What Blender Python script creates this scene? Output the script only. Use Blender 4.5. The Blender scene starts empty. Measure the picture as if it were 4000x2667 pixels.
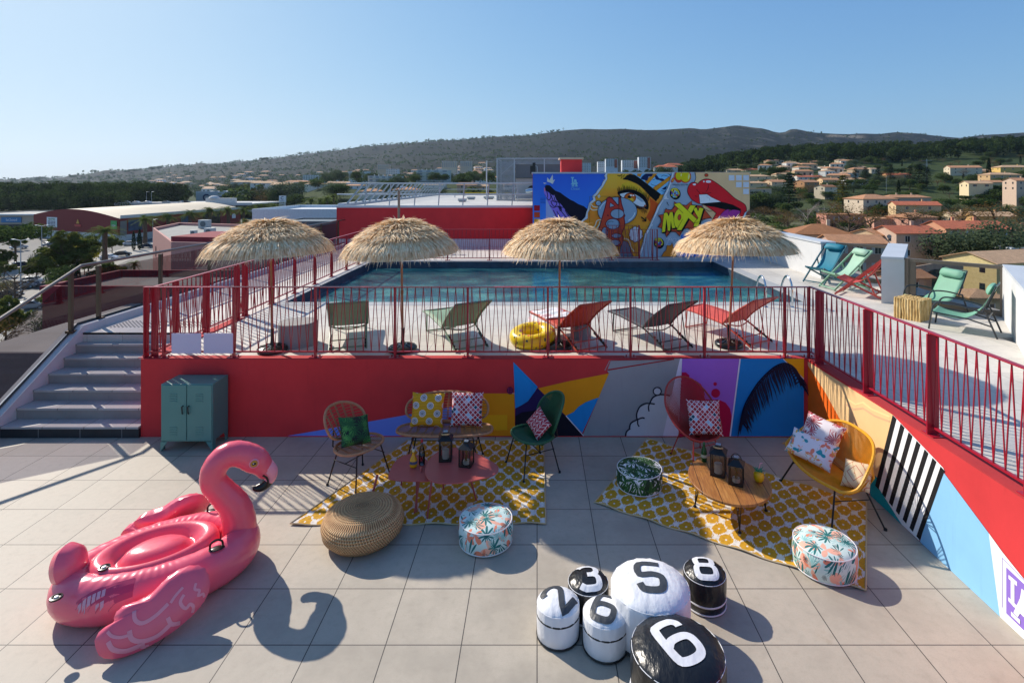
import bpy, bmesh, math, random
from mathutils import Vector as V, Matrix as MX, noise as mn
from mathutils.bvhtree import BVHTree
sc = bpy.context.scene
col = sc.collection
PI = math.pi
R = math.radians
rnd = random.Random(7)
sin, cos = math.sin, math.cos
# camera facts: eye 3.65 m above the lower terrace, looking along +Y
FX, CX, CY, EYE = 2130.0, 2098.0, 718.0, 3.65
def P(x, y, Y):
    return V(((x-CX)/FX*Y, Y, EYE-(y-CY)/FX*Y))
def PF(x, y, z=0.0):      # a measured spot on a level of height z
    Y = (EYE-z)*FX/(y-CY)
    return V(((x-CX)/FX*Y, Y, z))
def lin(c):
    return c/12.92 if c <= .04045 else ((c+.055)/1.055)**2.4
def C(h):
    if not isinstance(h, str): return tuple(h)[:3]+(1,)
    h = h.lstrip('#')
    return tuple(lin(int(h[i:i+2], 16)/255) for i in (0, 2, 4))+(1,)
# ---------------------------------------------------------------- mesh builder
class MB:
    def __init__(s): s.v = []; s.f = []; s.m = []
    def add(s, vs, fs, m=0):
        o = len(s.v); s.v += [tuple(p) for p in vs]
        for f in fs: s.f.append(tuple(i+o for i in f)); s.m.append(m)
        return s
    def poly(s, pts, m=0): return s.add(pts, [tuple(range(len(pts)))], m)
    def box(s, x0, x1, y0, y1, z0, z1, m=0, T=None):
        vs = [V((x, y, z)) for z in (z0, z1) for y in (y0, y1) for x in (x0, x1)]
        if T is not None: vs = [T @ p for p in vs]
        return s.add(vs, [(0, 2, 3, 1), (4, 5, 7, 6), (0, 1, 5, 4), (2, 6, 7, 3), (0, 4, 6, 2), (1, 3, 7, 5)], m)
    def prism(s, pts, z0, z1, m=0, T=None):
        n = len(pts)
        vs = [V((p[0], p[1], z0)) for p in pts]+[V((p[0], p[1], z1)) for p in pts]
        if T is not None: vs = [T @ p for p in vs]
        return s.add(vs, [tuple(range(n-1, -1, -1)), tuple(range(n, 2*n))]+[(i, (i+1) % n, n+(i+1) % n, n+i) for i in range(n)], m)
    def tube(s, pts, r, n=8, closed=False, m=0, cap=True, flat=1.0):
        pts = [V(p) for p in pts]; k = len(pts)
        rs = r if isinstance(r, (list, tuple)) else [r]*k
        up = None; rings = []
        for i, p in enumerate(pts):
            if closed: d = pts[(i+1) % k]-pts[i-1]
            else: d = pts[min(i+1, k-1)]-pts[max(i-1, 0)]
            if d.length < 1e-9: d = V((0, 0, 1))
            d.normalize()
            if up is None:
                up = V((0, 0, 1)) if abs(d.z) < .9 else V((0, 1, 0))
            a = (up-d*up.dot(d))
            if a.length < 1e-6: a = d.orthogonal()
            a.normalize(); up = a; b = d.cross(a)
            rings.append([p+a*rs[i]*cos(2*PI*j/n)*flat+b*rs[i]*sin(2*PI*j/n) for j in range(n)])
        vs = [q for g in rings for q in g]; fs = []
        for i in range(k if closed else k-1):
            for j in range(n):
                a0 = i*n+j; a1 = i*n+(j+1) % n; b0 = ((i+1) % k)*n+j; b1 = ((i+1) % k)*n+(j+1) % n
                fs.append((a0, b0, b1, a1))
        if not closed and cap:
            fs.append(tuple(range(n))); fs.append(tuple((k-1)*n+j for j in range(n-1, -1, -1)))
        return s.add(vs, fs, m)
    def bar(s, p, q, w, h=None, m=0, up=(0, 0, 1)):
        p = V(p); q = V(q); h = w if h is None else h
        d = (q-p).normalized(); u = V(up)
        if abs(d.dot(u)) > .97: u = V((0, 1, 0))
        a = d.cross(u).normalized(); b = a.cross(d).normalized()
        vs = [e+a*w/2*i+b*h/2*j for e in (p, q) for j in (-1, 1) for i in (-1, 1)]
        return s.add(vs, [(0, 2, 3, 1), (4, 5, 7, 6), (0, 1, 5, 4), (2, 6, 7, 3), (0, 4, 6, 2), (1, 3, 7, 5)], m)
    def lathe(s, prof, c=(0, 0, 0), n=24, m=0, sx=1, sy=1, rot=0, wob=None):
        c = V(c); k = len(prof); vs = []
        for r, z in prof:
            for j in range(n):
                a = 2*PI*j/n+rot; q = r*(wob(a, z) if wob else 1)
                vs.append(c+V((q*cos(a)*sx, q*sin(a)*sy, z)))
        fs = [(i*n+j, i*n+(j+1) % n, (i+1)*n+(j+1) % n, (i+1)*n+j) for i in range(k-1) for j in range(n)]
        if prof[0][0] > 1e-6: fs.append(tuple(range(n-1, -1, -1)))
        if prof[-1][0] > 1e-6: fs.append(tuple((k-1)*n+j for j in range(n)))
        return s.add(vs, fs, m)
    def cyl(s, c, r, z0, z1, n=16, m=0): return s.lathe([(r, z0), (r, z1)], c, n, m)
    def ball(s, c, r, n=10, m=0, sz=1):
        return s.lathe([(max(r*sin(PI*i/n), 1e-5), -r*cos(PI*i/n)*sz) for i in range(n+1)], c, n*2, m)
    def build(s, name, mats, parent=None, smooth=35, bevel=0, weld=False):
        me = bpy.data.meshes.new(name)
        me.from_pydata(s.v, [], s.f)
        if not isinstance(mats, (list, tuple)): mats = [mats]
        for q in mats: me.materials.append(q)
        if len(mats) > 1: me.polygons.foreach_set('material_index', s.m)
        if weld:
            b = bmesh.new(); b.from_mesh(me); bmesh.ops.remove_doubles(b, verts=b.verts, dist=1e-5)
            bmesh.ops.recalc_face_normals(b, faces=b.faces); b.to_mesh(me); b.free()
        if smooth:
            me.polygons.foreach_set('use_smooth', [True]*len(me.polygons))
            me.set_sharp_from_angle(angle=R(smooth))
        me.update()
        o = bpy.data.objects.new(name, me); col.objects.link(o)
        if parent is not None: o.parent = parent
        if bevel:
            d = o.modifiers.new('bevel', 'BEVEL'); d.width = bevel; d.segments = 2; d.limit_method = 'ANGLE'; d.angle_limit = R(40)
        return o
def tag(o, label=None, cat=None, group=None, kind=None):
    if label: o['label'] = label
    if cat: o['category'] = cat
    if group: o['group'] = group
    if kind: o['kind'] = kind
    return o
def thing(name, label, cat, loc=(0, 0, 0), rz=0, group=None):
    o = bpy.data.objects.new(name, None); col.objects.link(o); o.empty_display_size = .2
    o.location = loc; o.rotation_euler = (0, 0, rz)
    return tag(o, label, cat, group)
def copy_tree(o, parent=None, kids=None):
    c = o.copy(); col.objects.link(c)
    if parent is not None: c.parent = parent
    for ch in list(o.children): copy_tree(ch, c)
    return c
def dup(o, loc, rz=0, label=None, group=None, s=None):
    c = copy_tree(o); c.location = loc; c.rotation_euler = (0, 0, rz)
    if label: c['label'] = label
    if group: c['group'] = group
    if s is not None: c.scale = (s, s, s) if isinstance(s, (int, float)) else s
    return c
def struct(mb, name, m, **k): return tag(mb.build(name, m, **k), kind='structure')
# ---------------------------------------------------------------- curves
def spline(pts, n=6, closed=False):
    pts = [V(p) for p in pts]; k = len(pts); out = []
    for i in range(k if closed else k-1):
        g = lambda j: pts[j % k] if closed else pts[max(0, min(k-1, j))]
        a, b, c, d = g(i-1), g(i), g(i+1), g(i+2)
        for q in range(n):
            t = q/n
            out.append(.5*((2*b)+(c-a)*t+(2*a-5*b+4*c-d)*t*t+(3*b-a-3*c+d)*t**3))
    if not closed: out.append(pts[-1])
    return out
def sp1(vals, n=6, closed=False): return [p.x for p in spline([(v, 0, 0) for v in vals], n, closed)]
def ell(cx, cy, rx, ry=None, n=28, a0=0, a1=2*PI, rot=0):
    ry = rx if ry is None else ry; out = []
    full = abs(a1-a0-2*PI) < 1e-6
    for i in range(n if full else n+1):
        a = a0+(a1-a0)*i/n; x = rx*cos(a); y = ry*sin(a)
        out.append((cx+x*cos(rot)-y*sin(rot), cy+x*sin(rot)+y*cos(rot)))
    return out
def sp2(pts, n=6, closed=False): return [(p.x, p.y) for p in spline([(a, b, 0) for a, b in pts], n, closed)]
def puff(mb, outline, th, T=None, m=0, rings=6, c=None, back=1.0, pw=.5):
    """an inflated pillow over a closed 2D outline"""
    n = len(outline)
    cx, cy = c if c else (sum(p[0] for p in outline)/n, sum(p[1] for p in outline)/n)
    vs = []; fs = []
    for side in (1, -1):
        for k in range(rings+1):
            f = 1-k/rings; f2 = f if k else 1
            h = th*side*(back if side < 0 else 1)*max(0, 1-f**2)**pw
            for p in outline: vs.append(V((cx+(p[0]-cx)*f2*(1 if f2 else 0), cy+(p[1]-cy)*f2, h)))
    for side in range(2):
        o = side*(rings+1)*n
        for k in range(rings):
            for j in range(n):
                q = (o+k*n+j, o+k*n+(j+1) % n, o+(k+1)*n+(j+1) % n, o+(k+1)*n+j)
                fs.append(q if side == 0 else q[::-1])
    if T is not None: vs = [T @ p for p in vs]
    return mb.add(vs, fs, m)
def ribbon(pts, w, closed=False):
    """quads along a 2D polyline, mitred; returns list of quads"""
    k = len(pts); L = []; Rr = []
    ws = w if isinstance(w, (list, tuple)) else [w]*k
    for i in range(k):
        if closed: a, b, c = pts[i-1], pts[i], pts[(i+1) % k]
        else: a, b, c = pts[max(i-1, 0)], pts[i], pts[min(i+1, k-1)]
        d1 = V((b[0]-a[0], b[1]-a[1])); d2 = V((c[0]-b[0], c[1]-b[1]))
        if d1.length < 1e-9: d1 = d2
        if d2.length < 1e-9: d2 = d1
        if d1.length < 1e-9: d1 = d2 = V((1, 0))
        d1.normalize(); d2.normalize(); t = d1+d2
        if t.length < .2: t = d1
        t.normalize(); nn = V((-t.y, t.x)); f = 1/max(.6, nn.dot(V((-d1.y, d1.x))))
        L.append((b[0]+nn.x*ws[i]/2*f, b[1]+nn.y*ws[i]/2*f)); Rr.append((b[0]-nn.x*ws[i]/2*f, b[1]-nn.y*ws[i]/2*f))
    return [(L[i], L[(i+1) % k], Rr[(i+1) % k], Rr[i]) for i in range(k if closed else k-1)]
# ---------------------------------------------------------------- shader expressions
class X:
    def __init__(s, nt, o): s.nt = nt; s.o = o
    def _m(s, op, *a):
        n = s.nt.nodes.new('ShaderNodeMath'); n.operation = op
        for i, q in enumerate((s,)+a):
            if isinstance(q, X): s.nt.links.new(q.o, n.inputs[i])
            else: n.inputs[i].default_value = q
        return X(s.nt, n.outputs[0])
    def __add__(s, b): return s._m('ADD', b)
    def __sub__(s, b): return s._m('SUBTRACT', b)
    def __mul__(s, b): return s._m('MULTIPLY', b)
    def __truediv__(s, b): return s._m('DIVIDE', b)
    __radd__ = __add__; __rmul__ = __mul__
    def __rsub__(s, b): return (s*-1)+b
    def __neg__(s): return s*-1
    def __lt__(s, b): return s._m('LESS_THAN', b)
    def __gt__(s, b): return s._m('GREATER_THAN', b)
    def fract(s): return s._m('FRACT')
    def floor(s): return s._m('FLOOR')
    def abs(s): return s._m('ABSOLUTE')
    def sin(s): return s._m('SINE')
    def sqrt(s): return s._m('SQRT')
    def max(s, b): return s._m('MAXIMUM', b)
    def min(s, b): return s._m('MINIMUM', b)
    def atan2(s, b): return s._m('ARCTAN2', b)
    def ss(s, a, b, lo=0, hi=1):
        n = s.nt.nodes.new('ShaderNodeMapRange'); n.interpolation_type = 'SMOOTHSTEP'
        s.nt.links.new(s.o, n.inputs[0])
        for i, q in enumerate((a, b, lo, hi)): n.inputs[i+1].default_value = q
        return X(s.nt, n.outputs[0])
class Mat:
    def __init__(s, name, rough=.6, metal=0, spec=.5):
        s.m = bpy.data.materials.new(name); s.m.use_nodes = True; s.nt = s.m.node_tree
        s.b = s.nt.nodes['Principled BSDF']
        s.b.inputs['Roughness'].default_value = rough; s.b.inputs['Metallic'].default_value = metal
        s.b.inputs['Specular IOR Level'].default_value = spec
    def co(s, kind='Object'):
        n = s.nt.nodes.new('ShaderNodeTexCoord'); o = n.outputs[kind]
        q = s.nt.nodes.new('ShaderNodeSeparateXYZ'); s.nt.links.new(o, q.inputs[0]); s.vec = o
        return [X(s.nt, q.outputs[i]) for i in range(3)]
    def world(s):
        n = s.nt.nodes.new('ShaderNodeNewGeometry'); o = n.outputs['Position']
        q = s.nt.nodes.new('ShaderNodeSeparateXYZ'); s.nt.links.new(o, q.inputs[0]); s.vec = o
        return [X(s.nt, q.outputs[i]) for i in range(3)]
    def comb(s, a, b, c=0):
        n = s.nt.nodes.new('ShaderNodeCombineXYZ')
        for i, q in enumerate((a, b, c)):
            if isinstance(q, X): s.nt.links.new(q.o, n.inputs[i])
            else: n.inputs[i].default_value = q
        return n.outputs[0]
    def noise(s, scale, detail=3, vec=None, rough=.55, colr=False):
        n = s.nt.nodes.new('ShaderNodeTexNoise'); n.inputs['Scale'].default_value = scale
        n.inputs['Detail'].default_value = detail; n.inputs['Roughness'].default_value = rough
        s.nt.links.new(vec if vec is not None else s.vec, n.inputs['Vector'])
        return X(s.nt, n.outputs['Color' if colr else 'Fac'])
    def vor(s, scale, vec=None, out='Distance', rand=1, feat='F1'):
        n = s.nt.nodes.new('ShaderNodeTexVoronoi'); n.feature = feat; n.inputs['Scale'].default_value = scale
        n.inputs['Randomness'].default_value = rand
        s.nt.links.new(vec if vec is not None else s.vec, n.inputs['Vector'])
        return X(s.nt, n.outputs[out])
    def wn(s, a, b=0, c=0):
        n = s.nt.nodes.new('ShaderNodeTexWhiteNoise'); s.nt.links.new(s.comb(a, b, c), n.inputs['Vector'])
        return X(s.nt, n.outputs['Value'])
    def mix(s, fac, a, b):
        n = s.nt.nodes.new('ShaderNodeMix'); n.data_type = 'RGBA'
        def put(i, q):
            if isinstance(q, X): s.nt.links.new(q.o, n.inputs[i])
            elif i == 0: n.inputs[i].default_value = q
            else: n.inputs[i].default_value = C(q)
        put(0, fac); put(6, a); put(7, b)
        return X(s.nt, n.outputs[2])
    def ramp(s, fac, stops, const=False):
        n = s.nt.nodes.new('ShaderNodeValToRGB'); s.nt.links.new(fac.o, n.inputs[0])
        e = n.color_ramp.elements
        if const: n.color_ramp.interpolation = 'CONSTANT'
        while len(e) < len(stops): e.new(.5)
        for i, (p, c) in enumerate(stops): e[i].position = p; e[i].color = C(c)
        return X(s.nt, n.outputs[0])
    def color(s, c):
        if isinstance(c, X): s.nt.links.new(c.o, s.b.inputs['Base Color'])
        else: s.b.inputs['Base Color'].default_value = C(c)
        return s
    def bump(s, h, st=.3, dist=.01):
        n = s.nt.nodes.new('ShaderNodeBump'); n.inputs['Strength'].default_value = st; n.inputs['Distance'].default_value = dist
        s.nt.links.new(h.o, n.inputs['Height']); s.nt.links.new(n.outputs[0], s.b.inputs['Normal']); s.bn = n.outputs[0]
        return s
    def rough(s, x): s.nt.links.new(x.o, s.b.inputs['Roughness']); return s
_mc = {}
def M(name, c='#808080', rough=.6, metal=0, var=.0, vs=3, bump=0, bs=60, bd=.004, spec=.5, dirt=None, ds=1.5):
    """plain procedural material: colour with soft variation and grain"""
    if name in _mc: return _mc[name]
    q = Mat(name, rough, metal, spec); q.co()
    a = C(c)
    if var:
        n = q.noise(vs, 4)
        lo = tuple(v*(1-var) for v in a[:3]); hi = tuple(min(1, v*(1+var)) for v in a[:3])
        k = q.ramp(n, [(.3, lo), (.7, hi)])
        if dirt: k = q.mix(q.noise(ds, 6, rough=.7).ss(.52, .75, 0, .7), k, dirt)
        q.color(k)
    else: q.color(c)
    if bump: q.bump(q.noise(bs, 2), bump, bd)
    _mc[name] = q.m
    return q.m
# ================================================================ camera, light
cam = bpy.data.cameras.new('camera'); cam.lens = FX/4000*36; cam.sensor_width = 36
cam.shift_x = (2000-CX)/4000; cam.shift_y = -(1333.5-CY)/4000; cam.clip_end = 30000; cam.clip_start = .05
co = bpy.data.objects.new('camera', cam); col.objects.link(co); co.location = (0, 0, EYE); co.rotation_euler = (PI/2, 0, 0)
sc.camera = co
SUN_EL, SUN_AZ = R(35.2), R(-51.4)
w = bpy.data.worlds.new('World'); sc.world = w; w.use_nodes = True
nt = w.node_tree; bg = nt.nodes['Background']
sk = nt.nodes.new('ShaderNodeTexSky'); sk.sky_type = 'NISHITA'; sk.sun_disc = False
sk.sun_elevation = SUN_EL; sk.sun_rotation = SUN_AZ; sk.air_density = 1.0; sk.dust_density = .9; sk.ozone_density = 3.5; sk.altitude = 50
SKG, SKA, SKT = 1.95, .12, (.47, .75, 1.31)
def vm(op, a, b):
    n = nt.nodes.new('ShaderNodeVectorMath'); n.operation = op
    for i, q in enumerate((a, b)):
        if isinstance(q, (tuple, list)): n.inputs[i].default_value = q
        else: nt.links.new(q, n.inputs[i])
    return n.outputs[0]
v1 = vm('MULTIPLY', sk.outputs[0], tuple(t*SKG for t in SKT))       # white balance of the camera
v2 = vm('DIVIDE', v1, vm('ADD', vm('MULTIPLY', v1, (SKA,)*3), (1, 1, 1)))
nt.links.new(v2, bg.inputs[0]); bg.inputs[1].default_value = .085
sl = bpy.data.lights.new('sun', 'SUN'); sl.energy = 3.3; sl.angle = R(.53); sl.color = (1, .92, .81)
so = bpy.data.objects.new('sun', sl); col.objects.link(so)
sd = V((sin(SUN_AZ)*cos(SUN_EL), cos(SUN_AZ)*cos(SUN_EL), sin(SUN_EL)))
so.rotation_euler = sd.to_track_quat('Z', 'Y').to_euler()
vs = sc.view_settings; vs.view_transform = 'Standard'; vs.look = 'None'; vs.exposure = .77; vs.gamma = 1
# ================================================================ materials of the terraces
def tile_mat(name, base, x0, y0, s=.6, line=.004, jit=.10, sy=None, lc='#45403c'):
    q = Mat(name, .72); x, y, z = q.world(); sy = sy or s
    u = (x-x0)/s; v = (y-y0)/sy
    du = (u.fract()-.5).abs(); dv = (v.fract()-.5).abs()
    ln = (du > (.5-line/s)).max(dv > (.5-line/sy))
    cell = q.wn(u.floor(), v.floor())
    n1 = q.noise(1.1, 5, rough=.65); n2 = q.noise(14, 4); n3 = q.noise(90, 2)
    c = C(base); f = lambda k: tuple(min(1, t*k) for t in c[:3])
    k = q.mix(n1.ss(.3, .7), f(.78), f(1.12))
    k = q.mix(cell*jit*3.6, k, f(1.3))
    k = q.mix(n2.ss(.45, .8)*.35, k, f(.72))
    k = q.mix(n3.ss(.4, .75)*.3, k, f(.8))
    st = q.noise(.55, 6, rough=.75).ss(.56, .72)
    k = q.mix(st*.4, k, '#86735a')
    k = q.mix(ln, k, lc)
    q.color(k); q.bump(n3*.3+n2*.2-ln*1.0, .25, .004)
    q.rough((n1*.25)+.52)
    return q.m
m_floor = tile_mat('terrace_tiles', '#b2a796', 0, 4.32)
m_deck = tile_mat('deck_tiles', '#cac4ba', .15, .1, line=.0025, lc='#77726c')
m_tread = tile_mat('tread_tiles', '#b2ada8', .1, .04, sy=30)
def plaster(name, c, var=.08, bs=220, st=.35, rough=.85):
    q = Mat(name, rough, spec=.3); x, y, z = q.world(); a = C(c)
    n = q.noise(2.2, 5, rough=.6)
    k = q.ramp(n, [(.3, tuple(t*(1-var) for t in a[:3])), (.72, tuple(min(1, t*(1+var)) for t in a[:3]))])
    sk_ = q.noise(3.5, 4, q.comb(x*3, y*3, z*.35), rough=.7).ss(.56, .8); k = q.mix(sk_*.22, k, tuple(t*.55 for t in a[:3])); k = q.mix(q.noise(9, 5, rough=.75).ss(.62, .75)*.18, k, tuple(min(1, t*1.25+.03) for t in a[:3]))
    q.color(k); q.bump(q.noise(bs, 2)+q.noise(bs*.3, 2)*.5, st, .004)
    return q.m
m_red = plaster('red_render', '#d03a3c')
m_redtop = plaster('red_coping', '#b8383a')
m_white = plaster('white_render', '#cbcbca', .04)
m_cap = M('white_metal_coping', '#c3c7cb', .45, 0, .04, 2)
m_dark = M('dark_riser_tile', '#2b2d2f', .5, 0, .25, 4, .1)
m_riser = M('grey_riser_tile', '#908b86', .7, 0, .12, 3, .1, 80)
m_rail = M('red_painted_steel', '#a3182c', .33, 0, .06, 8)
m_bronze = M('bronze_anodised_metal', '#5b5045', .38, .75)
m_bronze2 = M('bronze_panel', '#7b6f60', .45, .35)
def glass(name, tint, k=.08, ior=1.45):
    q = Mat(name); nt = q.nt; nt.nodes.remove(q.b)
    out = nt.nodes['Material Output']
    t = nt.nodes.new('ShaderNodeBsdfTransparent'); t.inputs[0].default_value = C(tint)
    g = nt.nodes.new('ShaderNodeBsdfGlossy'); g.inputs['Roughness'].default_value = .02; g.inputs[0].default_value = (.9, .9, .9, 1)
    f = nt.nodes.new('ShaderNodeFresnel'); f.inputs[0].default_value = ior
    mx = nt.nodes.new('ShaderNodeMixShader'); nt.links.new(f.outputs[0], mx.inputs[0]); nt.links.new(t.outputs[0], mx.inputs[1]); nt.links.new(g.outputs[0], mx.inputs[2])
    nt.links.new(mx.outputs[0], out.inputs[0]); return q.m
m_glass = glass('smoked_glass', '#aea8aa')
# ================================================================ levels
DZ = 1.12; WY = 7.87
YR = [7.82, 8.07, 8.34, 8.6, 8.88, 9.11, 9.27]; ZR = [.165, .33, .495, .655, .815, .97, DZ]
XL = -7.72; XW = -5.72; RX = 3.91
mb = MB().box(-16, 7, -3, WY+.02, -.25, 0)
struct(mb, 'lower_terrace', m_floor, smooth=0)
# deck slab around the pool basin
PX0, PX1, PY0, PY1 = -5.38, 5.72, 11.66, 17.75
mb = MB()
cop = .32
def slab(x0, x1, y0, y1): mb.box(x0, x1, y0, y1, DZ-.3, DZ)
slab(-5.5, 3.91+.2, 8.03, PY0-cop); slab(4.11, 7.6, 3, 8.03); slab(4.11, 7.6, 8.03, PY0-cop)
slab(-5.5, PX0-.18, PY0-cop, PY1+.4); slab(PX1+cop, 7.6, PY0-cop, PY1+.4)
slab(-5.5, 7.6, PY1+.4, 24.5)
mb.box(7.6, 9.3, 9, 24.5, DZ-.3, DZ-.003)
slab(-7.95, -5.5, 10.3, 24.5); slab(-7.95, XW+.0, YR[6], 10.3)
struct(mb, 'pool_deck', m_deck, smooth=0)
# terrace building body below, so that nothing floats from the side
m_body = plaster('hotel_facade', '#b9b2a6')
PX0, PX1, PY0, PY1 = -5.38, 5.72, 11.66, 17.75
b = thing('hotel_building', 'building body carrying the pool terraces', 'building')
MB().box(-8.1, 9.2, 9.4, PY0-cop-.02, -17, DZ-.32).box(XW+.05, 9.2, 8.2, 9.38, -17, DZ-.32).box(-8.1, 9.2, PY0-cop, 24.4, -17, -.5).box(-8.1, -5.6, PY0-cop, 24.4, -.5, DZ-.32).box(6.1, 9.2, PY0-cop, 24.4, -.5, DZ-.32).box(-8.1, 9.2, 18.2, 24.4, -.5, DZ-.32).build('wall', m_body, b, smooth=0)
MB().box(-8.0, 7, -3, 8.1, -17, -.26).build('base_wall', m_body, b, smooth=0)
# ---- pool
mc = M('pale_coping_stone', '#a9aaa8', .6, 0, .08, 2, .1, 40)
mb = MB()
mb.box(PX0-.18, PX1+cop, PY0-cop, PY0, DZ-.3, DZ+.004); mb.box(PX1, PX1+cop, PY0, PY1, DZ-.3, DZ+.004)
mb.box(PX0-.18, PX0, PY0, PY1, DZ-.3, DZ+.004); mb.box(PX0-.18, PX1+cop, PY1, PY1+.4, DZ-.3, DZ+.004)
struct(mb, 'pool_coping', mc, smooth=0)
q = Mat('pool_mosaic', .35); x, y, z = q.world()
n = q.noise(1.3, 4); cellc = q.wn((x*9).floor(), (y*9).floor(), (z*9).floor())
k = q.ramp(n, [(.3, '#3a7682'), (.55, '#5fa5a6'), (.75, '#8cc9bb')]); k = q.mix(cellc*.5, k, '#2b5f70'); q.color(k); m_pool = q.m
m_pooledge = M('dark_pool_tile', '#34495a', .4, 0, .3, 6)
mb = MB(); wz = DZ-.2; bz = DZ-1.45
_s = (PX0, PX1, PY0, PY1); PX0 += .012; PX1 -= .012; PY0 += .012; PY1 -= .012
mb.poly([(PX0, PY0, bz), (PX1, PY0, bz), (PX1, PY1, bz), (PX0, PY1, bz)])
for a, c in (((PX0, PY0), (PX0, PY1)), ((PX0, PY1), (PX1, PY1)), ((PX1, PY1), (PX1, PY0)), ((PX1, PY0), (PX0, PY0))):
    mb.poly([(a[0], a[1], bz), (c[0], c[1], bz), (c[0], c[1], DZ-.35), (a[0], a[1], DZ-.35)])
    mb.poly([(a[0], a[1], DZ-.35), (c[0], c[1], DZ-.35), (c[0], c[1], DZ-.004), (a[0], a[1], DZ-.004)], 1)
struct(mb, 'pool_basin', [m_pool, m_pooledge], smooth=0)
PX0, PX1, PY0, PY1 = _s
q = Mat('pool_water', .04); x, y, z = q.world()
h = q.noise(5.5, 4, q.comb(x*.8, y*1.6, 0)); h2 = q.noise(22, 3, q.comb(x*.7, y*1.5, 3))
mo = q.noise(1.4, 4, q.comb(x*.7, y, 0)); fi = q.noise(16, 4, q.comb(x*.45, y*1.6, 1))
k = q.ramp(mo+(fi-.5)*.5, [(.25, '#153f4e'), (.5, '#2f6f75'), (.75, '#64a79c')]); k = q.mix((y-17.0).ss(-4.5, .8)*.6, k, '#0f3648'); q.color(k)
q.bump(h+h2*.3, .16, .05); q.b.inputs['IOR'].default_value = 1.33
struct(MB().poly([(PX0, PY0, wz), (PX1, PY0, wz), (PX1, PY1, wz), (PX0, PY1, wz)]), 'pool_water', q.m, smooth=0)
# ---- stairs
mb = MB(); mt = MB()
for i in range(7):
    y1 = YR[i+1] if i < 6 else 9.5
    z0 = ZR[i-1] if i else -.02
    mb.box(XL, XW-.002, YR[i]+.015, y1+.02, z0 if i == 0 else z0-.02, ZR[i]-.03, 1 if i in (0, 6) else 0)
    mb.box(XL, XW-.002, YR[i], y1+(.02 if i < 6 else -.2), ZR[i]-.03, ZR[i]+(.003 if i == 6 else 0), 2)
for i in range(7):      # joints on the risers
    z0 = ZR[i-1] if i else 0
    for k in range(4):
        xx = XW-.25-.6*k+(.15 if i % 2 else 0)
        mb.box(xx, xx+.006, YR[i]+.013, YR[i]+.02, z0+.005, ZR[i]-.034, 3)
s_ = thing('stairs', 'grey tiled stairs of seven steps rising to the pool deck', 'stairs')
mb.build('steps', [m_riser, m_dark, m_tread, M('joint_light', '#8f8b88', .8)], s_, smooth=0)
mb = MB()
a = [(YR[0]-1.6, 0, .0), (YR[0]-.1, 0, .22), (9.3, 0, DZ+.12), (24, 0, DZ+.12)]
for (ya, _, za), (yb, _, zb) in zip(a, a[1:]):
    mb.add([(XL, ya, za), (XL-.25, ya, za), (XL, yb, zb), (XL-.25, yb, zb), (XL, ya, -.3), (XL-.25, ya, -.3), (XL, yb, -.3), (XL-.25, yb, -.3)],
           [(0, 1, 3, 2), (0, 2, 6, 4), (1, 5, 7, 3), (0, 4, 5, 1), (2, 3, 7, 6)])
k_ = thing('kerb_wall', 'low white kerb wall climbing beside the grey stairs', 'kerb'); mb.build('kerb', m_white, k_, smooth=0)
# tactile studs
mb = MB()
for i in range(26):
    for j in range(7): mb.lathe([(.016, 0), (.011, .005)], (XL+.2+i*.07, 9.62+j*.07, DZ+.003), 6)
tag(mb.build('tactile_paving', M('steel_stud', '#6d6c6b', .4, .6), smooth=0), kind='structure')
# ---- retaining walls of the deck
wl = thing('terrace_wall', 'long low red wall under the pool railing, painted with coloured shapes', 'wall')
MB().box(XW, RX+.35, WY, 8.03, -.05, DZ-.004).box(XW, XW+.22, 8.03, 9.9, -.05, DZ-.004).build('wall', m_red, wl, smooth=0)
MB().box(XW, RX, WY, 8.03, DZ-.004, DZ+.004).box(XW, XW+.22, 8.03, 10.3, DZ-.004, DZ+.006).build('coping', m_redtop, wl, smooth=0)
w2 = thing('side_wall', 'low wall on the right with diagonal black and white stripes', 'wall')
MB().box(RX, RX+.2, -3, WY, -.05, DZ-.004).build('wall', m_red, w2, smooth=0)
MB().box(RX, RX+.2, -3, 8.03, DZ-.004, DZ+.004).build('coping', m_redtop, w2, smooth=0)
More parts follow.
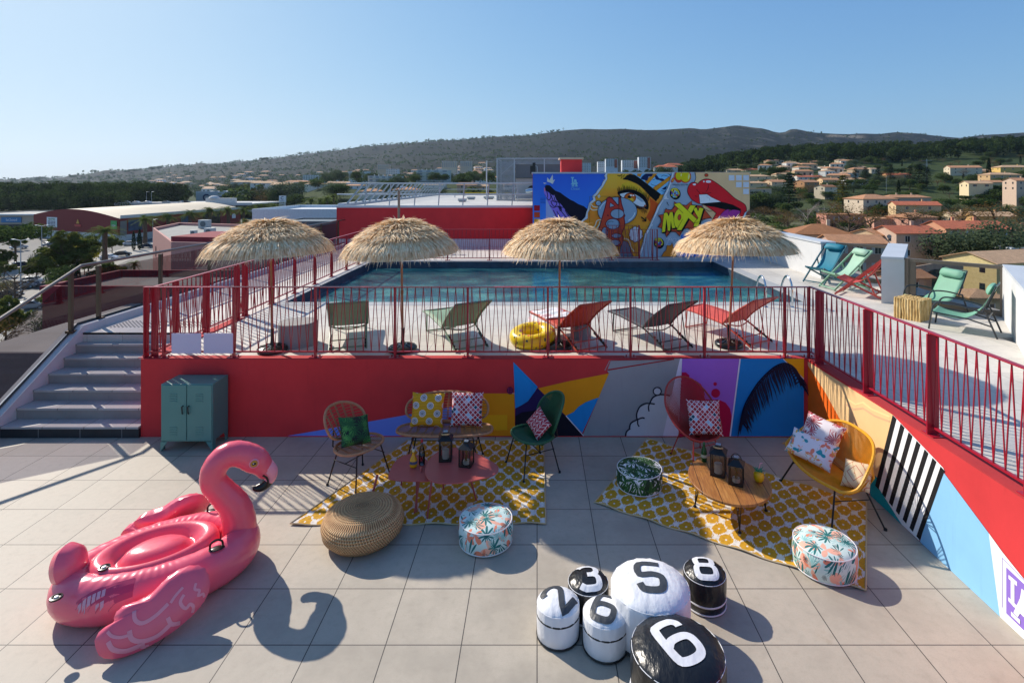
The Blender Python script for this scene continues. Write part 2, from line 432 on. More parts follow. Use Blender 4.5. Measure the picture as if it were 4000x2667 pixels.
# ================================================================ red railings
def railing(name, label, p0, p1, posts, z0=DZ, h=1.03, step=.12, flatpost=None, cat='railing', plates=True, rod=.0045):
    """p0->p1 plan line; posts = distances along it"""
    t = thing(name, label, cat, (p0[0], p0[1], z0))
    d = V((p1[0]-p0[0], p1[1]-p0[1], 0)); L = d.length; d.normalize(); n = V((-d.y, d.x, 0))
    top = h; bot = .085
    MB().bar(V((0, 0, top-.005))-d*.03, d*(L+.03)+V((0, 0, top-.005)), .055, .012).build('top_rail', m_rail, t, smooth=0)
    MB().bar(V((0, 0, bot)), d*L+V((0, 0, bot)), .03, .02).build('bottom_rail', m_rail, t, smooth=0)
    for i, s in enumerate(posts):
        c = d*s; wd = flatpost[i] if flatpost else .05
        A = MX(((d.x, n.x, 0, c.x), (d.y, n.y, 0, c.y), (0, 0, 1, 0), (0, 0, 0, 1)))
        pm = MB().box(-.008 if wd > .06 else -.014, .008 if wd > .06 else .014, -wd/2, wd/2, .012, top-.012, T=A)
        po = pm.build('post', m_rail, t, smooth=0)
        if plates:
            q = MB().box(-.08, .08, -.055, .055, 0.004, .012, T=A)
            for u in (-.055, .055): q.lathe([(.012, .012), (.012, .03), (.006, .034)], A @ V((u, .02, 0)), 6)
            q.build('base_plate', m_rail, po, smooth=0)
    ed = sorted(set([0]+[round(x, 3) for x in posts]+[L]))
    for a, b_ in zip(ed, ed[1:]):
        if b_-a < .15: continue
        k = max(1, round((b_-a)/step)); st = (b_-a)/k; r_ = MB()
        for i in range(k):
            x0 = a+i*st
            for u, v in ((x0, x0+st/2), (x0+st, x0+st/2)):
                if (u == x0 and i == 0) or (u == x0+st and i == k-1): u = u+.02*(1 if u == x0 else -1)
                r_.bar(d*u+V((0, 0, bot)), d*v+V((0, 0, top-.011)), rod*2, rod*2)
        r_.build('zigzag_infill', m_rail, t, smooth=0)
    return t
fx = [-5.70, -5.44, -4.42, -3.23, -2.07, -1.01, .157, 1.36, 2.44, 3.61, 3.96]
railing('railing', 'red zigzag railing along the front of the pool deck behind the thatched parasols poles', (fx[0], 7.95), (fx[-1], 7.95), [x-fx[0] for x in fx], flatpost=[.1]+[.05]*10)
railing('railing', 'red zigzag railing coming forward along the right hand wall', (3.99, 7.95), (3.99, 1.2), [.25, 1.38, 2.45, 3.55, 4.65, 5.75, 6.7], flatpost=[.12]*7)
ly = [7.99, 8.45, 9.23, 10.17, 10.45, 11.5, 12.6, 13.74, 14.86, 16.03, 17.1, 17.95]
railing('railing', 'red zigzag railing with a gate between the stair landing and the pool', (-5.6, 7.99), (-5.6, 17.95), [y-7.99 for y in ly], flatpost=[.1, .1, .12, .12, .12, .12]+[.06]*6)
fy = [-5.6, -4.3, -2.95, -1.57, -.25, 1.1, 2.45, 3.8, 3.96]
railing('railing', 'red zigzag railing behind the pool in front of the mural', (-5.6, 17.98), (3.96, 17.98), [x+5.6 for x in fy], step=.135, flatpost=[.05]*8+[.14])
g = thing('gate', 'small red zigzag gate standing at the mural end of the far railing', 'gate', (2.35, 18.45, DZ))
m1 = MB().bar((0, 0, 1.12), (1.1, 0, 1.12), .04, .015).bar((0, 0, .2), (1.1, 0, .2), .03, .02).bar((0, 0, .2), (0, 0, 1.12), .03).bar((1.1, 0, 0), (1.1, 0, 1.12), .05)
m1.build('gate_frame', m_rail, g, smooth=0)
m1 = MB()
for i in range(8):
    for u in (0, .135): m1.bar((i*.135+u, 0, .2), (i*.135+.067, 0, 1.11), .009)
m1.build('zigzag_infill', m_rail, g, smooth=0)
h_ = thing('gate_lever', 'steel lever handle mounted on the landing gate post', 'handle', (-5.6, 10.42, DZ))
MB().tube([(-.02, 0, .72), (-.09, 0, .72), (-.09, .12, .72)], .01).build('lever', M('brushed_steel', '#b9bcc0', .25, .9), h_)
MB().tube([(-.045, .15, .5), (-.045, .15, .85)], .012).build('lock_plate', M('brushed_steel'), h_)
for px in (730, 856):
    a = PF(px, 1385, DZ)
    X0 = (673-CX)/FX*7.93 if px == 730 else (798-CX)/FX*7.93
    bd = thing('notice_board', 'blank white board tied low on the red railing, '+('nearer the stairs' if px == 730 else 'nearer the concrete table'), 'board', (X0, 7.925, DZ+.07), group='blank white boards on the railing')
    MB().box(0, .425, -.012, 0, 0, .29).build('panel', M('white_board', '#cfc8dc', .5), bd, smooth=0)
    MB().box(-.0, .425, .0005, .004, .27, .285).build('backing_strip', M('grey_strip', '#777777', .5), bd, smooth=0)
# ================================================================ glass balustrade on the left
gb = thing('glass_balustrade', 'bronze balustrade of smoked glass following the stairs and the ramp', 'balustrade')
XG = XL-.12
line = [(6.2, -.02), (7.72, .22), (9.3, DZ+.12), (22.2, DZ+.12)]
def gz(y):
    for (a, za), (b_, zb) in zip(line, line[1:]):
        if y <= b_: return za+(zb-za)*(y-a)/(b_-a)
    return line[-1][1]
hz = lambda y: gz(y)+(.95 if y > 9.4 else 1.0)
MB().tube([(XG, 6.2, hz(6.2)), (XG, 9.38, hz(9.4)), (XG-.0, 22.2, hz(22))], .028, 10).build('handrail', M('brushed_bronze', '#8d8378', .3, .8), gb)
MB().tube([(XG, y, gz(y)+.02) for y in (6.2, 7.72, 9.3, 22.2)], .022, 4).build('bottom_channel', m_bronze, gb)
ps = [6.5, 7.6, 9.17, 9.75, 11.35, 13.05, 14.7, 16.4, 18.1, 19.8, 21.5]
for y in ps:
    q = MB().box(XG-.03, XG+.03, y-.025, y+.025, gz(y), hz(y)).build('post', m_bronze, gb, smooth=0)
    MB().box(XG-.05, XG+.07, y-.06, y+.06, gz(y)-.01, gz(y)+.03).build('base_plate', m_bronze, q, smooth=0)
for a, b_ in zip(ps, ps[1:]):
    a2, b2 = a+.06, b_-.06
    MB().add([(XG, a2, gz(a2)+.05), (XG, b2, gz(b2)+.05), (XG, b2, hz(b2)-.06), (XG, a2, hz(a2)-.06)], [(0, 1, 2, 3)]).build('glass_pane', m_glass, gb, smooth=0)
# ================================================================ white parapets and glass panels on the right
def wallblock(label, pts, z1, over=.03, name='parapet_wall'):
    t = thing(name, label, 'parapet wall', (0, 0, 0))
    MB().prism(pts, DZ-.3, z1-.05).build('wall', m_white, t, smooth=0)
    cx = sum(p[0] for p in pts)/len(pts); cy = sum(p[1] for p in pts)/len(pts)
    pp = []
    for p in pts:
        d = V((p[0]-cx, p[1]-cy)); pp.append((p[0]+(over if d.x > 0 else -over), p[1]+(over if d.y > 0 else -over)))
    MB().prism(pp, z1-.05, z1).build('coping', m_cap, t, smooth=0)
    return t
PZ = 2.11
wallblock('long white parapet wall right of the pool beyond the teal deck chair', [(7.55, 14.5), (7.9, 14.5), (7.9, 24.4), (7.55, 24.4)], PZ)
wallblock('white pillar block standing between the two glass panels', [(7.31, 11.58), (7.7, 11.43), (9.45, 13.9), (9.1, 14.15)], PZ)
wallblock('white parapet wall at the right edge behind the low green chair', [(6.35, 6.9), (6.75, 6.6), (9.25, 10.1), (8.87, 10.4)], PZ)
q = MB().box(-.15, .15, -.02, 0, DZ, PZ-.3, T=MX.Translation((7.2, 8.05, 0)) @ MX.Rotation(R(54), 4, 'Z')); 
def gpanel(label, a, b_, z1=PZ-.02):
    t = thing('glazed_balustrade', label, 'glass panel', (a[0], a[1], 0)); d = V((b_[0]-a[0], b_[1]-a[1], 0)); L = d.length
    t.rotation_euler = (0, 0, math.atan2(d.y, d.x))
    MB().box(0, .1, -.06, .06, DZ, z1).box(L-.1, L, -.06, .06, DZ, z1).box(.1, L-.1, -.04, .04, z1-.07, z1-.003).box(.1, L-.1, -.03, .03, DZ, DZ+.1).build('frame', m_bronze2, t, smooth=0)
    MB().box(.1, .22, -.02, .02, DZ+.1, z1-.07).build('post_cover', m_bronze2, t, smooth=0)
    MB().poly([(.22, 0, DZ+.1), (L-.1, 0, DZ+.1), (L-.1, 0, z1-.07), (.22, 0, z1-.07)]).build('glass_pane', glass('clear_glass', '#c9c6c2'), t, smooth=0)
gpanel('bronze framed glass panel behind the teal and red deck chairs', (7.72, 14.75), (9.05, 13.55))
gpanel('bronze framed glass panel behind the two low green chairs', (7.74, 11.52), (8.93, 10.36))
# ================================================================ rooftop of the wing behind the pool
RZ = 2.72
rf = thing('red_rooftop_wing', 'long red rendered wing with pale gravel roof behind the pool', 'building')
MB().box(-8.2, 7.2, 22.3, 46, -17, RZ-.05).build('wall', m_red, rf, smooth=0)
MB().box(-7.9, 7.0, 22.5, 45.7, RZ-.05, RZ+.002).build('roof_membrane', M('pale_roof_membrane', '#bcbab4', .8, 0, .12, .6, .1, 12, dirt='#8d8a80'), rf, smooth=0)
MB().box(-8.22, 7.2, 22.28, 22.5, RZ-.05, RZ+.04).box(-8.22, -7.95, 22.5, 46, RZ-.05, RZ+.12).box(-8.22, 7, 45.6, 46, RZ-.05, RZ+.12).build('parapet_flashing', m_cap, rf, smooth=0)
MB().box(-8.2, -.2, 22.12, 22.29, DZ, DZ+.28).build('plinth', m_white, rf, smooth=0)
mg = M('galvanised_steel', '#a9b3ba', .45, .6, .1, 20)
gr = thing('roof_guard_rail', 'galvanised guard rail around the pale roof with leaning side posts', 'guard rail')
q = MB()
for z in (3.66, 3.2): q.tube([(-8.0 if z > 3.5 else -8.4, 22.9, z), (-.2, 22.9, z)], .032, 6)
q.build('front_bars', mg, gr)
for x in (1432, 1527, 1625, 1719, 1814, 1910, 2006):
    X0 = (x-CX)/FX*22.9; MB().tube([(X0-.07, 22.9, RZ), (X0, 22.9, 3.66)], .026, 6).build('post', mg, gr)
q = MB()
for z, o in ((3.66, -.0), (3.2, .35)): q.tube([(-7.3-o, 22.9, z), (-7.3-o, 44, z)], .022, 6)
q.tube([(-7.3, 44, 3.66), (3, 44, 3.66)], .022, 6); q.tube([(-7.3, 44, 3.2), (3, 44, 3.2)], .022, 6); q.build('side_bars', mg, gr)
for i in range(22):
    y = 22.9+i*1.0; MB().bar((-8.05, y, RZ), (-7.3, y, 3.66), .075, .06).build('leaning_post', mg, gr)
# perforated cage with air units
q = Mat('perforated_metal', .5, .5); x, y, z = q.world()
hx = ((x+y)*22+(z*22).floor()*.5).fract()-.5; hy = (z*22).fract()-.5
hole = (hx*hx+hy*hy) < .13
q.color('#8f979c'); tr = q.nt.nodes.new('ShaderNodeBsdfTransparent'); mx = q.nt.nodes.new('ShaderNodeMixShader')
q.nt.links.new(hole.o, mx.inputs[0]); q.nt.links.new(q.b.outputs[0], mx.inputs[1]); q.nt.links.new(tr.outputs[0], mx.inputs[2]); q.nt.links.new(mx.outputs[0], q.nt.nodes['Material Output'].inputs[0])
cg = thing('plant_screen', 'tall perforated grey metal screen around the rooftop air units', 'metal screen')
q2 = MB(); x0, x1, y0, y1, zt = -2.2, 1.6, 30, 33.2, 5.04
for a, b_ in (((x0, y0), (x1, y0)), ((x0, y0), (x0, y1)), ((x0, y1), (x1, y1)), ((x1, y0), (x1, y1))):
    if (a, b_) == ((x0, y0), (x1, y0)): q2.poly([(a[0]+.95, a[1], 4.72), (b_[0], b_[1], 4.72), (b_[0], b_[1], zt), (a[0]+.95, a[1], zt)]); q2.poly([(a[0], a[1], RZ), (a[0]+.93, a[1], RZ), (a[0]+.93, a[1], zt), (a[0], a[1], zt)])
    else: q2.poly([(a[0], a[1], RZ), (b_[0], b_[1], RZ), (b_[0], b_[1], zt), (a[0], a[1], zt)])
q2.build('perforated_sheet', q.m, cg, smooth=0)
q2 = MB()
for xx in (x0, x0+.95, x0+2.6, x1): q2.bar((xx, y0-.03, RZ), (xx, y0-.03, zt), .06)
q2.bar((x0, y0-.03, zt), (x1, y0-.03, zt), .05); q2.bar((x0, y1, RZ), (x0, y1, zt), .06); q2.bar((x0, y0, zt), (x0, y1, zt), .05); q2.bar((x0, y1, 4.2), (x0+.9, y1, 5), .05)
q2.build('frame', mg, cg, smooth=0)
ml = M('louvre_grey', '#5f676c', .5, .2, .1, 3)
au = thing('air_handling_unit', 'large grey air handling unit inside the perforated screen', 'air unit')
MB().box(x0+1.0, x1-.1, y0+.15, y0+1.6, RZ+1.25, zt-.32).build('casing', ml, au, smooth=0)
mw_ = M('unit_casing', '#b4b7b6', .5, .1, .06, 4)
MB().box(x0+1.0, x1-.1, y0+.4, y0+1.5, RZ+.1, RZ+1.22).build('lower_unit', mw_, au, smooth=0)
q3 = MB()
for k in range(22): q3.box(x0+1.0, x1-.1, y0+.1, y0+.14, RZ+1.25+k*.03, RZ+1.262+k*.03)
MB().tube([(-.3, 29.6, 3.35), (-.3, 30.4, 3.35)], .2, 16).build('fan_port', M('dark_rubber', '#202224', .6), au)
du = thing('duct_pipe', 'shiny silver duct pipe in front of the rooftop air unit', 'duct')
MB().tube([(-.6, 28.5, 3.24), (-.4, 28.5, 3.27), (1.3, 28.5, 3.27)], [.1, .15, .15], 14).build('pipe', M('foil_duct', '#aebfca', .25, .8), du)
MB().bar((-.1, 28.5, RZ), (-.1, 28.5, 3.14), .05).bar((.25, 28.5, RZ), (.25, 28.5, 3.14), .05).box(-.35, -.05, 28.35, 28.65, 3.1, 3.14).build('support', mg, du, smooth=0)
an = thing('tv_antenna', 'rake shaped television antenna on a thin mast by the metal screen', 'antenna', (-1.0, 28, RZ))
MB().tube([(0, 0, 0), (0, 0, .95)], .015, 6).build('mast', mg, an)
q3 = MB().tube([(-.75, 0, .7), (.05, 0, .7)], .012, 5)
for i in range(9): q3.tube([(-.72+i*.07, -.08, .7), (-.72+i*.07, .08, .7)], .005, 4)
q3.build('boom', mg, an)
q3 = MB()
for i in range(7): q3.tube([(-.1+.04*i-.03, -.12, .95-.12*i if i < 4 else .5-.09*(i-3)), (-.1+.04*i+.08, .12, .95-.12*i if i < 4 else .5-.09*(i-3))], .006, 4)
q3.tube([(-.1, 0, 1.0), (.05, 0, .62)], .006, 4); q3.tube([(.05, 0, .7), (-.12, 0, .25)], .006, 4); q3.build('reflector', mg, an)
po = thing('roof_pole', 'thin white pole with cables on the pale roof', 'pole', ((1901-CX)/FX*31, 31, RZ)); MB().tube([(0, 0, 0), (0, 0, 2.22)], .035, 8).build('pole', m_cap, po); MB().tube([(0, 0, 2.2), (1.3, .2, 2.1)], .006, 4).build('cable', mg, po)
for i, (a, b_, lb) in enumerate([(1790, 1822, 'long low grey roof vent box nearest the guard rail'), (1826, 1856, 'low grey roof vent box right of the nearest one'), (1890, 1930, 'low grey roof vent box close to the white pole')]):
    Y = (28, 32, 33)[i]; X0 = (a-CX)/FX*Y; X1 = (b_-CX)/FX*Y
    t = thing('roof_vent', lb, 'roof vent', ((X0+X1)/2, Y, RZ)); w_ = (X1-X0)/2
    MB().box(-w_, w_, -.15, .15, .05, .17).build('cover', mw_, t, smooth=0); MB().box(-w_*.8, w_*.8, -.1, .1, 0, .05).build('base', ml, t, smooth=0)
yb = thing('yellow_safety_rail', 'low yellow rail lying across the pale roof', 'rail'); q3 = MB()
q3.bar((-5.3, 40, RZ+.25), (1, 40, RZ+.25), .05, .08); q3.bar((-5.5, 36.5, RZ+.2), (.5, 36.5, RZ+.2), .05, .08)
q3.build('rail', M('yellow_paint', '#c9a52a', .5), yb, smooth=0); MB().bar((-5.3, 40, RZ), (-5.3, 40, RZ+.25), .05).bar((1, 40, RZ), (1, 40, RZ+.25), .05).bar((-5.5, 36.5, RZ), (-5.5, 36.5, RZ+.2), .05).bar((.5, 36.5, RZ), (.5, 36.5, RZ+.2), .05).build('foot', mg, yb, smooth=0)
fl = thing('flue', 'black flue with mirror arm at the corner of the mural block', 'flue', (-.12, 20.5, 4.02)); MB().box(-.05, .06, -.05, .05, 0, .42).box(-.14, -.05, -.03, .03, .0, .3).build('pipe', M('black_plastic', '#0d0e10', .4), fl); MB().tube([(.06, 0, .3), (.12, 0, .28), (.13, 0, .05)], .012, 6).build('arm', mg, fl)
# red chimney
ch = thing('red_chimney', 'red rendered chimney with beige cap above the mural block', 'chimney', (1.5, 24, 4.0))
MB().box(-.44, .48, 0, .9, -1.5, .72).build('stack', m_red, ch, smooth=0); MB().box(-.52, .55, -.07, .97, .72, .80).build('cap', M('beige_stone', '#b8a58c', .8), ch, smooth=0)
# lamp on the far terrace
lp = thing('terrace_lamp', 'tall slim terrace lamp with two small arms rising behind the second parasol', 'lamp', ((1558-CX)/FX*21.5, 21.5, DZ))
MB().tube([(0, 0, 0), (0, 0, 2.25)], .05, 8).build('pole', M('tan_post', '#8e7b68', .5), lp)
MB().tube([(-.14, 0, 2.4), (0, 0, 2.24), (.13, 0, 2.36)], .02, 6).build('arm', M('tan_post'), lp)
MB().box(.06, .26, -.06, .06, 2.36, 2.43).build('lamp_head', m_cap, lp, bevel=.02); MB().box(-.24, -.1, -.05, .05, 2.38, 2.41).build('solar_panel', M('black_plastic'), lp)
# ================================================================ wall paintings: painted shapes laid as thin paint layers
_pm = {}
def paint(c):
    if c not in _pm: _pm[c] = plaster('paint_'+c.strip('#'), c, .05, 240, .2, .75)
    return _pm[c]
class Art:
    def __init__(s, fn, n, eps=.0006, clamp=None):
        s.fn = fn; s.n = V(n); s.ep = eps; s.k = 2; s.mb = MB(); s.mats = []; s.idx = {}; s.cl = clamp
    def mi(s, c):
        if c not in s.idx: s.idx[c] = len(s.mats); s.mats.append(c if not isinstance(c, str) else paint(c))
        return s.idx[c]
    def put(s, pts, c):
        if s.cl: pts = [s.cl(p) for p in pts]
        o = s.n*(s.ep*s.k); s.mb.poly([s.fn(*p)+o for p in pts], s.mi(c))
    def p(s, c, pts): s.k += 1; s.put(pts, c); return s
    def e(s, c, cx, cy, rx, ry=None, ol=0, oc='#0d0c10', rot=0, n=26):
        ry = rx if ry is None else ry
        if ol: s.k += 1; s.put(ell(cx, cy, rx+ol, ry+ol, n, rot=rot), oc)
        s.k += 1; s.put(ell(cx, cy, rx, ry, n, rot=rot), c); return s
    def s(s, c, w, pts, closed=False, sm=0):
        if sm: pts = sp2(pts, sm, closed)
        s.k += 1
        for q in ribbon(pts, w, closed): s.put(q, c)
        return s
    def po(s, c, pts, ol=8, oc='#0d0c10', sm=0):
        if sm: pts = sp2(pts, sm, True)
        s.p(c, pts); s.s(oc, ol, pts, True); return s
    def text(s, c, txt, x, y, size, slant=0, sx=1, bold=0):
        cu = bpy.data.curves.new('t', 'FONT'); cu.body = txt; cu.size = size; cu.shear = slant; cu.offset = bold; cu.resolution_u = 2
        o = bpy.data.objects.new('t', cu); dg = bpy.context.evaluated_depsgraph_get()
        me = o.to_mesh(); s.k += 1
        vs = [(x+v.co.x*sx, y-v.co.y) for v in me.vertices]
        if s.cl: vs = [s.cl(p) for p in vs]
        s.mb.add([s.fn(*p)+s.n*(s.ep*s.k) for p in vs], [tuple(f.vertices) for f in me.polygons], s.mi(c))
        o.to_mesh_clear(); bpy.data.objects.remove(o); bpy.data.curves.remove(cu); return s
    def build(s, name, parent): return s.mb.build(name, s.mats, parent, smooth=0)
BK = '#0d0c10'
# ---------------- mural block behind the pool
MX0, MX1, MY0 = -.16, 7.375, 18.95
blk = thing('mural_block', 'white capped block wall covered by the big colourful eye and lips mural', 'building')
MB().box(MX0, MX1, MY0, 24, DZ, 4.0).box(MX0, MX1, 21.9, 24.2, 0, 3.9).build('wall', plaster('pink_render', '#b9405a'), blk, smooth=0)
MB().box(MX0-.03, MX1+.03, MY0-.03, 24.05, 4.0, 4.05).build('coping', m_cap, blk, smooth=0)
q = Mat('mural_orange', .75); x, y, z = q.world()
g1 = q.noise(.8, 3); t_ = ((z-1.1)/2.9)+(g1-.5)*.5
k = q.ramp(t_, [(.0, '#f0a028'), (.35, '#ffae28'), (.6, '#ff9324'), (.78, '#ffb82e'), (1, '#ffc232')]); q.color(k); q.bump(q.noise(220, 2), .3, .004); m_or = q.m
q = Mat('mural_blue', .75); x, y, z = q.world()
k = q.ramp(((z-1.1)/2.9)+(q.noise(.7, 3)-.5)*.4, [(0, '#4f9cf8'), (.5, '#3a88f4'), (1, '#3468e0')]); q.color(k); q.bump(q.noise(220, 2), .3, .004); m_bl = q.m
fnm = lambda x, y: P(2060+x/4.3545, 660+y/4.3545, MY0)
A = Art(fnm, (0, -1, 0), .0004, clamp=lambda p: (min(3770, max(92, p[0])), min(1484, max(62, p[1]))))
TL = [(1355, 62), (1330, 120), (1345, 165), (1300, 235), (1275, 290), (1200, 385), (1185, 415), (1125, 470), (1140, 530), (1062, 590), (1052, 665), (1015, 740), (1005, 830), (940, 880), (905, 925), (870, 980), (800, 1120), (740, 1250), (640, 1484)]
TR = [(2471, 62), (2430, 230), (2385, 350), (2345, 430), (2300, 530), (2230, 640), (2185, 750), (2125, 880), (2085, 980), (2010, 1110), (1980, 1250), (1935, 1380), (1900, 1484)]
A.p(m_bl, [(92, 62), (3770, 62), (3770, 1484), (92, 1484)])
A.po('#17152a', [(300, 290), (330, 275), (380, 282), (430, 330), (480, 375), (560, 405), (640, 465), (730, 525), (790, 552), (870, 602), (960, 635), (1025, 690), (990, 790), (930, 900), (870, 1000), (780, 1200), (600, 1300), (600, 900), (480, 520), (400, 430), (340, 380), (310, 470), (282, 400), (310, 380)], 3)
A.p('#9a7ee8', [(285, 320), (305, 372), (330, 382), (400, 430), (450, 460), (490, 530), (560, 590), (640, 690), (705, 790), (795, 860), (780, 940), (820, 1200), (540, 1250), (520, 870), (440, 760), (400, 660), (350, 560), (315, 470), (280, 400)])
A.p('#a9b8ea', [(315, 500), (318, 1200), (640, 1250), (560, 940), (500, 850), (440, 740), (385, 640), (350, 570)])
A.p('#9a86dc', [(400, 430), (470, 560), (540, 640), (620, 760), (700, 860), (740, 870), (640, 730), (560, 640), (500, 540), (455, 440), (430, 470)])
for s_ in ([(330, 385), (345, 450), (335, 500), (370, 530), (400, 480), (385, 420)], [(400, 545), (420, 600), (460, 640), (500, 600), (480, 560), (410, 545)], [(400, 440), (440, 540), (470, 560)], [(460, 480), (470, 540), (540, 580), (560, 640), (620, 660)], [(380, 620), (440, 660), (520, 640), (560, 720)], [(500, 720), (560, 820), (620, 900)], [(560, 700), (640, 800), (700, 890), (770, 920)], [(440, 700), (520, 860), (560, 900)], [(640, 700), (700, 800), (780, 860)], [(660, 930), (720, 880), (790, 870)]):
    A.s('#231a45', 13, s_, sm=4)
A.p('#231a45', [(510, 625), (580, 640), (590, 720), (560, 690)]); A.p('#e58aa8', [(282, 320), (300, 325), (310, 375), (285, 385)])
A.p('#e7e3da', [(333, 215), (340, 145), (378, 190), (430, 95), (437, 195), (470, 180), (430, 258), (390, 235)]); A.p('#e7e3da', [(270, 232), (335, 245), (285, 257)])
LB = '#8fd0ea'
for r_ in ((742, 140, 793, 158), (757, 150, 779, 262), (740, 250, 830, 268), (808, 236, 832, 268)): A.p(LB, [(r_[0], r_[1]), (r_[2], r_[1]), (r_[2], r_[3]), (r_[0], r_[3])])
A.p(LB, [(795, 180), (832, 180), (850, 290), (822, 290), (818, 255), (797, 255), (785, 290), (762, 290), (795, 200)]); A.p(m_bl, [(811, 205), (816, 240), (800, 240)]); A.p(LB, [(752, 286), (800, 286), (800, 302), (752, 302)]); A.p(LB, [(812, 286), (857, 286), (857, 302), (812, 302)]); A.p(LB, [(792, 252), (860, 252), (860, 236), (835, 236), (835, 246), (792, 246)])
A.text(LB, 'Ciotat', 730, 356, 62, .35)
for i, c in enumerate(('#b0182f', '#d2502a', '#e9a82c')): A.p(c, [(115, 620+i*114), (212, 620+i*114), (212, 712+i*114), (115, 712+i*114)])
for i in range(4): A.s('#20458f', 6, [(220, 502+i*26), (310, 502+i*26)])
A.p(m_or, TL+TR[::-1])
# halftone dots
for i in range(9):
    for j in range(11):
        if 1370-j*19 < 1300+i*26: A.e('#ffc04a', 1300+i*26, 100+j*22, 7, n=8); A.k -= 1
A.p('#f6c32f', [(1560, 380), (1610, 260), (1700, 215), (1830, 260), (1900, 330), (1980, 400), (2040, 480), (1990, 460), (1900, 390), (1800, 350), (1690, 335)])
A.p('#e85a1c', [(2070, 480), (2180, 560), (2240, 600), (2160, 780), (2080, 900), (2020, 820), (2080, 700), (2090, 600)])
A.po('#8fd0fa', [(1700, 62), (2465, 62), (2425, 230), (2380, 350), (2340, 430), (2275, 440), (2080, 290), (1916, 165), (1830, 105)], 3)
for b_ in ([(2150, 62), (2226, 62), (2046, 260), (1996, 210)], [(2456, 100), (2446, 170), (2186, 380), (2136, 320)], [(1880, 62), (1956, 62), (1916, 140), (1860, 115)], [(1700, 62), (1790, 62), (1760, 92), (1700, 92)]): A.po('#f19a26', b_, 3)
for b_ in ([(1930, 170), (1960, 120), (2040, 70), (2130, 75), (2110, 130), (2060, 130), (2040, 200), (1990, 190)], [(2165, 120), (2200, 110), (2240, 160), (2290, 165), (2335, 190), (2290, 210), (2240, 190), (2190, 180)], [(2290, 340), (2350, 300), (2370, 290), (2350, 350), (2310, 352)]): A.p('#132a5c', sp2(b_, 4, True))
for b_ in ([(2276, 130), (2320, 110), (2390, 130), (2400, 140)], [(2100, 258), (2150, 280), (2200, 282)], [(2276, 365), (2320, 385), (2360, 375)], [(2130, 190), (2170, 175), (2200, 150)], [(2380, 80), (2420, 100), (2440, 130)]): A.s('#132a5c', 7, b_, sm=4)
A.p(BK, [(1620, 180), (1680, 120), (1740, 90), (1830, 105), (1916, 165), (2080, 290), (2270, 430), (2245, 470), (2235, 500), (2210, 520), (2186, 555), (2090, 470), (1980, 350), (1916, 290), (1850, 250), (1760, 210), (1700, 190)])
A.s(BK, 13, [(1530, 112), (1570, 125), (1612, 92), (1590, 168), (1650, 100), (1625, 180), (1700, 108)])
for q in (TL, TR):
    for w_, c in ((50, BK), (42, '#e4e6ee')):
        A.s(c, [w_*(.5+.5*abs(sin(i*1.7))) for i in range(len(q))], q)
# eye
A.p(BK, sp2([(1530, 405), (1600, 372), (1700, 350), (1800, 360), (1916, 405), (1990, 460), (2040, 540), (2062, 620), (2045, 695), (1990, 675), (1900, 680), (1820, 650), (1700, 600), (1620, 530), (1570, 470)], 4, True))
A.p('#e9eef4', sp2([(1572, 432), (1640, 412), (1740, 404), (1830, 435), (1916, 485), (1980, 545), (2010, 610), (1975, 640), (1900, 635), (1800, 605), (1720, 575), (1640, 520), (1600, 470)], 4, True))
A.p('#9fb6c8', [(1800, 430), (1916, 487), (1990, 560), (1940, 560), (1860, 500)])
A.e('#b23a16', 1745, 492, 98, 82, ol=5); A.e('#e0701a', 1745, 498, 88, 72); A.e('#f6c63a', 1748, 530, 60, 38); A.e(BK, 1735, 477, 34, 26); A.p('#ffffff', [(1735, 440), (1770, 432), (1775, 455), (1760, 470)]); A.e('#ffffff', 1800, 452, 16, 12); A.e('#c86a4a', 2000, 625, 20, 15)
A.s('#c8704a', 9, [(1680, 585), (1780, 625), (1900, 655), (1990, 660)], sm=4)
r2 = random.Random(3)
for i in range(30):
    t = i/29; bx = 1545+t*500; by = 395-90*math.sin(t*2.2)*.6+t*t*200
    L = 60+60*r2.random(); dx = (t-.35)*70+r2.uniform(-12, 12); A.s(BK, [13, 8, 2], [(bx, by), (bx+dx*.4, by-L*.6), (bx+dx, by-L)])
for i in range(26):
    t = i/25; bx = 1590+t*440; by = 500+t*190-30*math.sin(t*3.1)+20; L = 40+50*r2.random(); A.s(BK, [11, 7, 2], [(bx, by), (bx-8-20*(1-t), by+L*.6), (bx-24*(1-t), by+L)])
# bubbles, figure
GY = '#9cb3ca'
A.e(GY, 1528, 718, 330, 235, ol=9); A.k -= 0
A.s('#e8eef4', 12, ell(1528, 718, 300, 205, 10, 3.3, 4.2)); A.s('#e8eef4', 16, ell(1528, 718, 298, 205, 8, .1, .9)); A.e(GY, 1205, 583, 42, 40, ol=9); A.s('#e8eef4', 8, ell(1205, 583, 28, 27, 6, 3.4, 4.8))
q = Mat('mural_red_orange', .75); x, y, z = q.world(); q.color(q.ramp((z-1.3)/2.2, [(0, '#e0642c'), (.55, '#d8452c'), (1, '#c4182a')])); q.bump(q.noise(220, 2), .3, .004); m_ro = q.m
fig = [(1350, 500), (1390, 480), (1430, 490), (1530, 610), (1550, 600), (1552, 490), (1580, 490), (1600, 600), (1635, 710), (1625, 740), (1655, 790), (1640, 830), (1652, 900), (1650, 980), (1620, 1050), (1600, 1100), (1622, 1150), (1625, 1250), (1590, 1300), (1520, 1310), (1440, 1290), (1380, 1210), (1350, 1150), (1290, 1010), (1260, 1080), (1150, 1220), (1210, 1030), (1262, 850), (1320, 650), (1345, 540)]
A.po(m_ro, fig, 15, '#6d1226')
